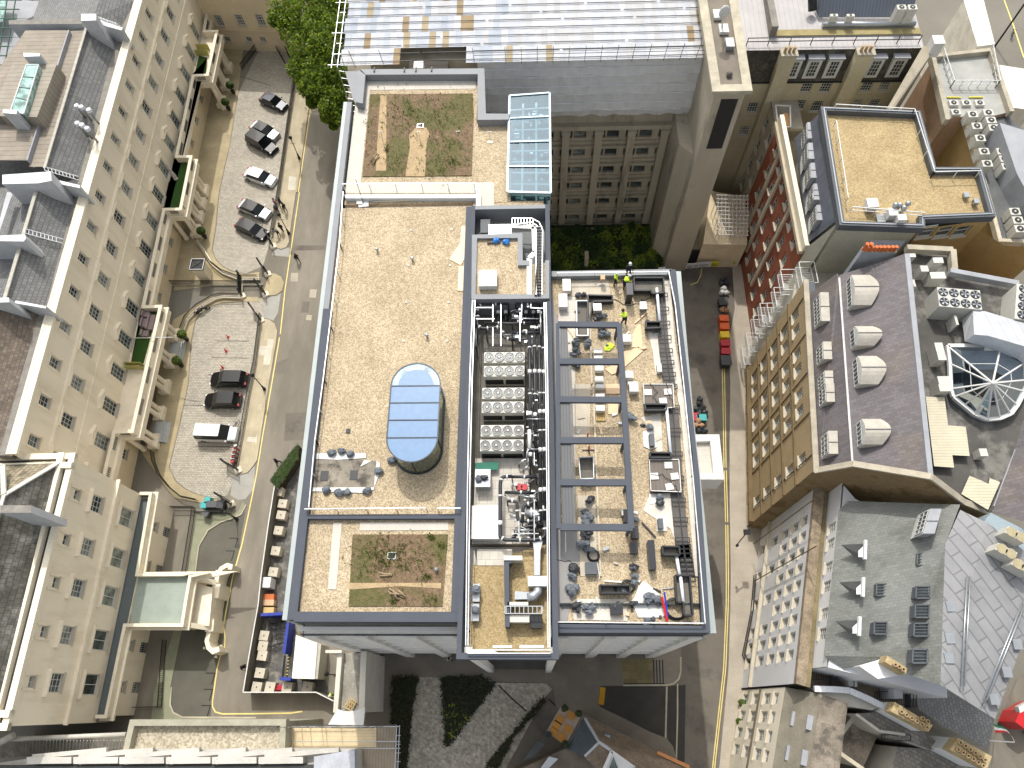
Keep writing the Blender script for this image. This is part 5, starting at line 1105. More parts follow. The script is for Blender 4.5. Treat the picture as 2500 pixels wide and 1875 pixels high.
b=MB(wbox);q=W('11',930,100,ZR);b.box((q[0],q[1],ZR),(.9,.8,.1),.1);b.box((q[0]-.35,q[1]+.1,ZR+.1),(.5,.5,.1));b.bar((q[0],q[1],ZR+.1),(q[0]-.3,q[1]+.9,ZR+2.2),.05,None,dk);single(b,'aerial_mast','leaning thin mast on white ballast slabs at the roof corner','mast')
b=MB(plain('pole_pale',(220,204,176),.7));b.tube([W('11',1010,85,ZR+.06),W('11',1600,62,ZR+.06)],.06,6);single(b,'long_pole','long pale pole lying along the top of the gravel roof','pole')
b=MB(plain('red_plastic',(206,40,40),.4));b.bar(W('23',1295,180,28.2),W('23',1340,395,27.6),.16,.08);single(b,'red_barrier','long red bar leaning at the bottom right of the wing','bar')
b=MB(plain('blue_bar',(40,70,180),.4));b.bar(W('23',1315,140,28.3),W('23',1345,360,27.6),.12,.08);single(b,'blue_barrier','long blue bar beside the red bar','bar')
for i,(cr,x,y,y2)in enumerate((('22',652,388,462),('22',662,512,570))):
 q=W(cr,x,y2,ZW);t=thing('marker_post',('upper' if i==0 else 'lower')+' orange post on crossed feet beside the fourth beam','post',(q[0],q[1],ZW));b=MB(plain('orange_post',(226,84,50),.5));b.tube([(q[0],q[1],ZW),(q[0],q[1],ZW+1.2)],[.07,.03],8);b.build('post',t);b=MB(dk);b.bar((q[0]-.5,q[1],ZW+.03),(q[0]+.5,q[1],ZW+.03),.08);b.bar((q[0],q[1]-.3,ZW+.03),(q[0],q[1]+.3,ZW+.03),.08);b.build('foot',t)
for cr,x,y,r,lb in (('23',1415,285,.8,'large black cable coil at the bottom right of the wing'),('23',1000,90,.5,'small coil of black hose on the lower trough'),('22',705,1480,.45,'upright cable drum beside the grey sacks')):
 q=W(cr,x,y,ZW+.15);b=MB(dk)
 for k in range(4):rr=r*(1-k*.06);b.tube([(q[0]+rr*math.cos(a),q[1]+rr*math.sin(a)*.95,ZW+.1+.07*k)for a in [i*math.pi/9 for i in range(19)]],.035,5)
 single(b,'cable_coil',lb,'cable coil')
for i,(cr,pts)in enumerate((('22',[(1190,0),(1260,60),(1215,110),(1260,160)]),('22',[(1200,790),(1300,770),(1390,860),(1440,930)]),('21',[(880,930),(1000,975),(1100,960),(1200,910)]),('22',[(390,1525),(500,1520),(570,1570),(590,1640)]),('22',[(1330,0),(1360,90),(1390,160),(1380,260)]))):
 b=MB(dk);V=[Vector(W(cr,x,y,27.9 if cr=='22' and x>1000 else ZW+.05))for x,y in pts];out=[]
 for k in range(len(V)-1):
  for t in (0,.33,.66):out.append(V[k].lerp(V[k+1],t)+Vector((math.sin(k*3+t*6)*.08,math.cos(k*2+t*5)*.08,0)))
 b.tube(out+[V[-1]],.025,5);single(b,'cable','thin black cable snaking over the right wing','cable','thin black cables on the right wing')
q=W('21',1132,1010,ZW+.4);t=thing('wheelbarrow','grey wheelbarrow standing on the gravel of the right wing','wheelbarrow',(q[0],q[1],ZW))
b=MB(galv);b.prism([(q[0]-.3,q[1]-.1),(q[0]+.3,q[1]-.1),(q[0]+.25,q[1]+.6),(q[0]-.25,q[1]+.6)],ZW+.3,ZW+.6);b.build('tray',t);b=MB(dk);b.bar((q[0]-.28,q[1]-.9,ZW+.5),(q[0]-.12,q[1]+.8,ZW+.2),.05);b.bar((q[0]+.28,q[1]-.9,ZW+.5),(q[0]+.12,q[1]+.8,ZW+.2),.05);b.build('handle',t);b=MB(dk);b.tube([(q[0]-.05,q[1]+.85,ZW+.2),(q[0]+.05,q[1]+.85,ZW+.2)],.2,12);b.build('wheel',t)
b=MB(plain('hi_vis',(206,240,60),.7));q=W('21',840,1335,ZW+.1);b.blob(q,(.42,.28,.08),10,.35,rz=.3);single(b,'jacket','yellow hi vis jacket lying on the roof','jacket')
for cr,x0,y0,x1,y1,lb in (('22',730,235,806,310,'timber pallet under the white box in the third bay'),):
 t=thing('pallet',lb,'pallet',W(cr,x0,y0,ZW));b=MB(plain('pallet_wood',(206,176,116),.8));c0,c1=W(cr,x0,y0,ZW+.15),W(cr,x1,y1,ZW+.15)
 for k in range(6):x=c0[0]+(c1[0]-c0[0])*k/5;b.box((x,(c0[1]+c1[1])/2,ZW+.12),(.09,c0[1]-c1[1],.03))
 b.build('slat',t);b=MB(MATS['pallet_wood'])
 for k in range(3):b.box(((c0[0]+c1[0])/2,c1[1]+(c0[1]-c1[1])*k/2,ZW),(c1[0]-c0[0],.09,.12))
 b.build('bearer',t)
cn=thing('white_canopy','white stone box canopy with sunken paved top jutting over the alley','canopy',W('22',1700,650,10));ZN=15
b=MB(wstone);q=WL(ZN,('22',1560,434),('22',1790,434),('22',1832,822),('22',1600,822));b.prism(XY(q),ZN-3.2,ZN-.5,wstone,slabm,True)
iq=WL(ZN,('22',1580,494),('22',1712,490),('22',1742,768),('22',1600,768))
for i in range(4):
 j=(i+1)%4;b.prism(XY([q[i],q[j],iq[j],iq[i]]),ZN-.5,ZN)
b.build('canopy',cn)
kb=MB(mat('kerb_pale',(196,186,166),.85,.1,1));kb.path(WL(ZW+.1,('21',668,960),('21',690,1659),('22',700,0),('22',735,900),('22',765,1659)),.14,.16);kb.build('kerb',off);kb=MB(slabm);kb.path(WL(ZW+.1,('21',1340,760),('21',1380,1300),('22',1490,300),('22',1570,1200),('22',1610,1659)),.5,.06,slabm);kb.build('kerb',off)
rnd=random.Random(4)
for k in range(46):
 cr,x,y=rnd.choice([('21',rnd.uniform(420,1250),rnd.uniform(780,1640)),('22',rnd.uniform(560,1380),rnd.uniform(10,1640)),('23',rnd.uniform(420,1380),rnd.uniform(0,370))])
 q=W(cr,x,y,ZW+.05);m=rnd.choice([wbox,ply,dk,galv,boards,cop]);b=MB(m);t_=rnd.random()
 if t_<.4:b.box(q,(rnd.uniform(.15,.6),rnd.uniform(.1,.4),rnd.uniform(.04,.25)),rnd.uniform(0,3))
 elif t_<.75:a=rnd.uniform(0,3.1);L_=rnd.uniform(.5,1.6);b.bar((q[0],q[1],q[2]+.05),(q[0]+math.cos(a)*L_,q[1]+math.sin(a)*L_,q[2]+.07),rnd.uniform(.05,.14),.05)
 else:b.blob((q[0],q[1],q[2]+.05),(rnd.uniform(.1,.3),rnd.uniform(.1,.2),.07),7,.35,seed=k)
 single(b,'site_offcut','small piece of building material lying on the right wing roof','debris','small building materials lying on the right wing roof')
conc=mat('portland',(176,166,146),.85,.12,.35,.06,8,c2=(128,118,102),c2s=.5,c2t=(.55,.72),stretch=(1,1,.25))
nb=thing('scaffolded_building','grey stone office building under a corrugated temporary roof with white netting','building',(4,60,0))
FM=Face(W('21',340,265,0),W('21',1285,250,0));FM=Face(FM.p(-2.4,0,0),FM.p(16.5,0,0))
b=MB(conc);ops=[];wn=[]
for k,z in enumerate((.6,3.9,7.0,9.9,12.9,15.8)):
 for i in range(5):
  s=2.4+3.72*i-3.72+2.2
  for dx in (-.78,.78):wn.append(dict(s=s+dx,z=z,w=1.4,h=1.25,nx=1,nz=1,fr=MATS['lead_dark'],gl=PANES[(k*3+i+(dx>0))%3],style='n'))
facade(nb,b,FM,0,FM.L,-1,20,wn,rec=.3);b.build('wall',nb)
b=MB(conc)
for k,z in enumerate((1.9,5.2,8.3,11.2,14.2)):b.fbox(FM,0,FM.L,.02,.3,z+.15,z+.55);b.fbox(FM,0,FM.L,.02,.2,z+.95,z+1.25)
b.fbox(FM,0,FM.L,0,.6,17.6,18.2);b.build('string_course',nb)
for i in range(6):
 b=MB(conc);s=2.55+3.72*i-1.55-1.2+.2;b.fbox(FM,s-.42,s+.42,.02,.75,-1,17.5);b.fbox(FM,s-.5,s+.5,.02,.9,17.2,17.6);b.build('pier',nb)
b=MB(dk);b.fbox(FM,0,FM.L,.9,.95,0,.6);b.build('base_glazing',nb)
b=MB(conc);b.prism([(-16.5,59.8),(16.8,59.8),(16.8,95),(-16.5,95)],0,27);b.build('wall',nb)
netm=mat('netting',(210,209,207),.85,.07,1.2,.03,8)
net=MB(netm);yN=58.25;rnd=random.Random(5);xs=[-18.4+i*.45 for i in range(82)];zs=[20.3,21.4,21.5,22.6,23.6,23.75,24.9,26.0,26.1,27.1,28.05]
gridp=[[(x,yN-(.12 if j in (2,5,8)else 0)+.06*math.sin(x*3.1+j)+rnd.uniform(-.03,.03)+(.25 if j==0 else 0),z+(.12*math.sin(x*2.2)if j in (0,10)else.05*math.sin(x+j)))for x in xs]for j,z in enumerate(zs)]
for j in range(len(zs)-1):
 for i in range(len(xs)-1):
  if xs[i]<-5.4:continue
  if xs[i]>17.4:continue
  net.face([gridp[j][i],gridp[j][i+1],gridp[j+1][i+1],gridp[j+1][i]],None,True)
net.face([(17.4,yN,28),(17.4,yN,20.5),(17.9,yN+2.5,21.5),(17.9,yN+2.5,28)]);net.build('netting',nb)
b=MB(mat('net_seam',(226,228,232),.8))
for z in (21.45,22.5,23.68,24.8,26.05,27.1):b.path([(xs[i],yN-.16+.05*math.sin(xs[i]*3.1),z+.05*math.sin(xs[i]*2))for i in range(0,80,4)if xs[i]>-2 or z>24],.05,.07)
b.build('net_seam',nb)
shm=[mat('sheet_%d'%i,c,.8,.1,.9,.04,6,lines=[(0,.16,.03,.88)],spec=.5)for i,c in enumerate(((184,187,192),(174,179,186),(194,195,197),(164,172,181),(182,182,182),(150,130,98),(164,148,118)))]
rf=MB(shm[0]);rnd=random.Random(11);zr0=28.2;sl_=.02
RB=Face((-19.0,57.9),(18.0,57.9))
cols_=56;cwid=37.0/cols_
zz=lambda y:28.2+(y-57.9)*.045
y=57.9;r=0
while y<84:
 h_=2.1
 for i in range(cols_):
  xq=-19+i*cwid+(r%2)*.2
  if 57.9<=y<59.9 and -13.2<xq<-7.0 and r==0:continue
  left=xq<-2;k=5 if rnd.random()<(.15 if left else.03)else rnd.choice((0,0,1,1,2,3,4)if left else (0,0,2,2,4,4,0))
  if k==5 and rnd.random()<.4:k=6
  o=.015*((i+r)%2)
  rf.face([(xq,y,zz(y)+o),(xq+cwid,y,zz(y)+o),(xq+cwid,y+h_,zz(y+h_)+o),(xq,y+h_,zz(y+h_)+o)],shm[k])
 y+=h_;r+=1
rf.build('roof_sheet',nb)
b=MB(dk)
for k in range(24):
 yy=58.2+k*1.03;x=-19.5
 while x<18:
  L_=rnd.uniform(5,9);b.bar((x,yy,zz(yy)+.12),(min(x+L_,18),yy+rnd.uniform(-.03,.03),zz(yy)+.12),.055);x+=L_+(.3 if rnd.random()<.5 else 0)
b.build('roof_pole',nb)
b=MB(dk)
for x in [-17.5,-14.6,-5.6]+[-2.5+i*1.55 for i in range(14)]:b.bar((x,57.95,27.9),(x+.02*x,58.3,29.6),.045)
for z in (28.9,29.4):b.bar((-5.6,57.95+(z-28)*.15,z),(18.2,57.95+(z-28)*.15,z),.04)
b.build('guard_pole',nb)
b=MB(galv)
for k in range(13):
 yy=57.9+k*1.4;b.bar((-19.0,yy,zz(yy)+.1),(-20.2+(k%3)*.3,yy,zz(yy)+.1),.06)
for o in (0,-.6):b.bar((-19.2+o,57.5,28.3),(-19.0+o,84,29.6),.05)
for k in range(9):z=20+k*.9;b.bar((-19.4,58.3,z),(-18.2,58.0,z),.05)
for x in (-19.3,-18.6):b.bar((x,58.0,6),(x,58.0,29.5),.06)
for k,x in enumerate([-1+i*1.45 for i in range(13)]):b.bar((x,58.35,19.4),(x,58.35,20.6),.06)
for i in range(6):b.bar((17.0,57.6-i*.1,22.5+i*.2),(18.2,56.8+.2*i,23.2+i*.25),.06)
b.build('scaffold_tube',nb)
q=WL(28.2,('10',1310,470),('10',1650,470),('10',1650,585),('10',1310,585));b=MB(mat('opening_dark',(70,66,60),.9));b.prism(XY(q),26.5,27.4);b.build('roof_opening',nb)
cabinet('roof_box','white box inside the dark opening of the temporary roof','roof box',wbox,'10',1365,528,1442,585,27.45,28.2)
tw=thing('stair_tower','tall concrete stair tower with flat roof and dark louvre','tower',(18.4,57,0))
Tp=[(16.95,51.65),(19.76,51.65),(19.9,66.5),(16.9,66.5)]
b=MB(conc);b.prism(Tp,0,30,conc,mat('tower_roof',(124,116,104),.9,.16,.6));b.build('shaft',tw)
b=MB(mat('tower_rim',(178,170,150),.9,.2,1));ribbon(b,[(p[0],p[1],30)for p in Tp+[Tp[0]]],-.02,.42,30,30.35);ribbon(b,[(p[0],p[1],30)for p in Tp+[Tp[0]]],-.42,-.02,29.6,30.35);b.build('parapet',tw)
FTw=Face(Tp[0],Tp[1]);b=MB(dk);b.fbox(FTw,.75,2.3,.02,.06,22.5,29.0);b.build('louvre',tw)
b=MB(conc);b.prism([(15.6,54.3),(16.95,53.0),(16.95,59.8),(15.6,59.8)],0,20.2);b.build('buttress',tw)
for i,(x,y)in enumerate(((1780,115),(1830,240))):
 cabinet('mast_base',('upper' if i==0 else 'lower')+' white ballast block of the tower roof mast','ballast',wbox,'20',x-45,y-35,x+45,y+35,30,30.4)
b=MB(wbox);b.tube([W('20',1815,220,30.4),W('20',1830,110,33)],.1,8);b.blob(W('20',1835,105,33),(.5,.25,.7),10,.02);single(b,'antenna','white antenna on the tower roof','antenna')
cabinet('roof_hatch','glazed square roof hatch on the tower','hatch',galv,'20',1842,325,1925,400,30,30.6)
b=MB(mat('tile_vent',(92,90,82),.9));b.blob(W('20',1877,645,30.2),(.3,.3,.3),8,.1);single(b,'roof_vent','small dark dome vent near the lower end of the tower roof','vent')
at=thing('glass_atrium','long pale blue glass roofed shaft full of white pipework','atrium',W('20',150,1200,27));ZA=28.6
tl,tr_,br_,bl_=W('10',2190,830,ZA),W('20',325,805,ZA),W('21',335,10,ZA),W('11',2170,0,ZA)
b=MB(mat('atrium_floor',(64,80,90),.6));b.prism(XY([tl,tr_,br_,bl_]),0,26.2);b.build('shaft_floor',at)
b=MB(glass('glass_atrium_roof',(.34,.48,.56),.1,(.3,.38,.44,1)));b.face([tl,tr_,br_,bl_]);b.build('glass_roof',at)
b=MB(plain('atrium_frame',(150,166,174),.4,.3));b.path([tl,tr_,br_,bl_],.18,.2,None,True)
for k in range(1,4):t=k/4;b.bar(Vector(tl).lerp(Vector(bl_),t)+Vector((0,0,.05)),Vector(tr_).lerp(Vector(br_),t)+Vector((0,0,.05)),.14,.12)
b.build('frame',at)
b=MB(wbox)
for k in range(1,3):b.bar(Vector(tl).lerp(Vector(tr_),k/3)-Vector((0,0,1.1)),Vector(bl_).lerp(Vector(br_),k/3)-Vector((0,0,1.1)),.2,.1)
for k in range(9):t=(k+.5)/9;b.bar(Vector(tl).lerp(Vector(bl_),t)-Vector((0,0,1.2)),Vector(tr_).lerp(Vector(br_),t)-Vector((0,0,1.2)),.16,.1)
rnd=random.Random(3)
for k in range(60):
 x=rnd.uniform(tl[0]+.3,tr_[0]-.3);y=rnd.uniform(br_[1]+.3,tr_[1]-.3);b.box((x,y,26.3),(rnd.uniform(.1,.5),rnd.uniform(.1,.5),rnd.uniform(.2,.8)),0,rnd.choice([wbox,galv,dk,wbox]))
b.build('pipework',at)
b=MB(glass('glass_end',(.35,.5,.5),.3,(.8,.9,.9,1)));b.face([(bl_[0],bl_[1]-.02,26.5),(br_[0],br_[1]-.02,26.5),(br_[0],br_[1]-.02,ZA-.1),(bl_[0],bl_[1]-.02,ZA-.1)]);b.build('glass_wall',at)
b=MB(mat('terrace_paving',(150,142,124),.85,.1,.6,.06,8,brick=(.9,.6,.02),plane='XY',mortar=.8));b.prism([(1.6,33.3),(16.4,33.3),(16.4,59.2),(1.6,59.2)],-.05,.15);o=b.build('terrace');o['kind']='structure'
gb_=[('21',340,335),('21',920,320),('21',950,460),('21',935,662),('21',340,675)]
b=MB(mat('box_white',(196,196,190),.8));b.box((16.2,45.5,0),(.9,9.5,3.0));single(b,'garden_wall','pale wall at the right side of the sunken garden','wall')
def shrubbery(name,label,pts,z,n,size,hmax,mats,seed=1,group=None):
 poly=XY([W(c_,x,y,z)for c_,x,y in pts]);b=MB(mats[0]);rnd=random.Random(seed);xs_=[p[0]for p in poly];ys_=[p[1]for p in poly]
 cl=[(rnd.uniform(min(xs_),max(xs_)),rnd.uniform(min(ys_),max(ys_)),rnd.uniform(.5,1.2),rnd.uniform(.4,1)*hmax,rnd.choice(mats))for _ in range(int(n/60))]
 for (x,y,r,h,m)in cl:
  for k in range(60):
   a,t,p=rnd.uniform(0,6.3),rnd.random()**.5,rnd.random();px_,py_=x+math.cos(a)*r*t,y+math.sin(a)*r*t;pz=z+h*math.sqrt(max(0,1-t*t))*(.6+.4*p)
   s=size*rnd.uniform(.6,1.4);a2=rnd.uniform(0,6.3);tl_=rnd.uniform(-.5,.5)
   b.face([(px_+math.cos(a2+q)*s,py_+math.sin(a2+q)*s,pz+(tl_*s if q>1 else -tl_*s))for q in (0,1.3,3.0,4.6)],m)
 b.prism(poly,z-.2,z,mat('soil',(52,44,34)));o=b.build(name);tag(o,label,'planting',group,'stuff');return o
shrubbery('garden_planting','large block of green shrubs in the sunken garden',gb_,.3,7500,.16,1.3,LF+[LF[1]],2)
shrubbery('garden_planting','smaller block of green shrubs right of the garden path',[('21',975,320),('21',1240,310),('21',1270,460),('21',1290,655),('21',985,660)],.3,4200,.16,1.2,LF,4)
b=MB(conc);b.box((6.9,52.6,.1),(.5,1.1,2.4));single(b,'garden_sculpture','pale stone block standing among the garden shrubs','sculpture')
def tree(label,base,crown,n,size,seed=1):
 t=thing('plane_tree',label,'tree',base);rnd=random.Random(seed)
 b=MB(mat('bark',(110,100,84),.9,.2,1));b.tube([(base[0],base[1],0),(base[0]+.2,base[1],5),(base[0]+.1,base[1]+.3,9)],[.5,.38,.3],9)
 for (x,y,z,r)in crown[::2]:b.tube([(base[0]+.1,base[1]+.2,7+rnd.uniform(-2,2)),((base[0]+x)/2,(base[1]+y)/2,(9+z)/2+1),(x,y,z)],[.22,.14,.05],6)
 b.build('trunk',t);b=MB(LF[0])
 for ci,(x,y,z,r)in enumerate(crown):
  for k in range(n):
   v=Vector((rnd.gauss(0,1),rnd.gauss(0,1),rnd.gauss(0,.8))).normalized()*r*(rnd.random()**.35);p=Vector((x,y,z))+v
   s=size*rnd.uniform(.6,1.4);a2=rnd.uniform(0,6.3);n1=Vector((rnd.uniform(-1,1),rnd.uniform(-1,1),rnd.uniform(.2,1.2))).normalized();u=n1.orthogonal().normalized();w_=n1.cross(u);u,w_=u*math.cos(a2)+w_*math.sin(a2),w_*math.cos(a2)-u*math.sin(a2)
   m=TL[0]if rnd.random()<.5 else TL[rnd.randrange(3)]
   b.face([p-u*s,p+w_*s*.6,p+u*s,p-w_*s*.6],m)
 b.build('crown',t);return t
TL=[leafm('leaf_tree',(104,128,32),.45),leafm('leaf_tree_light',(144,160,44),.45),leafm('leaf_tree_dark',(64,88,24),.4)]
rnd=random.Random(9);crown=[]
for (cr,x,y,z,r)in (('10',250,60,13,2.6),('10',480,40,14,2.6),('10',680,60,14,2.4),('10',330,250,12,2.4),('10',560,230,14,2.7),('10',700,260,14,2.2),('10',420,420,12,2.2),('10',600,430,14,2.5),('10',700,470,13,1.8),('10',380,600,11,1.8),('10',540,620,13,2.2),('10',680,640,13,1.8),('10',450,760,11,1.4),('10',590,790,12,1.8),('10',690,820,12,1.6),('10',630,930,11.5,1.4),('10',700,990,11,1.1),('10',560,-120,15,3),('10',320,-150,13,3),('10',220,160,12,1.6)):
 q=W(cr,x,y,z);crown.append((*q,r))
 for k in range(2):crown.append((q[0]+rnd.uniform(-1.3,1.3),q[1]+rnd.uniform(-1.3,1.3),z+rnd.uniform(-2.5,.8),r*.55))
tree('large bushy green tree between the left street and the scaffolded roof',(W('10',560,420,12)[0],W('10',560,420,12)[1],0),crown,900,.2,3)
vl=thing('cream_villa','cream rendered villa with tall sash windows behind the tree','house',W('10',0,300,0))
FV=Face(W('00',1760,262,3.4),W('10',200,300,3.2));FV=Face(FV.p(-.5,0,0),FV.p(FV.L+4,0,0));wn=[]
for cr,x,y in (('00',1895,185),('00',2075,180),('10',40,180)):
 s,z=FV.px(cr,x,y);wn.append(dict(s=s,z=z-.85,w=1.15,h=1.9,nx=3,nz=4))
for cr,x,y in (('00',1965,345),('00',2150,345),('10',60,345)):
 s,z=FV.px(cr,x,y);wn.append(dict(s=s,z=z-.4,w=.9,h=.9,nx=2,nz=2))
b=MB(mat('villa_render',(220,202,170),.85,.06,.4));facade(vl,b,FV,0,FV.L,0,12,wn);b.prism([FV.p(0,-.4,0)[:2],FV.p(FV.L,-.4,0)[:2],FV.p(FV.L,-9,0)[:2],FV.p(0,-9,0)[:2]],0,12);b.build('wall',vl)
b=MB(MATS['villa_render']);b.fbox(FV,0,FV.L,0,.12,FV.px('00',2000,262)[1],FV.px('00',2000,262)[1]+.2);b.build('string_course',vl)
def poly_px(mb,m,*pts):mb.face([W(c_,x,y,z)for c_,x,y,z in pts],m)
def roofpart(par,name,m,*pts):b=MB(m);b.face([W(c_,x,y,z)for c_,x,y,z in pts]);return b.build(name,par)
def acs(lst,z,label,group,sz=(.95,.4,1.0),par=None,rz=0):
 """small split condensers standing on a roof; fan on top"""
 for (cr,x,y,*lb)in lst:
  q=W(cr,x,y,z+sz[2]);t=thing('air_conditioner',lb[0]if lb else label,'air conditioner',(q[0],q[1],z),group)
  b=MB(offw);b.box((q[0],q[1],z),sz,rz);b.build('casing',t);b=MB(fanm);r=min(sz[0],sz[1])*.4;b.cyl((q[0],q[1],z+sz[2]),r,.03,14);b.cyl((q[0],q[1],z+sz[2]+.02),r*.3,.03,8,offw);b.build('fan',t)
gbk=mat('brick_buff',(176,154,118),.85,.1,.4,.06,8,brick=(.23,.075,.01),plane='XZ',ang=math.radians(97),mortar=.9,bvar=.1)
purple=mat('slate_purple',(104,99,100),.8,.1,.35,.1,8,c2=(110,102,98),c2s=.3,brick=(.5,.26,.02),plane='XY',ang=math.radians(8),mortar=.82,bvar=.14)
G=thing('brick_mansion','buff brick block with purple slate roof and curved lead dormers','building',(25,27,0))
a0=W('31',318,880,21);a1=W('32',400,745,21);FG=Face(a0,a1);LG=FG.L;wn=[]
sref=FG.px('32',315,630)[0]
cols_g=[sref]+[sref-5.4+d-4.2*k for k in range(4)for d in (-.82,.82)]
for z in (18.2,14.8,11.35,7.6,3.9):
 for s in cols_g:
  if.6<s<LG-.5:wn.append(dict(s=s,z=z-.8,w=1.0,h=1.7,nx=3,nz=4,bar=.04))
b=MB(gbk);facade(G,b,FG,-1.5,LG,2.2,21,wn);b.build('wall',G)
b=MB(mat('shop_stone',(168,150,124),.85));ws=[]
for k in range(5):ws.append(dict(s=1.6+k*3.6,z=.3,w=2.4,h=1.7,nx=3,nz=2,fr=MATS['lead_dark'],style='n'))
facade(G,b,FG.off(.12),-1.5,LG,-.1,2.2,ws);b.build('ground_storey',G)
b=MB(mat('band_dark',(110,94,66),.9))
for z in (16.5,13.0,9.4,5.7):b.fbox(FG,-1.5,LG,0,.18,z,z+.16)
b.fbox(FG,-1.5,LG,0,.5,2.2,2.5)
for k in range(7):s=.2+k*3.9;b.fbox(FG,s,s+.05,0,.1,2.5,20.8)
b.build('band_course',G)
cg=mat('coping_stone',(168,160,142),.9,.2,.9);b=MB(cg);b.fbox(FG,-1.5,LG+.2,-.35,.12,21,21.2);b.fbox(FG,-1.5,LG,-1.0,-.35,20.2,20.95,MATS['lead_dark']);b.build('coping',G)
B_=('32',730,690);zB=24.2;C_=('32',1400,800);zC=26.8
b=MB(purple)
poly_px(b,purple,('31',365,880,21),('32',440,735,21),('32',730,690,zB),('31',620,740,zB),('31',600,700,zB))
poly_px(b,purple,('31',612,720,zB),('32',730,690,zB),('32',1400,800,zC),('31',1190,530,zC));b.build('slate_roof',G)
b=MB(mat('ridge_white',(204,202,198),.8));b.bar(W('31',615,740,zB+.03),W('32',730,690,zB+.03),.16,.05);b.build('ridge',G)
b=MB(MATS['lead']);b.prism(XY(WL(zC+.1,('31',1180,530),('31',1225,530),('32',1430,800),('32',1385,790))),zC-.6,zC+.1);b.build('lead_flashing',G)
gbr=mat('brick_gable',(144,122,88),.88,.16,.4,.08,8,brick=(.23,.075,.01),plane='XZ',mortar=.9,bvar=.12,c2=(112,90,54),c2s=.4)
gp=[('32',440,742,21.2),('32',730,690,zB),('32',1400,800,zC),('32',1690,1020,24.2),('32',1920,1110,23)]
GW_=[W(c_,x,y,z)for c_,x,y,z in gp];b=MB(gbr);lo=[W('32',390,760,21)]+[(p[0],p[1],0)for p in GW_]
for i in range(4):b.face([GW_[i],GW_[i+1],(GW_[i+1][0],GW_[i+1][1],0),(GW_[i][0],GW_[i][1],0)])
q0=W('32',395,748,21);b.face([q0,GW_[0],(GW_[0][0],GW_[0][1],0),(q0[0],q0[1],0)]);b.build('gable_wall',G)
b=MB(cg)
for i in range(4):b.bar(Vector(GW_[i])+Vector((0,-.02,.1)),Vector(GW_[i+1])+Vector((0,-.02,.1)),.5,.2)
b.bar(Vector(q0)+Vector((0,0,.1)),Vector(GW_[0])+Vector((0,0,.1)),.5,.2);b.build('gable_coping',G)
def dormer(par,cr,x0,y0,x1,y1,zt,front,curved=True,zf=2.0,m=None):
 """roof seen from above between the front edge x0 and the back x1; the window looks left"""
 m=m or MATS['dormer_lead'];t0,t1,t2,t3=W(cr,x0,y0,zt),W(cr,x0+front,y1,zt),W(cr,x1+front,y1,zt+.1),W(cr,x1,y0,zt+.1)
 wd=(Vector(t1)-Vector(t0));n=8;b=MB(m);rows=[]
 for i in range(n+1):
  t=i/n;rise=math.sin(math.pi*t)*(.55 if curved else.0);A_=Vector(t0).lerp(Vector(t1),t)+Vector((0,0,rise));D_=Vector(t3).lerp(Vector(t2),t)+Vector((math.sin(math.pi*t)*(.5 if curved else 0),0,rise));rows.append((A_,D_))
 for i in range(n):b.face([rows[i][0],rows[i+1][0],rows[i+1][1],rows[i][1]],None,curved)
 for A_,D_ in (rows[0],rows[-1]):b.face([A_,D_,D_-Vector((0,0,zf*.9)),A_-Vector((0,0,zf*.9))])
 b.bar(rows[n//2][0]+Vector((0,0,.03)),rows[n//2][1]+Vector((0,0,.03)),.05,.04,MATS['lead_dark'])
 dm=b.build('dormer',par);w0,w1=rows[-1][0],rows[0][0]
 F=Face(tuple(w0),tuple(w1));F=F if F.n[0]<0 else Face(tuple(w1),tuple(w0));b=MB(MATS['win_white'])
 for i in range(n):b.face([rows[i][0],rows[i+1][0],rows[i+1][0]-Vector((0,0,zf+.5)),rows[i][0]-Vector((0,0,zf+.5))])
 wf=b.build('dormer_front',dm);L=root_loc(par);wf.location=(0,0,0)
 FF=F.off(.03);gl=MB(PANES[1]);gl.face([FF.p(.15,0,zt-zf+.2),FF.p(F.L-.15,0,zt-zf+.2),FF.p(F.L-.15,0,zt-.1),FF.p(.15,0,zt-.1)])
 FF=F.off(.06);k=max(2,round(F.L/.45))
 for i in range(k+1):gl.fbox(FF,.15+(F.L-.3)*i/k-.03,.15+(F.L-.3)*i/k+.03,-.02,.02,zt-zf+.2,zt-.1,MATS['win_white'])
 for i in range(3):z=zt-zf+.2+(zf-.3)*i/2;gl.fbox(FF,.15,F.L-.15,-.015,.015,z-.03,z+.03,MATS['win_white'])
 o=gl.build('dormer_window',dm);o.location=(0,0,0);return dm
mat('dormer_lead',(176,170,158),.7,.12,1,.06,8)
for (cr,x0,y0,x1,y1,fr)in (('31',720,715,880,975,15),('31',750,1158,905,1325,15),('31',775,1415,935,1659,20),('32',810,300,975,520,15)):dormer(G,cr,x0,y0,x1,y1,zB+1.3,fr)
for (cr,x0,y0,x1,y1,fr)in (('31',450,865,525,1112,12),('31',475,1290,548,1442,8),('31',490,1542,562,1659,5),('32',500,-10,572,150,8),('32',520,402,600,600,8)):dormer(G,cr,x0,y0,x1,y1,23.0,fr,False,1.7)
b=MB(mat('rear_roof',(84,82,78),.9,.2,.5,.1,8,c2=(122,119,112),c2s=.4));b.prism(XY(WL(23.5,('31',1200,500),('31',1560,500),('31',1600,700),('31',2400,830),('32',2700,0),('32',2000,1050),('32',1900,1100),('32',1690,1020),('32',1400,800))),0,23.5,gbr,b.cur);b.build('rear_roof',G)
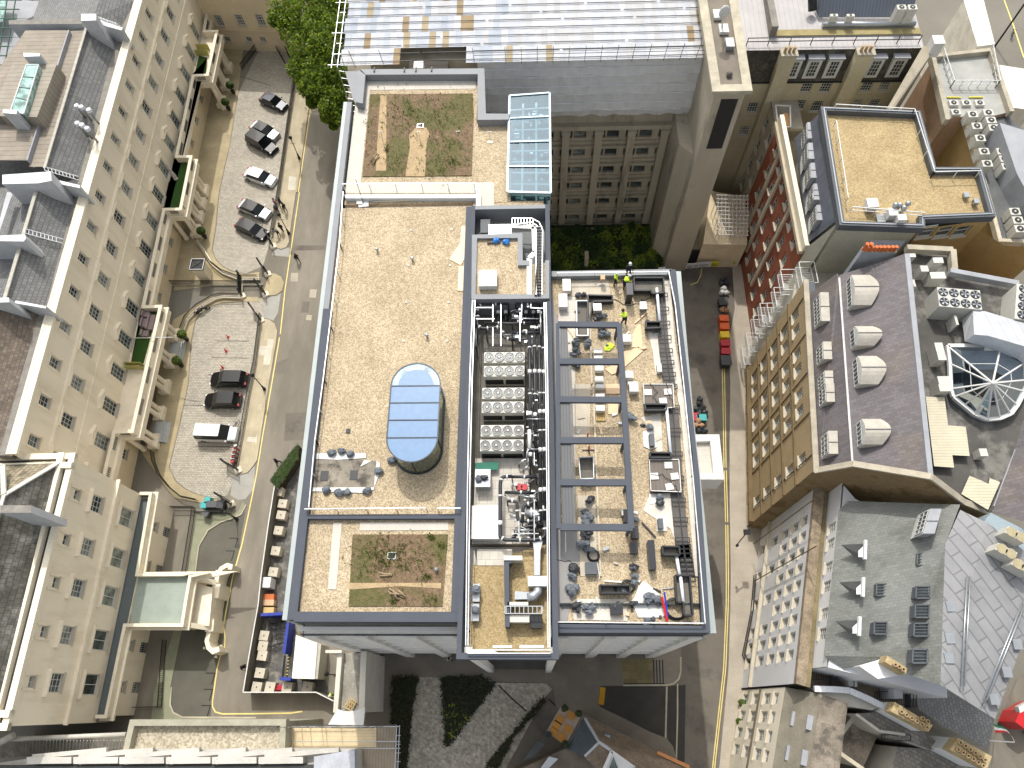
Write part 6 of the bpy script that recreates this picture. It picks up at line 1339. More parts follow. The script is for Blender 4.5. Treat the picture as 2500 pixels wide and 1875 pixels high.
b=MB(cg);b.bar(W('31',1190,490,24.3),W('31',1585,510,24.3),.5,.7);b.bar(W('31',1585,510,24.31),W('31',1600,690,24.31),.5,.7);b.bar(W('31',1560,690,24.32),W('31',2150,800,24.32),.45,.7,MATS['lead']);b.build('parapet',G)
pots=thing('chimney_stack','grey chimney stack with a row of orange pots','chimney',W('31',900,560,21))
b=MB(mat('stack_grey',(150,154,158),.85,.1,1));tp=WL(26.5,('31',815,470),('31',1112,480),('31',1110,525),('31',815,515));bt=WL(22.0,('31',690,700),('31',1060,590),('31',1070,560),('31',690,640))
for i in range(4):j=(i+1)%4;b.face([(tp[i][0],tp[i][1],18),(tp[j][0],tp[j][1],18),tp[j],tp[i]])
b.face(tp,cg);b.prism(XY(WL(24.4,('31',690,690),('31',815,515),('31',1112,520),('31',1060,560))),20,[22.5,26.2,26.2,24.5]);b.build('stack',pots)
for i,x in enumerate((848,884,920,955,988,1022,1058,1092)):
 q=W('31',x,500,26.6);m_=MB(plain('terracotta',(200,110,62),.8));m_.lathe((q[0],q[1],26.5),[(.15,0),(.17,.1),(.13,.5),(.17,.6),(.14,.62)],10);m_.build('pot',pots)
for i,x in enumerate((848,884)):
 q=W('31',x,462,27.1);m_=MB(MATS['terracotta']);m_.lathe((q[0],q[1],26.5),[(.15,0),(.13,.8),(.17,.9)],10);m_.build('pot',pots)
def chiller(cr,pts,z,nx,ny,label,h=2.2):
 q=WL(z+h,*[(cr,*p)for p in pts]);t=thing('chiller',label,'chiller',(q[3][0],q[3][1],z));b=MB(offw);b.prism(XY(q),z,z+h);b.build('casing',t)
 for i in range(nx):
  for j in range(ny):
   u,v=(i+.5)/nx,(j+.5)/ny;p=Vector(q[0]).lerp(Vector(q[1]),u).lerp(Vector(q[3]).lerp(Vector(q[2]),u),v);r=.40
   f=MB(dk);f.lathe((p.x,p.y,z+h),[(r,0),(r,.06),(.01,.065)],16)
   for k in range(5):a=k*1.256+i;f.face([(p.x,p.y,z+h+.08),(p.x+math.cos(a)*r*.9,p.y+math.sin(a)*r*.9,z+h+.08),(p.x+math.cos(a+.5)*r*.9,p.y+math.sin(a+.5)*r*.9,z+h+.1)],galv)
   f.build('fan',t)
 return t
chiller('31',[(1460,820),(1830,850),(1850,1015),(1480,985)],23.5,4,2,'long cream chiller with eight open fans beside the slate roof')
chiller('31',[(2150,790),(2400,830),(2380,1130),(2130,1090)],23.5,2,4,'cream chiller cut off by the right edge of the picture')
for i,(x0,y0,x1,y1,lb)in enumerate(((1200,530,1280,560,'slim white unit at the top of the plant well'),(1420,565,1520,610,'white plant box in the upper plant well'),(1395,690,1540,745,'tall white plant box above the long chiller'),(1312,635,1392,685,'white louvred box in the upper plant well'),(1245,755,1280,815,'thin white box beside the lead flashing'),(1605,1065,1650,1145,'small cream tank beside the grey barrel roof'),(1435,1300,1545,1450,'cream ribbed plant box beside the glass dome'),(1460,1590,1580,1659,'cream plant box below the ribbed one'))):
 cabinet('plant_box',lb,'plant unit',offw,'31',x0,y0,x1,y1,23.5,25.0)
cabinet('plant_box','cream plant box on the roof corner beside the dome','plant unit',offw,'32',1470,0,1590,60,23.5,25)
cabinet('plant_box','cream condenser beside the stepped timber deck','plant unit',offw,'32',1820,555,1905,620,23.5,24.6)
seam=mat('seam_roof',(178,180,184),.55,.08,.8,.04,8,lines=[(0,.85,.04,.75)])
b=MB(seam);arc_o=[('31',1770,1020),('31',1880,1030),('31',2211,1130),('31',2500,1300)];arc_i=[('31',1780,1230),('31',1900,1240),('31',2211,1330),('31',2450,1500)];arc_e=[('31',1700,1290),('31',1850,1330),('31',2150,1440),('31',2380,1620)]
for i in range(3):
 b.face([W(*arc_o[i],25.5),W(*arc_o[i+1],25.5),W(*arc_i[i+1],26.2),W(*arc_i[i],26.2)]);b.face([W(*arc_i[i],26.2),W(*arc_i[i+1],26.2),W(*arc_e[i+1],24.6),W(*arc_e[i],24.6)],MATS['chalk_grey_shade'])
b.face([W('31',1770,1020,25.5),W('31',1780,1230,26.2),W('31',1700,1290,24.6),W('31',1675,1100,24.2)],MATS['chalk_grey_shade']);b.build('seam_roof',G)
dome=thing('glass_dome','faceted glass dome with white ribs at the right edge','glass roof',W('32',1935,0,23.5));ap=Vector(W('32',1940,-10,27.2));rim=[]
for a,(x,y)in enumerate(((1550,-330),(1570,-180),(1580,40),(1600,110),(1690,185),(1785,262),(1895,305),(2005,295),(2095,255),(2150,180),(2211,60),(2260,-40),(2240,-200),(2010,-330))):rim.append(Vector(W('32',x,y,24.2)))
gb2=MB(glass('glass_dome',(.42,.5,.56),.45,(.8,.9,1,1)));rb=MB(wbox)
for i in range(len(rim)):j=(i+1)%len(rim);gb2.face([ap,rim[i],rim[j]]);rb.bar(rim[i],rim[j],.32,.3);rb.bar(ap,rim[i],.12,.1);rb.bar(ap.lerp(rim[i],.5),ap.lerp(rim[j],.5),.04)
gb2.build('glazing',dome);rb.build('ribs',dome);b=MB(mat('dome_floor',(96,100,104),.9));b.prism([(p.x,p.y)for p in rim],23.5,23.6);b.build('base',dome)
tdk=mat('timber_deck_pale',(196,188,164),.8,.08,.8,.05,8,lines=[(1,.24,.04,.72)])
for i,pts in enumerate(([('32',1362,108),('32',1525,112),('32',1555,355),('32',1708,368),('32',1742,620),('32',1592,612),('32',1608,720),('32',1435,708)],[('32',1740,790),('32',1840,830),('32',1905,862),('32',1915,810),('32',2005,845),('32',1900,1085),('32',1670,948)])):
 b=MB(tdk);b.prism(XY(WL(24.2,*pts)),24.0,24.2,MATS['lead_dark'],tdk);single(b,'roof_deck',('stepped pale ribbed deck below the glass dome','smaller slanting pale ribbed deck above the gable coping')[i],'deck')
b=MB(purple);q=[('32',2211,300,26),('32',2130,560,25),('32',1960,1000,24),('32',1940,1110,24),('32',2600,1300,28),('32',2700,300,28)];poly_px(b,purple,*q);poly_px(b,MATS['lead'],('32',2130,560,25.05),('32',2160,560,25.05),('32',1975,1060,24.1),('32',1945,1050,24.05));b.build('slate_roof',G)
f2=thing('red_brick_block','red brick and white fronted block with yellow gravel flat roof and grey dormers','building',(33,48,0))
F2=Face(W('30',150,1150,20),W('31',340,465,20));L2=F2.L;redb=mat('brick_red',(150,88,64),.85,.12,.5,.08,8,brick=(.23,.075,.01),plane='XZ',ang=math.pi/2,mortar=1.0,bvar=.12)
b=MB(redb);wn=[]
for z in (17.3,13.85,10.0,6.6,3.3):
 for s in (-.4,2.05,4.5,6.9,9.6,11.9):
  if s<L2:wn.append(dict(s=s,z=z-.9,w=1.05,h=1.8,nx=2,nz=2))
facade(f2,b,F2,-2.5,L2,0,19,wn);b.build('wall',f2)
b=MB(mat('stone_trim',(188,178,156),.85,.15,.8));b.fbox(F2,-2.5,L2,0,.5,18.6,19.1);b.fbox(F2,-2.5,L2,-.2,.25,19.1,20.1,MATS['stucco_top'])
for s in (.9,3.3,8.3):b.fbox(F2,s-.25,s+.25,0,.22,3,18.6)
b.build('cornice',f2)
z2=25.2
b=MB(mat('slate_blue',(92,96,104),.7,.2,.4,.12,8,stretch=(1,4,1)));poly_px(b,None,('30',225,1200,20),('31',345,440,20),('31',600,240,z2),('30',480,940,z2));b.build('mansard',f2)
roof_pts=[('30',480,935),('30',1300,970),('30',1435,1460),('30',1830,1460),('31',1940,190),('31',1330,215),('31',1335,290),('31',640,265)]
b=MB(mat('render_court',(196,192,172),.85,.1,.5));b.prism(XY(WL(z2,*roof_pts)),0,z2-.2,None,GRY);b.build('flat_roof',f2)
b=MB(MATS['lead_dark']);V=WL(z2+.4,*roof_pts);ribbon(b,V+[V[0]],-.25,.25,z2-.4,z2+.4);b.path([(p[0],p[1],z2+.45)for p in V],.1,.1,galv,True);b.build('parapet',f2)
rail(f2,WL(z2,('30',560,960),('30',1230,1000),('30',1400,1540),('30',1790,1530)),.9);rail(f2,WL(z2,('31',700,180),('31',1310,230)),.9,mid=True);rail(f2,WL(z2,('30',560,1100),('31',660,100)),.9)
for i,(cr,x0,y0,x1,y1)in enumerate((('30',340,1055,415,1195),('30',345,1232,440,1370),('30',368,1405,470,1535),('30',395,1585,495,1700),('31',392,-5,505,65),('31',420,110,525,240))):dormer(f2,cr,x0,y0,x1,y1,22.9,5,False,1.9,MATS['lead'])
yb=mat('brick_yellow',(174,146,96),.85,.1,.5,.06,8,brick=(.23,.075,.01),plane='XZ',mortar=.92,bvar=.08)
p0,p1=W('31',1335,295,z2),W('31',1945,205,z2);FY=Face(p0,p1);wn=[]
for x,y in ((1370,345),(1520,340),(1670,335)):s,z=FY.px('31',x,y);wn.append(dict(s=s,z=z-.8,w=1.5,h=1.6,nx=1,nz=2,bar=.06))
b=MB(yb);facade(f2,b,FY.off(.06),0,FY.L,0,z2-.4,wn);FX=Face(p1,W('31',2000,420,z2-2));wall(b,FX,0,FX.L+3,0,z2-2.2);b.build('yellow_brick_wall',f2)
b=MB(MATS['render_court']);q0=W('31',600,270,z2-.2);q1=W('31',345,470,20);FR_=Face(q1,q0);wall(b,FR_,0,FR_.L,0,20);b.face([FR_.p(0,0,20),FR_.p(FR_.L,0,20),q0]);b.prism(XY(WL(17,('31',480,570),('31',700,600),('31',800,520),('31',520,490))),0,17,None,MATS['render_court']);b.build('side_wall',f2)
for i,(cr,x0,y0,x1,y1,h,lb)in enumerate((('31',848,52,962,125,.8,'white box on the yellow gravel roof'),('31',1035,135,1130,200,.9,'cream vent base with silver cowls on the yellow gravel roof'),('31',1115,190,1205,240,1.0,'cream plant box beside the silver cowls'),('31',1690,0,1748,40,.3,'small pale slab near the right of the yellow gravel roof'),('31',1775,55,1832,92,.4,'small grey box near the right of the yellow gravel roof'),('31',932,192,1018,255,.15,'flat grey hatch at the lower edge of the yellow gravel roof'))):cabinet('roof_box',lb,'roof box',wbox if i<3 else galv,cr,x0,y0,x1,y1,z2,z2+h)
for x,y in ((1105,105),(1145,105),(1215,92),(1180,130)):
 q=W('31',x,y,z2+1.2);b=MB(galv);b.cyl((q[0],q[1],z2),.14,1.0,8);b.blob((q[0],q[1],z2+1.1),(.26,.26,.26),10,.02);single(b,'roof_cowl','round silver cowl on the yellow gravel roof','cowl','round silver cowls on the yellow gravel roof')
fe=thing('rear_annex','narrow grey annex with white fire escape balconies above the alley','annex',(26,39,0))
b=MB(mat('annex_roof',(96,100,100),.85,.15,.6));b.prism([F2.p(L2,-.1,0)[:2],(33,41.3),(33,35.4),FG.p(-1.5,-.1,0)[:2]],0,[17,17,19,17],mat('annex_wall',(168,164,150),.85,.14,.5));b.build('annex_body',fe)
for i,(cr,x,y,z)in enumerate((('31',320,740,18),('31',160,800,15.6),('31',100,950,12.6),('31',40,1080,9.8),('21',2190,1080,8.6),('21',2130,1180,6.2),('21',2070,1330,3.4),('21',2030,1440,1.6))):
 q=W(cr,x,y,z);b=MB(wbox);w_,d_=1.5,2.4
 for zz_ in (0,1.0):b.path([(q[0]-w_/2,q[1]-d_/2,q[2]+zz_),(q[0]+w_/2,q[1]-d_/2,q[2]+zz_),(q[0]+w_/2,q[1]+d_/2,q[2]+zz_),(q[0]-w_/2,q[1]+d_/2,q[2]+zz_)],.07,.07,None,True)
 for k in range(13):yy=q[1]-d_/2+d_*k/12;b.bar((q[0]-w_/2,yy,q[2]),(q[0]-w_/2,yy,q[2]+1),.03);b.bar((q[0]-w_/2,yy,q[2]),(q[0]+w_/2,yy,q[2]),.03)
 for k in range(8):b.bar((q[0]-.3+k*.12,q[1]-.4,q[2]-.1*k),(q[0]-.3+k*.12,q[1]+.3,q[2]-.1*k),.05)
 b.build('fire_escape',fe)
sb=thing('stone_annex','grey stone fronted block with small timber roof terrace north of the red brick','building',F2.p(-7,0,0));b=MB(mat('stone_grey',(176,168,148),.88,.12,.5));wn=[]
for z in (14.6,11.2,7.8,4.4):
 for s in (-12.8,-10.4,-8,-5.6,-3.4):wn.append(dict(s=s,z=z,w=1.2,h=1.9,nx=2,nz=3))
facade(sb,b,F2,-14,-2.5,0,18,wn);wall(b,Face(F2.p(-2.5,0,0),F2.p(-2.5,-7,0)),0,7,0,18);b.build('wall',sb);b=MB(MATS['terrace_stone']if 'terrace_stone' in MATS else mat('terrace_stone',(150,144,130),.9,.2,.7));b.prism([F2.p(-14,-.1,0)[:2],F2.p(-2.5,-.1,0)[:2],F2.p(-2.5,-3.2,0)[:2],F2.p(-14,-3.2,0)[:2]],16,17.6);b.fbox(F2,-14,-2.5,-.3,.1,18,18.3);b.build('roof',sb)
b=MB(plain('deck_orange',(206,160,110),.8));b.prism(XY(WL(18.3,('30',130,975),('30',200,980),('30',200,1080),('30',140,1085))),17.6,18.3);b.build('roof_box',sb);b=MB(wbox);b.path(WL(18.6,('30',65,910),('30',190,915),('30',195,1095),('30',90,1100)),.15,.1,None,True);b.build('trellis',sb)
f1=thing('mansard_building','pale brick building with dark slate mansard, white dormers and seamed lead roof','building',(33,66,0));z1=24
p0=W('20',1985,428,z1);p1=W('30',1345,405,z1);FE=Face(p0,p1);L1=FE.L;FB=FE.off(.75);zm=20.3
pb=mat('brick_pale',(188,178,150),.88,.1,.4,.07,8,brick=(.23,.075,.01),plane='XZ',mortar=.92,bvar=.1)
b=MB(mat('slate_dark',(74,70,62),.85,.3,.6,.25,8,brick=(.3,.25,.02),plane='XZ',mortar=.7,bvar=.25,c2=(96,96,84),c2s=.8));b.face([FB.p(0,0,zm),FB.p(L1,0,zm),FE.p(L1,0,z1),FE.p(0,0,z1)]);b.fbox(FB,0,L1,-.1,.12,zm-.15,zm,dk);b.build('mansard',f1)
wn=[]
for cr,x,y,w_,h_ in (('30',335,755,1.15,1.5),('30',500,755,1.15,1.5),('30',857,745,1.15,1.5),('30',1010,740,1.15,1.5),('30',270,905,1.15,1.4),('30',420,920,1.15,1.6),('30',770,895,1.1,1.2),('30',920,895,1.1,1.2),('20',2080,930,1.15,1.5),('20',2010,1130,1.15,1.6)):
 s,z=FB.px(cr,x,y);wn.append(dict(s=s,z=z-h_/2,w=w_,h=h_,nx=4,nz=4,bar=.035))
b=MB(pb);facade(f1,b,FB,0,L1,0,zm-.15,wn);b.build('wall',f1)
for cr,x in (('30',245),('30',415),('30',590),('30',950),('30',1145)):
 s,z=FB.px(cr,x-5,540);F_=FB.off(-.15);b=MB(MATS['win_white']);w_=.75;b.fbox(F_,s-w_,s+w_,-.6,.1,zm+.35,z1-.8);b.fbox(F_,s-w_-.1,s+w_+.1,-.7,.25,z1-.8,z1-.62,MATS['lead']);o=b.build('dormer',f1)
 b=MB(PANES[0]);b.face([F_.p(s-.45,.12,zm+.7),F_.p(s+.45,.12,zm+.7),F_.p(s+.45,.12,z1-1.1),F_.p(s-.45,.12,z1-1.1)])
 for k in range(4):x_=s-.45+.3*k;b.fbox(F_,x_-.02,x_+.02,.12,.15,zm+.7,z1-1.1,MATS['win_white'])
 for k in range(5):z_=zm+.7+(z1-1.8-zm)*k/4;b.fbox(F_,s-.45,s+.45,.12,.145,z_-.02,z_+.02,MATS['win_white'])
 k=b.build('window',o);k.location=(0,0,0)
for cr,xa,ya,xb,yb_ in (('30',95,430,225,500),('30',745,420,885,470)):
 s0,_=FB.px(cr,xa,ya+60);s1,_=FB.px(cr,xb,ya+60);b=MB(pb);b.fbox(FB,s0,s1,-.2,.75,0,z1+.3);b.fbox(FB,s0-.1,s1+.1,-.3,.85,z1+.3,z1+.5,cg);b.build('chimney_breast',f1)
 for k in range(3):q=FB.p(s0+.3+k*.45,.3,z1+.5);b=MB(plain('buff_pot',(180,156,120),.9));b.cyl(q,.16,.7,8);b.build('chimney_pot',f1)
lroof=mat('lead_roof',(178,174,172),.65,.08,.6,.04,8,lines=[(0,.55,.04,.72)])
b=MB(lroof);b.face([FE.p(-.3,.15,z1),FE.p(L1,.15,z1),FE.p(L1,-22,z1+1.2),FE.p(-.3,-22,z1+1.2)]);b.prism([FE.p(-.3,-.1,0)[:2],FE.p(L1,-.1,0)[:2],FE.p(L1,-22,0)[:2],FE.p(-.3,-22,0)[:2]],0,z1-.3,pb);b.build('lead_roof',f1)
b=MB(mat('mossy_gutter',(150,138,96),.9,.2,1));b.fbox(FE,3.2,L1,-2.6,-1.7,z1+.12,z1+.22);b.fbox(FE,3.0,3.7,-22,-1.7,z1+.13,z1+1.4,MATS['gutter_stone']);b.fbox(FE,L1-2,L1-1.3,-22,-4,z1+.3,z1+1.4,MATS['gutter_stone']);b.build('gutter',f1)
rail(f1,[FE.p(.5,-.5,z1),FE.p(L1-.5,-.5,z1)],1.0,post=2.2,m=dk,z=z1);rail(f1,[FE.p(.5,-.5,z1-.45),FE.p(L1-.5,-.5,z1-.45)],1.0,post=40,m=dk)
hall=thing('plant_hall','dark ribbed metal plant hall on the lead roof with pale pipe along its foot','plant hall',W('30',800,100,z1));b=MB(mat('ribbed_metal',(100,106,116),.5,.12,.6,.05,8,lines=[(0,.35,.08,.7)],spec=.5))
b.face(WL(z1+3.4,('30',500,-200),('30',1330,-200))+[W('30',1235,150,z1+.6),W('30',440,150,z1+.6)]);b.face([W('30',500,-200,z1+3.4),W('30',440,150,z1+.6),W('30',390,60,z1+.6)]);b.build('roof',hall)
b=MB(galv);b.tube([W('30',470,212,z1+.5),W('30',1270,205,z1+.5)],.28,10);b.build('pipe',hall)
b=MB(dk);b.tube([W('30',380,-80,z1+2.5),W('30',385,90,z1+.9)],.45,12);b.build('flue',hall)
acs([('30',572,130,'left small condenser below the plant hall'),('30',715,130,'right small condenser below the plant hall')],z1+.8,'','small condensers below the plant hall',(.8,.35,.8))
acs([('30',1155,60,'left of the two tall condensers beside the plant hall'),('30',1250,60,'right of the two tall condensers beside the plant hall')],z1+.5,'','tall condensers beside the plant hall',(.9,.7,1.9))
b=MB(conc);q=WL(z1+.8,('30',1340,395),('30',1460,395),('30',1095,900),('30',1040,925));b.prism(XY(q),0,[z1+.8,z1+.8,z1-2,z1-2]);b.build('party_wall',f1)
cabinet('chimney','white square chimney top with round cowl beside the lead roof','chimney',wbox,'30',1415,305,1535,375,z1,z1+1.8)
f3=thing('corner_building','grey roof terrace and pink brick building at the far top right','building',(46,60,0));z3=22
b=MB(mat('brick_pink',(176,146,120),.88,.12,.6));b.prism(XY(WL(z3,('30',1440,480),('30',1930,430),('30',2110,960),('30',1950,1000),('30',1600,1010),('30',1555,1030))),0,z3,None,mat('terrace_grey',(160,160,154),.85,.14,.5));b.build('body',f3)
b=MB(cg);V=WL(z3+.6,('30',1555,1030),('30',1430,480),('30',1930,425),('30',2110,960));ribbon(b,V,-.22,.22,z3-.2,z3+.6);b.build('parapet',f3)
rail(f3,WL(z3,('30',1480,480),('30',1570,760),('30',1960,760),('30',1900,460)),1.0,mid=True,post=1.0)
b=MB(yb);q=WL(21.5,('30',1690,950),('30',2000,930),('30',2400,1300),('31',2400,500),('31',2010,420),('31',1930,180),('30',1820,1470));b.prism(XY(q),0,21.5,yb,mat('ac_deck',(96,98,98),.9,.2,.6));b.build('brick_wing',f3)
b=MB(cg);V=WL(21.9,('30',1690,950),('30',1840,1465),('31',1950,200),('31',2005,415),('31',2211,425));ribbon(b,V,-.18,.18,21.3,21.95,MATS['stone_trim']);b.build('parapet',f3)
al=[('30',1770,985),('30',1805,1085),('30',1835,1190),('30',1868,1305),('30',1895,1410),('30',1905,970),('30',1928,1035),('30',1950,1100),('30',2020,1305),('30',2045,1370),('30',2065,1435),('31',2135,165),('31',2160,240),('31',2180,315)]
acs([(c_,x,y)for c_,x,y in al],21.6,'light grey top fan condenser on the corner deck','light grey condensers on the corner deck',(.95,.8,1.3))
acs([('30',1605,885),('30',1715,885),('30',1830,885),('30',1625,965)],z3-.6,'cream condenser under the yellow edged terrace','cream condensers under the yellow edged terrace',(.9,.7,.9))
b=MB(plain('yellow_edge',(210,196,60),.6));b.bar(W('30',1545,840,z3+.1),W('30',1665,842,z3+.1),.12);b.bar(W('30',1735,840,z3+.1),W('30',1855,840,z3+.1),.12);b.build('yellow_strip',f3)
b=MB(MATS['slate_purple']);b.prism(XY(WL(24,('30',2000,1060),('30',2300,1150),('31',2400,300),('30',2150,1500))),0,24,MATS['lead']);b.build('slate_roof',f3)
b=MB(mat('corner_white',(222,218,204),.8));b.prism(XY(WL(12,('30',1690,0),('30',1850,-50),('30',1960,380),('30',1810,400))),0,12);b.prism(XY(WL(14,('30',2000,560),('30',2250,600),('30',2300,950),('30',2110,930),('30',2030,760))),0,14);b.build('white_wing',f3)
mat('mans_grey',(122,124,119),.8,.12,.4,.08,8,brick=(.4,.22,.02),plane='XY',ang=math.radians(6),mortar=.82,bvar=.1,c2=(108,110,104),c2s=.5,stretch=(.4,1,1))
K=thing('white_townhouse','white painted townhouse with grey green tiled roof and square rooflights','house',(27,8,0))
FK=Face(W('32',400,1000,17),W('33',240,930,17));FK=Face(FK.p(-1.2,0,0),FK.p(FK.L,0,0));LK=FK.L;wht=mat('paint_wall',(216,216,216),.75,.05,.5,.03,8);wn=[]
for i in range(9):
 s=2.6+i*1.47
 for z in (15.1,12.4,9.5):wn.append(dict(s=s,z=z-.95,w=.85,h=1.75 if z<15 else 1.5,nx=2,nz=4,bar=.035))
 if i%2==0 or i>5:wn.append(dict(s=s,z=5.0,w=.9,h=2.0,nx=2,nz=2));wn.append(dict(s=s,z=.9,w=1.0,h=1.9,nx=2,nz=2))
b=MB(wht);facade(K,b,FK,0,LK,0,17,wn,rec=.25);b.build('wall',K)
b=MB(wht);b.fbox(FK,0,LK,0,.3,3.6,3.9,MATS['stone_trim']);b.build('string_course',K)
b=MB(mat('gutter_lichen',(138,124,104),.95,.35,1.6,.25,7));b.fbox(FK,0,LK,-.75,.05,16.6,17.15);b.fbox(FK,0,LK,-1.15,-.75,16.6,16.95,MATS['york_shade']);b.build('parapet',K)
FA=FK.off(-1.2);wn=[dict(s=s,z=17.7,w=.9,h=1.6,nx=2,nz=4,bar=.035)for s in (3.8,5.2,7.2,8.8,11.0,12.6)]
b=MB(wht);facade(K,b,FA,0,LK-1.5,16.8,20,wn,rec=.12);b.build('attic_wall',K)
zk=25.0;b=MB(MATS['mans_grey']);poly_px(b,None,('32',610,1090,20),('32',690,1008,20.5),('32',1660,1040,zk),('32',1530,1380,zk),('33',1490,940,zk),('33',1230,860,23),('33',1020,700,22),('33',660,800,20),('33',480,690,20));b.build('tiled_roof',K)
mat('lead_big',(136,136,137),.7,.1,.7,.05,8,brick=(2.2,.8,.05),plane='XY',ang=math.radians(-62),mortar=.6,bvar=.06)
b=MB(MATS['lead_big']);poly_px(b,None,('32',1660,1085,zk),('32',1900,1200,zk+.4),('32',2500,1659,zk+.5),('33',2300,300,zk),('33',1960,1235,zk-.5),('33',1490,940,zk),('32',1530,1380,zk));b.build('lead_roof',K)
b=MB(wht);b.prism([FK.p(.3,-1.4,0)[:2],FK.p(LK-1.5,-1.4,0)[:2],(31,0.6),(33,12),(27,16)],0,19.8);b.build('wall',K)
b=MB(galv)
for o in (0,28):b.tube([W('33',1720+o,0,zk+.4),W('33',1670+o,950,zk+.4)],.06,6);b.tube([W('33',2211+o,200,zk+.4),W('33',1860+o,1070,zk+.4)],.06,6)
b.build('roof_conduit',K)
for i,(cr,x,y)in enumerate((('33',1578,265),('33',1572,540),('33',1565,710),('33',2155,590),('33',2065,830),('33',1955,1065))):
 q=W(cr,x,y,zk+.1);m_=MB(galv);m_.box((q[0],q[1],zk-.2),(.6,.7,.35));single(m_,'ballast_block','square ballast block on the seamed lead roof','ballast','ballast blocks on the seamed lead roof')
def rooflight(cr,x0,y0,x1,y1,z,label):
 t=thing('rooflight',label,'rooflight',W(cr,x0,y0,z));q=WL(z+.25,(cr,x0,y0),(cr,x1,y0),(cr,x1-4,y1),(cr,x0-4,y1));b=MB(MATS['lead_dark']);b.prism(XY(q),z-.6,z+.15);b.path(q,.09,.1,None,True)
 for k in (1,2,3):b.bar(Vector(q[0]).lerp(Vector(q[3]),k/4),Vector(q[1]).lerp(Vector(q[2]),k/4),.04)
 b.build('frame',t);b=MB(PANES[0]);b.face([(p[0],p[1],z+.17)for p in q]);b.build('pane',t)
for i,(x0,y0,x1,y1,z)in enumerate(((1290,1460,1412,1560,23.8),)):rooflight('32',x0,y0,x1,y1,z,'topmost square rooflight of the right hand column on the grey green roof')
for (x0,y0,x1,y1,z,lb)in ((1280,90,1400,192,23.9,'second rooflight from the top of the right hand column'),(1272,250,1392,360,23.9,'third rooflight from the top of the right hand column'),(1262,410,1386,520,23.9,'fourth rooflight from the top of the right hand column'),(1250,635,1376,752,23.9,'lowest rooflight of the right hand column'),(938,68,1048,170,22.3,'upper lone rooflight in the middle of the grey green roof'),(918,398,1028,502,22.3,'lower lone rooflight in the middle of the grey green roof')):rooflight('33',x0,y0,x1,y1,z,lb)
for cr,x,y,k in (('32',630,1388,1),('32',945,1395,.8),('33',612,55,1),('33',580,392,1)):
 V=[W(cr,x,y,21.6),W(cr,x+210*k,y-12,22),W(cr,x+205*k,y+105*k,22),W(cr,x+110*k,y+100*k,21.6)];b=MB(MATS['valley']);b.face([(p[0],p[1],p[2]+.03)for p in V]);o=b.build('inset_dormer',K)
 b=MB(wht);b.bar(W(cr,x+210*k,y-40,22.4),W(cr,x+205*k,y+125*k,22.4),.2,.3);b.face([W(cr,x+150*k,y+50*k,22.05),W(cr,x+200*k,y+5,22.3),W(cr,x+198*k,y+105*k,22.3),W(cr,x+150*k,y+105*k,22.05)]);c_=b.build('dormer_window',o);c_.location=(0,0,0)
dormer(K,'32',1400,1075,1500,1290,25.6,-60,False,1.5,MATS['lead'])
acl=thing('equipment_deck','grey blue plant deck with railing beyond the seamed roof','plant deck',W('32',2000,1300,24));b=MB(mat('deck_blue',(140,154,160),.7,.08,.6));b.prism(XY(WL(25.2,('32',1925,1110),('32',2700,1500),('33',2700,200),('32',2211,1640),('32',1720,1450),('32',1770,1310))),20,25.2);b.build('deck',acl)
for i,(x,y)in enumerate(((2075,1225),(1990,1370),(2130,1500))):
 V=WL(26.6,('32',x,y),('32',x+165,y+85),('32',x+140,y+150),('32',x-30,y+55));t=thing('twin_condenser',('upper','middle','lower')[i]+' slanted cream twin fan condenser on the grey blue deck','air conditioner',V[0]);b=MB(offw);b.prism(XY(V),25.3,26.6);b.build('casing',t)
 for k in (.27,.73):p=Vector(V[0]).lerp(Vector(V[1]),k).lerp(Vector(V[3]).lerp(Vector(V[2]),k),.5);f=MB(mat('fan_gold',(160,150,120),.7));f.cyl((p.x,p.y,26.6),.38,.05,14);f.build('fan',t)
def stack(label,pts,z,pots,side=None,r=.14):
 t=thing('chimney_stack',label,'chimney',W(*pts[0],z));b=MB(mat('stack_yellow',(172,154,116),.9,.25,1.5,.2,8));b.prism(XY(WL(z,*pts)),z-1.2,z);b.prism(XY(WL(z-1.2,*pts)),10,z-1.2,wht);b.build('stack',t)
 for cr,x,y in pots:q=W(cr,x,y,z+.3);m_=MB(MATS['buff_pot']);m_.lathe((q[0],q[1],z),[(r,0),(r*1.2,.15),(r,.35),(r*.7,.35),(r*.6,.05)],10);m_.build('pot',t)
 return t
stack('small chimney stack with square openings rising over the tiled roof edge',[('33',1030,690),('33',1210,800),('33',1185,850),('33',1012,745)],23,[('33',1100,768),('33',1135,785),('33',1170,808)])
b=MB(wht);b.prism(XY(WL(21.8,('33',790,780),('33',1015,705),('33',1185,850),('33',950,890))),14,21.8);single(b,'party_wall','white sunlit wall below the small chimney stack','wall')
stack('long yellowish stack with a row of six round pots',[('33',1095,1088),('33',1425,1290),('33',1385,1345),('33',1060,1170)],20,[('33',1155+i*44,1175+i*27)for i in range(6)]+[('33',1338,1232),('33',1382,1258)])
stack('big yellowish stack with two rows of pots near the bottom edge',[('33',1645,1400),('33',1935,1560),('33',1890,1670),('33',1570,1500)],20,[('33',1645+i*43,1500+i*28)for i in range(6)]+[('33',1665+i*42,1440+i*30)for i in range(6)])
M_=thing('cream_townhouse','cream painted pair of street houses at the lower right','house',(22,-2,0))
FMh=Face(W('33',150,960,14),W('33',15,1800,14));LM=FMh.L;wn=[]
for i in range(6):
 s=.9+i*1.55
 if s<LM-.5:
  for z,h_ in ((11.2,1.3),(8.2,2.0),(4.6,2.2),(1.0,2.0)):wn.append(dict(s=s,z=z,w=.95,h=h_,nx=2,nz=2))
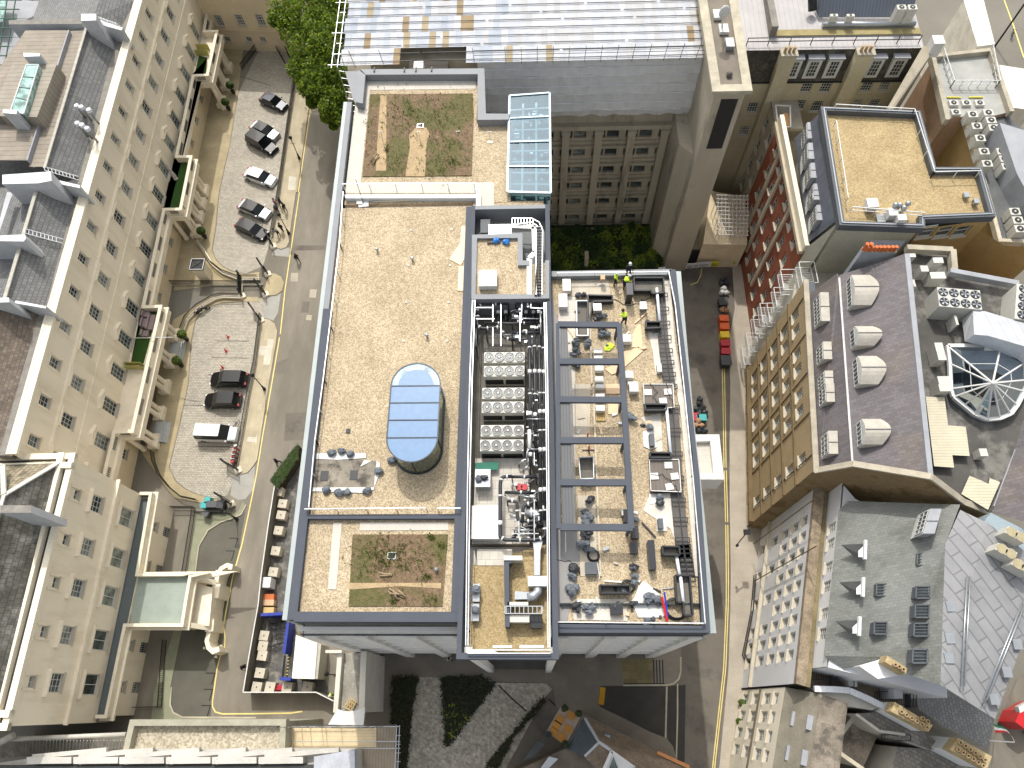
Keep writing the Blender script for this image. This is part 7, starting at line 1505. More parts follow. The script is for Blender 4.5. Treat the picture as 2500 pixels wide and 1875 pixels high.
crm=mat('paint_cream',(232,222,200),.75,.06,.5);b=MB(crm);facade(M_,b,FMh,0,LM,0,14,wn);wall(b,Face(FMh.p(LM,0,0),FMh.p(LM,-8,0)),0,8,0,14);b.build('wall',M_)
b=MB(mat('rail_dark',(90,80,64),.8));b.fbox(FMh,0,LM,0,.15,6.9,7.05);b.build('band_course',M_)
b=MB(mat('mansard_stone',(128,122,108),.9,.2,.8,.15,8));b.face([FMh.p(0,0,14),FMh.p(LM,0,14),FMh.p(LM,-1.8,17),FMh.p(0,-1.8,17)]);b.build('mansard',M_)
for s in (2.3,4.9,7.2):
 if s<LM-1:b=MB(MATS['valley']);b.fbox(FMh,s-.55,s+.55,-1.9,-.5,14.9,15.2,MATS['lead']);b.fbox(FMh,s-.5,s+.5,-1.7,-1.5,15.2,16.6,PANES[0]);b.fbox(FMh,s-.55,s+.55,-1.8,-1.2,16.6,16.75,MATS['lead']);b.build('inset_window',M_)
b=MB(mat('rough_roof',(134,124,110),.9,.3,.6,.2,7,c2=(92,86,78),c2s=.7));b.prism([FMh.p(0,-1.8,0)[:2],FMh.p(LM,-1.8,0)[:2],FMh.p(LM,-4.0,0)[:2],FMh.p(0,-4.0,0)[:2]],0,16.9,crm,b.cur);b.build('roof',M_)
J=thing('rear_houses','jumble of old slate roofs, pale walls and balconies behind the cream houses','houses',W('33',1000,1300,12))
old=mat('old_slate',(118,114,106),.85,.25,.6,.2,8,brick=(.4,.3,.03),plane='XY',ang=math.radians(-30),mortar=.65,bvar=.2);pale=mat('pale_render',(176,172,162),.88,.14,.6)
for nm_,m,top,z0_,z_ in (('terrace_roof',mat('roof_terrace',(132,118,104),.9,.25,.7),[('33',330,700),('33',800,800),('33',760,960),('33',400,980),('33',300,930)],0,14.5),('rear_wall',pale,[('33',400,970),('33',700,985),('33',1010,1110),('33',900,1160),('33',600,1110),('33',440,1020)],0,16.5),('slate_roof',old,[('33',760,1190),('33',1070,1170),('33',1560,1500),('33',1400,1500),('33',960,1340)],0,16),('slate_roof',old,[('33',1120,1480),('33',1560,1500),('33',1890,1680),('33',1900,1900),('33',1000,1900)],0,15),('parapet_wall',pale,[('33',430,1440),('33',640,1330),('33',740,1190),('33',760,1230),('33',560,1500)],0,14),('flat_roof',MATS['rough_roof'],[('33',560,1480),('33',760,1230),('33',960,1350),('33',820,1659),('33',700,1600)],0,12.5),('slate_roof',MATS['slate'],[('33',1230,880),('33',1500,960),('33',1960,1240),('33',1900,1480),('33',1500,1290),('33',1300,1150)],0,14),('terrace_roof',MATS['rough_roof'],[('33',640,820),('33',780,800),('33',1200,860),('33',1200,1130),('33',1050,1100),('33',760,1000)],0,15),('flat_roof',MATS['rough_roof'],[('33',340,1080),('33',520,1150),('33',560,1300),('33',420,1440),('33',500,1560),('33',400,1900),('33',280,1900)],0,8)):
 b=MB(m);b.prism(XY(WL(z_,*top)),z0_,z_,pale,m);b.build(nm_,J)
b=MB(MATS['chalk']);b.path(WL(17,('33',400,975),('33',580,980),('33',700,990),('33',860,1060),('33',1000,1130)),.45,.3);b.path(WL(14.3,('33',440,1445),('33',560,1490),('33',820,1670)),.3,.3,MATS['stone_trim']);b.path(WL(16.4,('33',760,1195),('33',960,1340),('33',1180,1370)),.2,.2,pale);b.build('coping',J)
b=MB(MATS['chalk_grey_shade']);b.prism(XY(WL(17.5,('33',1080,880),('33',1160,870),('33',1165,1060),('33',1090,1060))),14,17.5);b.prism(XY(WL(16,('33',670,825),('33',780,810),('33',770,960),('33',700,960))),14,16,wbox);b.build('roof_box',J)
for i,(x0,y0,x1,y1,z)in enumerate(((300,760,560,900,15),(520,820,700,960,15.2),(1180,900,1230,1130,16),(920,1000,1170,1110,15.5),(960,1370,1180,1420,15))):
 b=MB(dk);V=[Vector(W('33',x,y,z))for x,y in ((x0,y0),(x1,y0),(x1,y1),(x0,y1))]
 for zz_ in (.5,1.0):b.path([p+Vector((0,0,zz_))for p in V],.05,.05,None,True)
 for k in range(14):a_=V[3].lerp(V[2],k/13);c_=V[0].lerp(V[1],k/13);b.bar(a_,a_+Vector((0,0,1)),.035);b.bar(c_,c_+Vector((0,0,1)),.035);b.bar(a_,c_,.03)
 b.build('balcony_grille',J)
shrubbery('ivy','yellow green climber on the wall at the very bottom of the alley houses',[('33',350,1540),('33',480,1560),('33',500,1659),('33',345,1659)],8.3,500,.12,.6,[LF[2],LF[0],leafm('leaf_ochre',(160,120,40))],7)
b=MB(MATS['asphalt']);b.face(WL(.1,('33',1900,1900),('33',1960,1400),('33',2150,900),('33',2600,600),('33',2600,1900)));struct(b,'pavement')
t=thing('bus','red vehicle cut by the right edge with white lettered panel','bus',W('33',2260,1200,0));b=MB(plain('bus_red',(206,30,36),.3,0,.5,.4));b.prism(XY(WL(3.2,('33',2180,1160),('33',2330,1080),('33',2420,1240),('33',2230,1330),('33',2135,1260))),.4,3.2);b.build('body',t)
b=MB(wbox);b.prism(XY(WL(3.3,('33',2165,1130),('33',2300,1060),('33',2330,1110),('33',2180,1185))),2.6,3.25);b.build('roof_panel',t);b=MB(dk)
for x,y in ((2160,1290),(2260,1350),(2240,1150)):q=W('33',x,y,.45);b.tube([(q[0],q[1]-.15,.45),(q[0],q[1]+.15,.45)],.45,12)
b.build('wheel',t)
fl=thing('flag','green white and red striped flag hanging from a white pole','flag',W('33',1780,1415,9));b=MB(wbox);b.tube([W('33',1780,1415,9),W('33',2130,1437,10)],.05,6);b.build('pole',fl)
for i,c_ in enumerate(((60,130,80),(232,232,226),(206,44,48))):
 b=MB(plain('flag_%d'%i,c_,.7));n=8;e0=[(1955,1275),(2040,1320),(2125,1437)];
 def fp(t,k):return W('33',1950+175*t+k*4,1275+150*t*t+(k/3)*80*(1-t)+10*math.sin(t*7),9.9+.1*math.sin(t*8+k))
 for j in range(n):b.face([fp(j/n,i),fp((j+1)/n,i),fp((j+1)/n,i+1),fp(j/n,i+1)])
 b.build('stripe',fl)
N=thing('hipped_house','low house with blue slate hip, brown tiled slope and white roof lantern at the bottom','house',W('23',900,1450,0));zn=7
b=MB(mat('wall_brown',(120,106,88),.9,.2,.8));b.prism(XY(WL(5.5,('23',600,1190),('23',1560,1660),('23',1500,2300),('23',0,2300),('23',0,1700),('23',460,1490))),0,5.5,None,mat('flat_roof_old',(112,102,90),.9,.25,.7,.15,8));b.build('wall',N)
b=MB(mat('slate_navy',(84,92,98),.7,.14,.6,.08,8,brick=(.35,.25,.02),plane='XY',ang=-1.0,mortar=.8,bvar=.08));poly_px(b,None,('23',620,1225,5.6),('23',750,1435,8.6),('23',620,1560,7.6),('23',470,1490,5.6));b.build('slate_roof',N)
b=MB(mat('tile_brown',(134,118,100),.85,.2,.6,.15,8,brick=(.3,.2,.02),plane='XY',ang=-.52,mortar=.75,bvar=.15));poly_px(b,None,('23',620,1225,5.6),('23',1560,1660,5.6),('23',1400,1900,8),('23',860,1510,8.6),('23',750,1435,8.6));poly_px(b,None,('23',750,1440,8.6),('23',855,1505,8.6),('23',760,1700,7.0),('23',620,1560,7.4));b.build('tiled_roof',N)
b=MB(MATS['lead_dark']);b.path([W('23',630,1230,5.8),W('23',750,1435,8.75),W('23',860,1510,8.75)],.25,.12,MATS['chalk_grey_shade']);b.bar(W('23',750,1440,8.7),W('23',630,1555,7.6),.2,.1,MATS['chalk_grey_shade']);b.build('hip_roll',N)
b=MB(wbox);V=WL(9.0,('23',860,1515),('23',1060,1659),('23',960,1800),('23',780,1700));b.prism(XY(V),7.5,9.0);b.path(V,.25,.25,None,True);o=b.build('roof_lantern',N)
b=MB(MATS['pane_blue']);V2=[Vector(V[0]).lerp(Vector(V[2]),.16),Vector(V[1]).lerp(Vector(V[3]),.5),Vector(V[2]),Vector(V[3]).lerp(Vector(V[1]),.16)];b.face([(p[0],p[1],9.15)for p in V2]);c_=b.build('pane',o);c_.location=(0,0,0)
for i,(x,y)in enumerate(((820,1405),(1030,1555),(1185,1640))):
 q=W('23',x,y,6.9);t=thing('rooflight',('upper','middle','lower')[i]+' dark framed rooflight on the brown tiled slope','rooflight',q);b=MB(MATS['lead_dark']);b.box((q[0],q[1],6.5),(.75,.95,.5),-.2);b.build('frame',t);b=MB(PANES[2]);b.box((q[0],q[1],7.0),(.5,.65,.03),-.2);b.build('pane',t)
b=MB(mat('terracotta_cap',(190,130,84),.9,.2,3));b.bar(W('23',1255,1525,6.2),W('23',1530,1650,6.2),.3,.2);b.build('ridge',N)
tt=thing('roof_patio','pale roof patio with six orange brown square mats','patio',W('23',450,1300,4));b=MB(mat('patio_pink',(150,134,118),.85));b.prism(XY(WL(5.7,('23',420,1130),('23',600,1205),('23',460,1470),('23',300,1340))),5.3,5.7);b.build('patio',tt)
for x,y in ((510,1205),(415,1240),(385,1290),(480,1325),(430,1395),(360,1350)):q=W('23',x,y,5.75);b=MB(mat('mat_orange',(168,118,54),.85));b.box((q[0],q[1],5.72),(.75,.7,.05),-.55);b.build('mat',tt)
for x,y in ((455,1140),(575,1190),(455,1455)):q=W('23',x,y,6);m_=MB(LD[0]);m_.blob((q[0],q[1],6.1),(.35,.35,.35),9,.25);m_.cyl((q[0],q[1],5.7),.2,.3,8,MATS['terracotta_cap']);single(m_,'potted_shrub','dark potted shrub at the edge of the roof patio','plant pot','potted shrubs of the roof patio')
q=W('23',315,1370,5.9);b=MB(dk);b.lathe((q[0],q[1],5.75),[(.3,0),(.32,.5),(.2,.5),(.18,.3)],14);single(b,'fire_bowl','round black pot at the lower corner of the roof patio','pot')
for i,pts in enumerate(([('23',320,1560),('23',400,1580),('23',320,1659),('23',250,1659)],[('23',220,1420),('23',290,1450),('23',190,1560),('23',90,1600)])):b=MB(MATS['chalk_grey_shade']if i==0 else MATS['valley']);b.prism(XY(WL(6.4,*pts)),5.5,6.4);single(b,'roof_box',('pale','dark')[i]+' slanted box on the flat roof left of the hipped house','roof box')
Q=thing('bottom_building','building along the bottom edge with pebbled flat roof and white stepped cladding','building',W('03',1500,1500,0));zq=12
peb=gravel('pebbles_dirty',(176,168,146),(120,108,90),(206,198,180),6);b=MB(mat('parapet_old',(160,156,138),.9,.15,.8));b.prism(XY(WL(zq,('03',1125,1255),('13',255,1255),('13',240,1510),('03',1080,1500))),0,zq-.8,b.cur,peb);V=WL(zq,('03',1085,1510),('03',1140,1268),('13',235,1265),('13',225,1490));ribbon(b,V,-.25,.25,zq-.9,zq);b.build('flat_roof',Q)
clad=mat('white_cladding',(190,186,177),.8,.12,.6);b=MB(clad)
b.prism(XY(WL(13,('03',150,1590),('03',1050,1500),('13',480,1500),('13',850,1500),('13',850,1900),('03',-200,1900),('03',-200,1640))),0,12.4)
for i in range(6):x=230+i*400;cr='03' if x<2100 else '13';x_=x if cr=='03' else x-2211;b.prism(XY(WL(13.6,(cr,x_,1565),(cr,x_+385,1565),(cr,x_+385,1620),(cr,x_,1625))),12.4,13.6-.05*(i%2));b.bar(W(cr,x_+60,1560,13.2),W(cr,x_+700,1500,12.9),.35,.5)
b.prism(XY(WL(13.4,('13',500,1560),('13',850,1500),('13',855,1700),('13',500,1700))),12.4,13.4,mat('clad_grey',(176,178,184),.6));b.build('white_cladding',Q)
b=MB(MATS['valley']);b.prism(XY(WL(13.2,('03',-200,1640),('13',500,1635),('13',500,1800),('03',-200,1800))),12.0,13.2);b.build('gutter',Q)
b=MB(mat('site_clutter',(112,108,98),.9,.35,1.6,.3,6));b.prism(XY(WL(8,('03',-200,1420),('03',1090,1370),('03',1080,1490),('03',100,1570),('03',-200,1580))),0,8);b.build('lower_roof',Q)
b=MB(mat('pipe_lagged',(196,192,180),.7));b.tube([W('03',100,1410,11),W('03',500,1395,11),W('03',1090,1370,11)],.2,8);b.tube([W('03',-20,1450,11.5),W('03',120,1375,11.5)],.3,8)
for k in range(30):x=230+k*29;b.bar(W('03',x,1420,11.5),W('03',x-10,1540,9),.05,None,galv)
b.build('guard_frame',Q)
sc=thing('scaffold_deck','boarded scaffold deck with upright tubes at the bottom of the picture','scaffold',W('13',700,1400,0));plank=mat('planks',(206,188,152),.85,.1,.8,.06,8,lines=[(1,.24,.02,.7)]);plank2=mat('planks_grey',(150,138,120),.85,.15,.8,.06,8,lines=[(0,.26,.03,.6)])
b=MB(plank);b.prism(XY(WL(10,('13',290,1312),('13',1040,1312),('13',1040,1480),('13',285,1482))),9.85,10);b.build('boards',sc);b=MB(plank2);b.prism(XY(WL(10,('13',1045,1300),('13',1215,1295),('13',1212,1900),('13',860,1900),('13',880,1485),('13',1045,1480))),9.85,9.98);b.build('boards',sc)
b=MB(galv)
for x in (245,318,395,470,568,602,735,985,1060,1105):q=W('13',x,1300,10);b.bar((q[0],q[1],4),(q[0],q[1],13.6),.06)
for y in (1300,1430,1490):b.bar(W('13',230,y,10.6),W('13',1245,y,10.6),.06)
for x in (1215,1240):b.bar(W('13',x,1290,10.6),W('13',x-25,1900,10.6),.06)
for k in range(7):b.bar(W('13',1205,1380+k*75,10.2),W('13',1250,1378+k*75,10.2),.05)
for k in range(6):b.bar(W('13',250,1310+k*32,10),W('13',250+60,1290+k*20,11),.05)
b.build('tube',sc)
b=MB(wbox);V=WL(10.5,('13',700,1150),('13',760,1170),('13',850,1165),('13',940,1135),('13',925,1290),('13',620,1285));b.prism(XY(V),10.1,10.4);single(b,'tarpaulin','white tarpaulin draped over the end of the concrete trough','tarpaulin')
tr=thing('concrete_trough','long pale walled flat roof strip with puddles and a timber frame, below the office','building',W('13',820,900,0));b=MB(mat('trough_floor',(142,138,126),.6,.25,.6,.1,6,c2=(196,192,180),c2s=.5));b.prism(XY(WL(9,('13',740,660),('13',930,660),('13',905,1180),('13',700,1180))),0,8.2,conc,b.cur);b.build('roof',tr)
b=MB(mat('trough_wall',(206,200,186),.8,.08,.8));b.prism(XY(WL(9,('13',705,650),('13',745,650),('13',705,1180),('13',665,1180))),0,9);b.prism(XY(WL(9,('13',905,650),('13',955,650),('13',935,1180),('13',885,1180))),0,9);b.prism(XY(WL(9.5,('13',600,640),('13',740,640),('13',740,665),('13',600,665))),6,9.5);b.build('wall',tr)
b=MB(MATS['pallet_wood'])
for k in range(4):b.bar(W('13',815-k*18,1050+k*26,8.5),W('13',870-k*14,1090+k*26,8.5),.07);b.bar(W('13',815+k*16,1055+k*10,8.5),W('13',765+k*18,1120+k*14,8.5),.07)
single(b,'pallet_lattice','timber lattice frame lying on the puddled roof strip','timber frame')
def car(name,label,cr,x,y,x2,y2,paint,L=4.4,Wd=1.8,H_=1.48,kind='car',roofm=None,cat=None):
 """(x, y) rear and (x2, y2) front of the car, tile pixels"""
 a_=Vector(W(cr,x,y,.7));c_=Vector(W(cr,x2,y2,.7));mid=(a_+c_)/2;ang=math.atan2(c_.y-a_.y,c_.x-a_.x)
 t=thing(name,label,cat or kind,(mid.x,mid.y,0),'cars parked in the forecourts' if kind=='car' else None);h=L/2;w=Wd/2
 if kind=='van':low=[(-h,.35,.9),(-h,.95,.96),(-h+.15,1.0,1),(h-.9,1.0,1),(h-.1,.8,.9),(h,.35,.8)];prof=[(-h+.05,.9),(-h+.2,H_),(h-1.75,H_),(h-.95,1.0)]
 else:low=[(-h,.3,.86),(-h+.02,.75,.9),(-h+.3,.93,.97),(h-1.2,.9,1),(h-.15,.68,.88),(h,.3,.78)];prof=[(-h+(.25 if H_>1.55 else.55),.9),(-h+(.6 if H_>1.55 else 1.1),H_),(h-2.0,H_),(h-1.15,.9)]
 b=MB(paint)
 R_=[[(px_,sy*w*k,z)for sy,z in ((-1,.22),(-1.0,zt_*.55),(-.94,zt_-.06),(-.8,zt_),(.8,zt_),(.94,zt_-.06),(1.0,zt_*.55),(1,.22))]for px_,zt_,k in low]
 for i in range(len(R_)-1):
  for j in range(7):b.face([R_[i][j],R_[i+1][j],R_[i+1][j+1],R_[i][j+1]],None,True)
 b.face(R_[0]);b.face(R_[-1][::-1]);b.build('body',t,local=True)
 g=MB(CG);wt=w*.8
 P_=[[(px_,-w*.93 if z<1.05 else -wt,z),(px_,w*.93 if z<1.05 else wt,z)]for px_,z in prof]
 for i in (0,2):g.face([P_[i][0],P_[i][1],P_[i+1][1],P_[i+1][0]])
 for k in (0,1):g.face([P_[0][k],P_[1][k],P_[2][k],P_[3][k]])
 g.build('windows',t,local=True)
 r=MB(roofm or paint);r.prism([(prof[1][0]-.03,-wt),(prof[2][0]+.03,-wt),(prof[2][0]+.03,wt),(prof[1][0]-.03,wt)],H_-.02,H_+.03);r.build('roof',t,local=True)
 for sx in (-h+.85,h-.85):
  for sy in (-w+.08,w-.08):q=MB(dk);q.tube([(sx,sy-.1,.32),(sx,sy+.1,.32)],.32,12);q.tube([(sx,sy-.11,.32),(sx,sy+.11,.32)],.17,8,galv);q.build('wheel',t,local=True)
 for sy in (-.62,.62):
  q=MB(wbox);q.box((h-.2,sy*Wd/1.8,.6),(.22,.26,.1));q.build('headlight',t,local=True);q=MB(plain('tail_red',(170,20,20),.4));q.box((-h+.08,sy*Wd/1.8,.7),(.16,.3,.16));q.build('tail_light',t,local=True)
  q=MB(paint);q.box((prof[3][0]-.15,sy*1.62*Wd/1.8,.95),(.14,.2,.12));q.build('mirror',t,local=True)
 t.rotation_euler=(0,0,ang);return t
CG=plain('car_glass',(18,22,25),.1,0,.4)
cbk=plain('car_black',(16,17,19),.3,0,.35,.25);cnv=plain('car_navy',(34,40,50),.3,.2,.4,.3);csv=plain('car_silver',(170,172,174),.25,.5,.5,1.0);cwh=plain('car_white',(222,224,224),.3,0,.5,1.0)
car('parked_car','dark blue car parked alone at the top of the upper forecourt','10',45,830,255,925,cnv)
car('parked_car','silver car with black roof beside a black people carrier','10',-60,1060,205,1190,csv,4.7,1.85,1.4,roofm=cbk)
car('parked_car','large black people carrier just below the silver car','10',-100,1150,195,1315,cbk,5.1,1.95,1.85,kind='car')
car('parked_car','silver white saloon parked alone in the middle of the upper forecourt','10',-95,1480,165,1570,cwh,4.8,1.85,1.42)
car('parked_car','black saloon with silver bonnet and boot above a black car','11',-155,90,125,205,csv,4.9,1.85,1.42,roofm=cbk)
car('parked_car','glossy black car lowest in the upper forecourt','11',-175,250,100,385,cbk,4.9,1.85,1.42)
car('parked_car','black car, upper of the two black cars in the lower forecourt','01',2130,1615,1815,1610,cbk,4.7,1.9,1.6)
car('parked_car','black car, lower of the two black cars in the lower forecourt','02',2065,138,1768,135,cbk,4.5,1.9,1.6)
car('white_van','white passenger van parked below the two black cars','02',1705,420,2045,430,cwh,4.9,1.9,1.9,kind='van',cat='van')
def person(label,cr,x,y,z,top,leg,head='hair',rz=0.0,pose='stand',group=None):
 b0=W(cr,x,y,z);t=thing('person',label,'person',b0,group)
 st=.28 if pose=='walk' else.1;bend=.55 if pose=='bend' else 0
 hip=Vector((0,0,.92));ch=hip+Vector((bend*.45,0,.45-bend*.25));nk=ch+Vector((bend*.25,0,.12-bend*.1));hd=nk+Vector((.03+bend*.1,0,.14))
 vs=[hip,ch,nk,hd,hd+Vector((.02,0,.12))];rs=[.17,.2,.07,.1,.08];ed=[(0,1),(1,2),(2,3),(3,4)];kd=['leg','top','top','skin','skin']
 for sy,sx in ((1,1),(-1,-1)):
  n=len(vs);vs+=[hip+Vector((0,sy*.1,-.05)),Vector((sx*st*.6+.04,sy*.12,.48)),Vector((sx*st,sy*.13,.08)),Vector((sx*st+.16,sy*.14,.05))];rs+=[.12,.08,.055,.05];ed+=[(0,n),(n,n+1),(n+1,n+2),(n+2,n+3)];kd+=['leg','leg','leg','shoe']
  n=len(vs);f=.28 if bend or pose=='point' else -sx*st*.5;vs+=[ch+Vector((0,sy*.2,0)),ch+Vector((f*.5,sy*.27,-.27)),ch+Vector((f+.08,sy*.25,-.5+(.2 if bend else 0))),ch+Vector((f+.13,sy*.24,-.6+(.2 if bend else 0)))];rs+=[.08,.055,.04,.04];ed+=[(1,n),(n,n+1),(n+1,n+2),(n+2,n+3)];kd+=['top','top','skin','skin']
 me=bpy.data.meshes.new('body');me.from_pydata([tuple(v)for v in vs],ed,[]);o=bpy.data.objects.new('body',me);COL.objects.link(o)
 sk=o.modifiers.new('s','SKIN');sk.use_smooth_shade=True;o.modifiers.new('u','SUBSURF').levels=1
 for i,r in enumerate(rs):me.skin_vertices[0].data[i].radius=(r,r*(1.15 if i<2 else 1))
 me.skin_vertices[0].data[0].use_root=True
 m2=bpy.data.meshes.new_from_object(o.evaluated_get(bpy.context.evaluated_depsgraph_get()));bpy.data.objects.remove(o)
 order=['top','leg','skin','shoe'];m2.materials.clear()
 for m in (top,leg,plain('skin',(196,150,122),.6),dk):m2.materials.append(m)
 for p in m2.polygons:c=p.center;k=min(range(len(vs)),key=lambda i:(vs[i]-c).length-rs[i]);p.material_index=order.index(kd[k]);p.use_smooth=True
 o=bpy.data.objects.new('body',m2);COL.objects.link(o);o.parent=t
 h=MB({'hair':plain('hair',(40,32,26),.8),'helmet':wbox,'grey':galv}[head]);h.lathe((hd.x,0,hd.z+.03),[(.13,0),(.14,.05),(.11,.14),(.03,.18)],12)
 if head=='helmet':h.box((hd.x+.1,0,hd.z+.03),(.12,.2,.02))
 h.build('helmet' if head=='helmet' else 'hair',t,local=True)
 t.rotation_euler=(0,0,rz);t.scale=(1.02,)*3;return t
blk=plain('cloth_black',(30,31,34),.9);gry_=plain('cloth_grey',(96,98,104),.9);wh_c=plain('cloth_pale',(190,184,176),.9);hv=plain('hi_vis',(206,240,60),.7)
for a in (('worker in hi vis vest and white helmet standing left of the black site box','21',885,800,ZW,hv,blk,'helmet',0,'point'),('worker in hi vis vest leaning against the tall black site box','21',960,830,ZW,hv,blk,'helmet',.6,'bend'),('worker in dark clothes and white helmet at the top parapet','21',1000,715,ZQ,blk,blk,'helmet',-1.4,'point'),('worker bending over in hi vis vest beside the stone heap','21',965,1140,ZW,hv,blk,'hair',2,'bend'),('person in black walking alone across the left street','11',368,600,0,blk,blk,'hair',-1,'walk'),('person in black walking with arm out beside the hedge','12',200,690,0,blk,blk,'hair',.4,'walk'),('person in dark coat walking beside the lower site fence','03',2135,790,0,blk,gry_,'hair',-.8,'walk'),('person with pale top standing by the office front','13',1680,720,.12,wh_c,blk,'hair',-1.2,'stand'),('person with pale hat among the group at the iron gate','11',190,175,.12,gry_,blk,'grey',-1,'stand'),('person in pink top behind the railing in the group','11',182,130,.12,plain('cloth_pink',(190,140,140),.9),blk,'hair',1,'stand'),('taller person of the pair on the street pavement','11',225,120,.12,blk,blk,'hair',0,'walk'),('shorter person of the pair on the street pavement','11',262,170,.12,blk,gry_,'hair',2.6,'stand'),('person in black beside the gate end of the pavement','11',232,340,.12,blk,blk,'hair',1.5,'stand'),('person crouching beside a bag at the gate end','11',205,380,.12,gry_,blk,'hair',3,'bend'),('worker in hi vis standing in the dark end of the alley','21',1905,640,0,hv,blk,'helmet',-1,'stand'),('worker in hi vis beside the fence below the cabin','13',668,1040,0,hv,blk,'helmet',0,'stand')):
 person(a[0],a[1],a[2],a[3],a[4],a[5],a[6],a[7],a[8],a[9])
def lamp(label,cr,x,y,h=4.3):
 q=W(cr,x,y,.1);t=thing('street_lamp',label,'street lamp',q,'black heritage lamps in the left street');b=MB(MATS['iron']);b.lathe((q[0],q[1],q[2]),[(.2,0),(.2,.3),(.13,.4),(.12,.9),(.06,1.1),(.05,h-.7)],10);b.bar((q[0]-.35,q[1],h-1.1),(q[0]+.35,q[1],h-1.1),.05);b.build('post',t)
 b=MB(MATS['iron']);b.lathe((q[0],q[1],h-.05),[(.26,0),(.2,.15),(.05,.3)],8);b.lathe((q[0],q[1],h-.65),[(.08,0),(.1,.05)],8);b.build('cap',t);g=MB(PANES[2]);g.lathe((q[0],q[1],h-.6),[(.1,0),(.22,.55)],6);g.build('glass',t)
for a in (('heritage lamp beside the upper forecourt railing','10',375,1370),('heritage lamp at the gate end of the upper pavement','11',285,360),('heritage lamp on the lower pavement beside the railing','12',75,45),('heritage lamp at the drive corner by the bins','02',2045,1165),('lamp beside the cabin on the lower site','13',700,860)):lamp(*a)
t=thing('wall_lamp','black bracket lamp with a bent arm over the right pavement','wall lamp',W('22',2035,1290,6));b=MB(MATS['iron']);b.path([W('22',2025,1285,6),W('22',1940,1390,5.6),W('22',1945,1400,5)],.1);b.box(W('22',2025,1280,6),(.6,.5,.3));b.build('bracket',t);b=MB(MATS['iron']);b.cyl(W('22',1942,1395,4.9),.15,.3,10);b.build('lamp_head',t)
for i,(cr,x,y)in enumerate((('01',1972,1255),('01',1955,1375),('01',1925,1518))):
 q=W(cr,x,y,0);b=MB(plain('post_red',(180,50,50),.5));b.tube([(q[0],q[1],0),(q[0],q[1],.7)],[.09,.06],8);b.box((q[0],q[1],0),(.35,.35,.06));single(b,'parking_post',('top','middle','bottom')[i]+' red fold down parking post in the lower forecourt','parking post')
t=thing('barrier','red and white chequered plastic barrier leaning on the lower railing','barrier',W('02',2030,620,0))
for k in range(8):b=MB(MATS['post_red']if k%2 else wbox);p=Vector(W('02',2050,545,.5)).lerp(Vector(W('02',2015,690,.5)),k/8);b.box((p.x,p.y,.1),(.45,.42,.9),.2);b.build('panel',t)
def bin_(label,cr,x,y,m,s=(.62,.72,1.05),rz=0,group=None,z=0):
 q=W(cr,x,y,z+s[2]);t=thing('wheeled_bin',label,'bin',(q[0],q[1],z),group);b=MB(m);b.box((q[0],q[1],z+.06),(s[0]*.92,s[1]*.92,s[2]-.12),rz);b.build('body',t);b=MB(m);b.box((q[0],q[1],z+s[2]-.06),s[:2]+(.07,),rz);b.box((q[0]-s[0]/2,q[1],z+s[2]-.02),(.06,s[1]*.8,.06),rz);b.build('lid',t);b=MB(dk)
 for k in (-.3,.3):b.tube([(q[0]+k*s[0],q[1]+s[1]/2,z+.1),(q[0]+k*s[0]+.06,q[1]+s[1]/2,z+.1)],.1,8)
 b.build('wheel',t)
bc={k:plain('bin_'+k,c,.45)for k,c in dict(teal=(60,170,170),grey=(78,80,82),orange=(226,96,30),yellow=(232,196,20),red=(176,24,44),dark=(52,56,58)).items()}
for a in (('teal bin in front of the other teal bin at the drive corner','02',1790,1000,bc['teal']),('teal bin beside the grey bins at the drive corner','02',1758,1042,bc['teal']),('long grey bin at the drive corner','02',1828,1035,bc['grey'],(1.2,.75,1.1)),('dark grey bin nearest the drive gate','02',1900,1035,bc['dark'],(.75,.9,1.1)),('grey bin standing alone outside the bin corner railing','02',1770,1115,bc['grey'],(.75,.62,1.1),-.4),('upper of two orange bins in the alley','21',1832,1085,bc['orange'],(1.1,.84,1.2)),('lower of two orange bins in the alley','21',1838,1155,bc['orange'],(1.1,.84,1.2)),('yellow bin in the alley row','21',1840,1228,bc['yellow'],(1.1,.84,1.2)),('upper of two red bins in the alley','21',1846,1300,bc['red'],(1.1,.84,1.2)),('lower of two red bins in the alley','21',1850,1370,bc['red'],(1.1,.84,1.2)),('grey bin at the lower end of the alley row','21',1852,1450,bc['dark'],(1.2,1.3,1.2)),('open dark bin full of white bags above the orange bins','21',1828,940,bc['dark'],(1.1,1.1,1.1)),('teal crate bin among the black bags','22',1640,285,bc['teal'],(1.1,.8,.8)),('red crate bin among the black bags','22',1590,280,bc['red'],(.7,1,.8))):bin_(*a[:5],*a[5:])
for i,(cr,x,y,m,n)in enumerate((('21',1828,860,wbox,4),('21',1828,780,bc['dark'],4),('21',1832,1010,plain('card',(176,140,110),.9),3),('22',1625,150,bc['dark'],1),('22',1622,192,bc['dark'],2),('22',1597,235,bagd,2),('22',1640,232,bc['dark'],2),('22',1610,345,MATS['card'],4),('22',1640,395,bc['dark'],3))):
 q=W(cr,x,y,.4);b=MB(m)
 for k in range(n):b.blob((q[0]+.35*math.sin(k*2.1),q[1]+.35*math.cos(k*2.1),.35+.1*k),(.38,.36,.34),9,.22,seed=i*5+k)
 single(b,'refuse_heap',('white rubbish bags heaped on the alley bins','dark rubbish heaped at the top of the alley bins','crumpled cardboard above the orange bins','topmost shiny black bag at the wall of the right wing','second black bag at the wall of the right wing','black bag next to the red crate','black bag next to the teal crate','loose cardboard below the two crates','black sacks lowest in the heap beside the white canopy')[i],'rubbish')
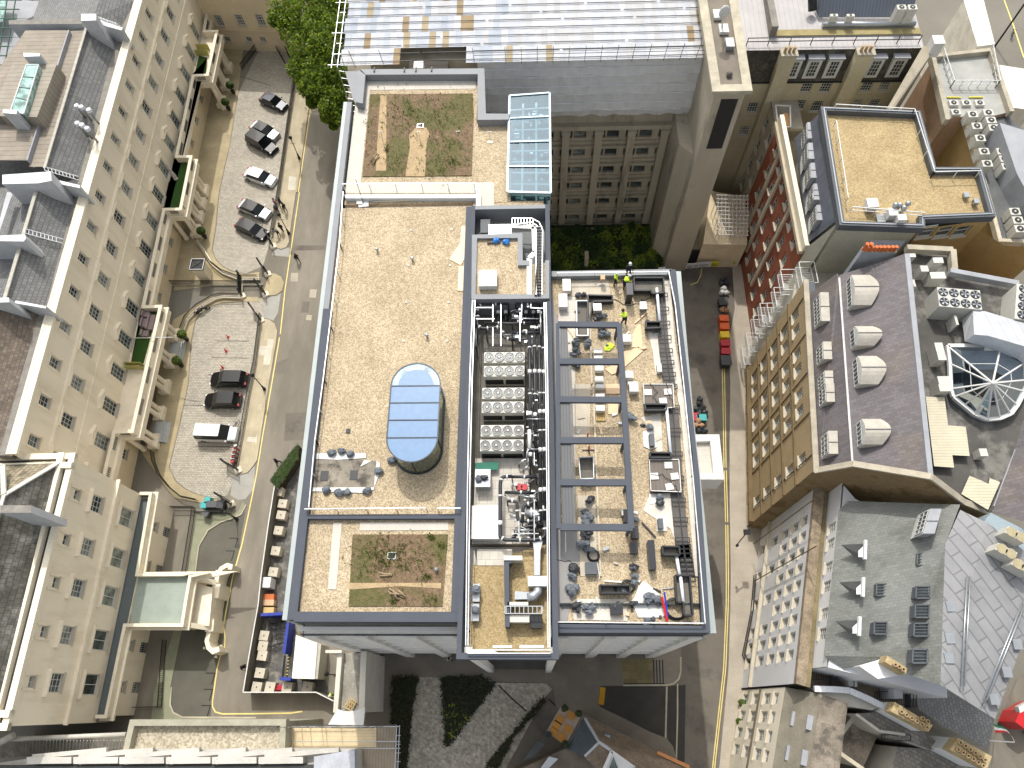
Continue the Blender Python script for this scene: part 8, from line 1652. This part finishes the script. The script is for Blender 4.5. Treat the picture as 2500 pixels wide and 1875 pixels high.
for i,(cr,x,y)in enumerate((('00',1985,735),('00',1945,880),('01',1735,335),('01',1570,1228),('01',1525,1455))):
 q=W(cr,x,y,1.6);t=thing('topiary',('first','second','third','fourth','fifth')[i]+' round clipped bush from the top beside the portico columns','topiary',(q[0],q[1],0));b=MB(LF[0]);rnd=random.Random(i)
 for k in range(420):v=Vector((rnd.gauss(0,1),rnd.gauss(0,1),rnd.gauss(0,1))).normalized()*.52;p=Vector(q)+v;a=rnd.uniform(0,6);b.face([p+Vector((math.cos(a+g)*.1,math.sin(a+g)*.1,.04*(g>2)))for g in (0,1.6,3.1,4.7)],LF[k%3]if i>2 else LF[k%2])
 b.build('foliage',t);b=MB(dk);b.lathe((q[0],q[1],0),[(.22,0),(.32,.6)],10);b.cyl((q[0],q[1],.6),.05,.8,6);b.build('planter',t)
t=thing('sofa_set','grey lounge sofa and armchairs on the green balcony','sofa',W('01',1270,1150,ZB));cu_=plain('cushion',(150,134,132),.9)
for x,y,w_,d_ in ((1255,1050,.8,.75),(1245,1125,.8,1.1),(1300,1120,.75,2.0),(1245,1215,.8,.75)):q=W('01',x,y,ZB+.5);b=MB(cu_);b.box((q[0],q[1],ZB+.05),(w_,d_,.4));b.box((q[0]-w_*.35,q[1],ZB+.45),(.2,d_,.35));b.build('seat',t)
t=thing('flagpole','white horizontal flagpole sticking out over the balcony','flagpole',W('01',1100,1262,6));b=MB(wbox);b.tube([W('01',1098,1262,6.2),W('01',1495,1254,7.2)],.06,8);b.build('pole',t)
q=W('00',1520,1545,ZB);b=MB(wh_c);b.lathe((q[0],q[1],ZB+.3),[(.05,0),(.3,.2),(.06,2.4)],8);b.cyl((q[0],q[1],ZB),.3,.1,12);single(b,'parasol','closed pale parasol standing on the green balcony','parasol')
for i,(cr,x0,x1,y)in enumerate((('00',1695,1815,430),('00',1680,1810,480),('01',1085,1250,1500),('01',1075,1245,1530))):b=MB(plain('screen_yellow',(190,184,110),.6));V=[Vector(W(cr,x0,y,ZB)),Vector(W(cr,x1,y,ZB))];b.bar(V[0]+Vector((0,0,.5)),V[1]+Vector((0,0,.5)),.04,1.0);single(b,'balcony_screen',('upper screen at the top balcony','lower screen at the top balcony','upper screen at the lower balcony','lower screen at the lower balcony')[i],'screen')
t=thing('kiosk','small square stone kiosk with flat glazed lantern roof between the forecourts','kiosk',W('01',1720,680,0));c0=W('01',1700,620,3);b=MB(MATS['stucco']);b.box((c0[0],c0[1],0),(1.4,1.4,2.7));b.build('body',t);b=MB(MATS['iron']);b.box((c0[0],c0[1],2.7),(1.75,1.6,.12));b.path([(c0[0]-.85,c0[1]-.8,2.95),(c0[0]+.85,c0[1]-.8,2.95),(c0[0]+.85,c0[1]+.8,2.95),(c0[0]-.85,c0[1]+.8,2.95)],.08,.08,galv,True)
b.bar((c0[0]-.8,c0[1]-.7,2.9),(c0[0]+.8,c0[1]+.7,2.9),.05);b.bar((c0[0]-.8,c0[1]+.7,2.9),(c0[0]+.8,c0[1]-.7,2.9),.05);b.build('roof',t)
def bike(label,cr,x,y,rz,big=False,z=0):
 q=W(cr,x,y,z+.4);t=thing('motorcycle' if big else 'bicycle',label,'motorcycle' if big else 'bicycle',(q[0],q[1],z),None,rz);b=MB(dk);w_=.75 if big else.52;r=.3 if big else.34
 for s in (-w_,w_):wl=MB(dk);wl.tube([(s+r*math.cos(a),0,r+r*math.sin(a))for a in [k*math.pi/6 for k in range(13)]],.06 if big else.03,5);wl.build('wheel',t,local=True)
 b.path([(-w_,0,r),(0,0,.35),(.1,0,.8),(w_,0,r)],.14 if big else.05);b.path([(-w_,0,r),(-.2,0,.8),(.35,0,.85)],.12 if big else.05);b.build('frame',t,local=True);b=MB(dk);b.bar((.35,-.3,1),(.35,.3,1),.05);b.build('handlebar',t,local=True);b=MB(bagd);b.box((-.2,0,.8),(.5 if big else.25,.25 if big else.13,.1));b.build('saddle',t,local=True)
bike('black motorcycle parked by the curved wall of the lower forecourt','01',1740,1020,.5,True);bike('bicycle leaning on the railing by the white van','02',2035,365,1.2)
bike('bicycle nearest the top of the blue hoarding','13',190,400,.2);bike('bicycle in the middle of the rack by the blue hoarding','13',185,450,0);bike('bicycle lowest in the rack by the blue hoarding','13',180,495,-.2);bike('bicycle lying apart below the rack','13',175,595,.3);bike('bicycle ridden on the street at the top right corner','30',2110,300,1.2)
t=thing('site_fence','grey site hoarding with white top rail along the left street','fence',W('12',160,890,0));FP=[('12',160,885),('12',110,1200),('12',45,1659),('13',20,250),('13',-60,700),('13',-110,1005),('13',520,1005),('13',670,1080)];b=MB(mat('hoarding',(104,100,90),.85,.15,1));V=WL(2.2,*FP);ribbon(b,V,-.04,.04,0,2.2);b.build('panel',t);b=MB(wbox);b.path([(p[0],p[1],2.25)for p in V],.1,.08);b.build('rail',t)
b=MB(mat('compound',(92,90,86),.9,.3,.9,.15,8,c2=(126,122,114),c2s=.8));b.face(WL(.02,('12',170,890),('12',380,600),('12',300,1659),('13',300,400),('13',600,900),('13',660,1080),('13',520,1010),('13',-100,1010),('13',0,300)));struct(b,'compound_ground')
leafy('hedge',[('12',165,870),('12',330,640),('12',400,560),('12',395,680),('12',250,900),('12',230,930)],1.6,1800,.12,[LF[1],LF[1],LF[0]],'clipped dark hedge running diagonally beside the office wall',.15)
blkm=mat('concrete_block',(190,182,164),.85,.1,1.2)
for i,(cr,x,y)in enumerate((('12',190,925),('12',228,1030),('12',215,1128),('12',192,1262),('12',168,1438),('12',148,1620),('13',68,515),('13',58,605),('13',52,688),('13',32,838),('13',5,960),('13',120,960),('13',268,960),('13',443,958))):
 q=W(cr,x,y,1.0);t=thing('ballast_block','cream concrete block weighing down the site fence','concrete block',(q[0],q[1],0),'cream concrete blocks along the site fence');b=MB(blkm);b.box((q[0],q[1],0),(1.0,.95,1.0),-.1);b.build('block',t);b=MB(dk);b.cyl((q[0],q[1],1.0),.07,.03,8);b.build('socket',t)
blu=plain('hoarding_blue',(30,54,150),.5)
for nm_,pts,lb in (('blue_hoarding',[('13',40,335),('13',225,325)],'short blue panel across the compound under the pallets'),('blue_hoarding',[('13',275,400),('13',240,670)],'long blue panel beside the bicycles'),('blue_hoarding',[('13',205,888),('13',300,890)],'blue panel at the foot of the cabin path')):
 b=MB(blu);V=WL(2.1,*pts);b.bar(Vector(V[0])-Vector((0,0,1)),Vector(V[1])-Vector((0,0,1)),.3,2.0);single(b,nm_,lb,'hoarding')
t=thing('site_cabin','long site cabin with bright white segmented roof beside the blue hoarding','cabin',W('13',430,700,0));b=MB(mat('cabin_roof',(226,224,216),.7,.08,1,lines=[(1,1.0,.04,.8)]));q=WL(3,('13',345,510),('13',530,580),('13',505,890),('13',310,885));b.prism(XY(q),2.8,3);b.build('roof',t);b=MB(mat('cabin_wall',(176,172,160),.8));b.prism(XY(WL(2.9,('13',350,515),('13',560,590),('13',530,890),('13',318,885))),0,2.8);b.build('wall',t);b=MB(dk);b.bar(W('13',530,800,1.5),W('13',520,870,1.5),.1,1.2);b.build('door',t)
for x0,x1 in ((300,265),(250,228)):
 for k in range(22):y=530+k*16 if x0==300 else 690+k*9;tt_=k/22;b=None
 b=MB(MATS['valve_red']if False else plain('tape_yellow',(226,196,40),.6));b.bar(W('13',x0,530 if x0==300 else 690,.06),W('13',x1,880,.06),.18,.03)
 for k in range(12):p=Vector(W('13',x0,530 if x0==300 else 690,.07)).lerp(Vector(W('13',x1,880,.07)),(k+.5)/12);b.box((p.x,p.y,.07),(.19,.25,.02),0,dk)
 single(b,'hazard_tape','black and yellow hazard line %s the ramp'%('right of' if x0==300 else 'left of'),'hazard tape')
for i,(y0,m,lb)in enumerate(((155,'terracotta','stack of red brick pallets'),(205,'ply','stack of pale board pallets'),(270,'pallet_wood','open timber pallets, lowest of the stacks'))):cabinet('pallet_stack',lb+' at the top of the compound','pallet stack',MATS[m],'13',62,y0,150,y0+50,0,1.0)
cabinet('ac_crate','white boxed unit at the left of the compound near the fence','box',wbox,'13',62,10,118,100,0,1.8)
b=MB(bc['red']);q=W('13',195,965,.5);b.box((q[0],q[1],.1),(1,.5,.5));b.bar((q[0]-.7,q[1],.4),(q[0]+.7,q[1],.4),.08);single(b,'generator','small red machine between two concrete blocks','machine')
b=MB(dk);b.bar(W('21',1515,560,1.6),W('21',1920,560,1.6),.15,3.2);single(b,'black_hoarding','black hoarding closing the alley end below the scaffold','hoarding')
for i,(x,y,w_,c_)in enumerate(((1535,630,.9,wbox),(1592,625,.7,wbox),(1660,618,1.7,MATS['chalk']),(1748,612,1.1,plain('sign_yellow',(220,208,60),.6)))):q=W('21',x,y,1.6);b=MB(c_);b.box((q[0],q[1]-.1,1.0),(w_,.06,1.1));b.box((q[0],q[1]-.14,1.2+.3),(w_*.7,.02,.08),0,dk);b.box((q[0],q[1]-.14,1.2),(w_*.6,.02,.08),0,dk);single(b,'site_sign',('leftmost','second','widest','yellow edged')[i]+' notice on the black hoarding','sign')
b=MB(mat('low_roof',(222,204,170),.85,.1,.6));b.prism(XY(WL(5,('20',1720,1640),('21',1770,0),('21',2030,40),('21',2030,455),('21',1650,450),('21',1700,100))),0,5);single(b,'low_building','cream flat roof under the scaffold at the alley end','building')
t=thing('alley_scaffold','open white tube scaffold at the alley end','scaffold',W('21',1850,250,5));b=MB(wbox)
for i in range(9):
 x=1780+i*32;b.bar(W('21',x,20,9),W('21',x-4,370,6.4),.07)
for j in range(11):y=25+j*34;b.bar(W('21',1765,y,9-j*.26),W('21',2045,y+8,9-j*.26),.07)
for i in range(9):
 for j in range(0,11,3):q=W('21',1780+i*32,25+j*34,9-j*.26);b.bar(q,(q[0],q[1],5),.05)
b.build('tube',t)
for i,(cr,x,y)in enumerate((('23',1995,1100),('23',1970,1260))):q=W(cr,x,y,.8);b=MB(LF[0]);b.blob(q,(.45,.45,.5),9,.25,seed=i);b.lathe((q[0],q[1],.1),[(.2,0),(.3,.5)],8,MATS['terracotta']);single(b,'potted_bush',('upper' if i==0 else 'lower')+' potted green bush beside the doors of the lower right street','plant pot')
railing('railing','black railing in front of the white townhouse basement',[('23',2085,0),('23',2060,300),('23',2010,560),('23',1985,680),('23',2040,780)],1.2);railing('railing','black railing of the lower right street houses',[('23',2000,1290),('23',1930,1560),('23',1900,1659)],1.2)
t=thing('street_pole','tall dark pole leaning in view at the top right street','pole',W('30',1960,400,0));q=W('30',1960,400,0);b=MB(MATS['iron']);b.bar(q,(q[0],q[1],10),.18);b.bar((q[0]-1,q[1],8),(q[0]+1,q[1],8),.08);b.build('post',t)
stripe('road_marking',[('30',2040,0),('30',2120,220),('30',2211,500)],.2,MATS['paint_yellow'],.03)
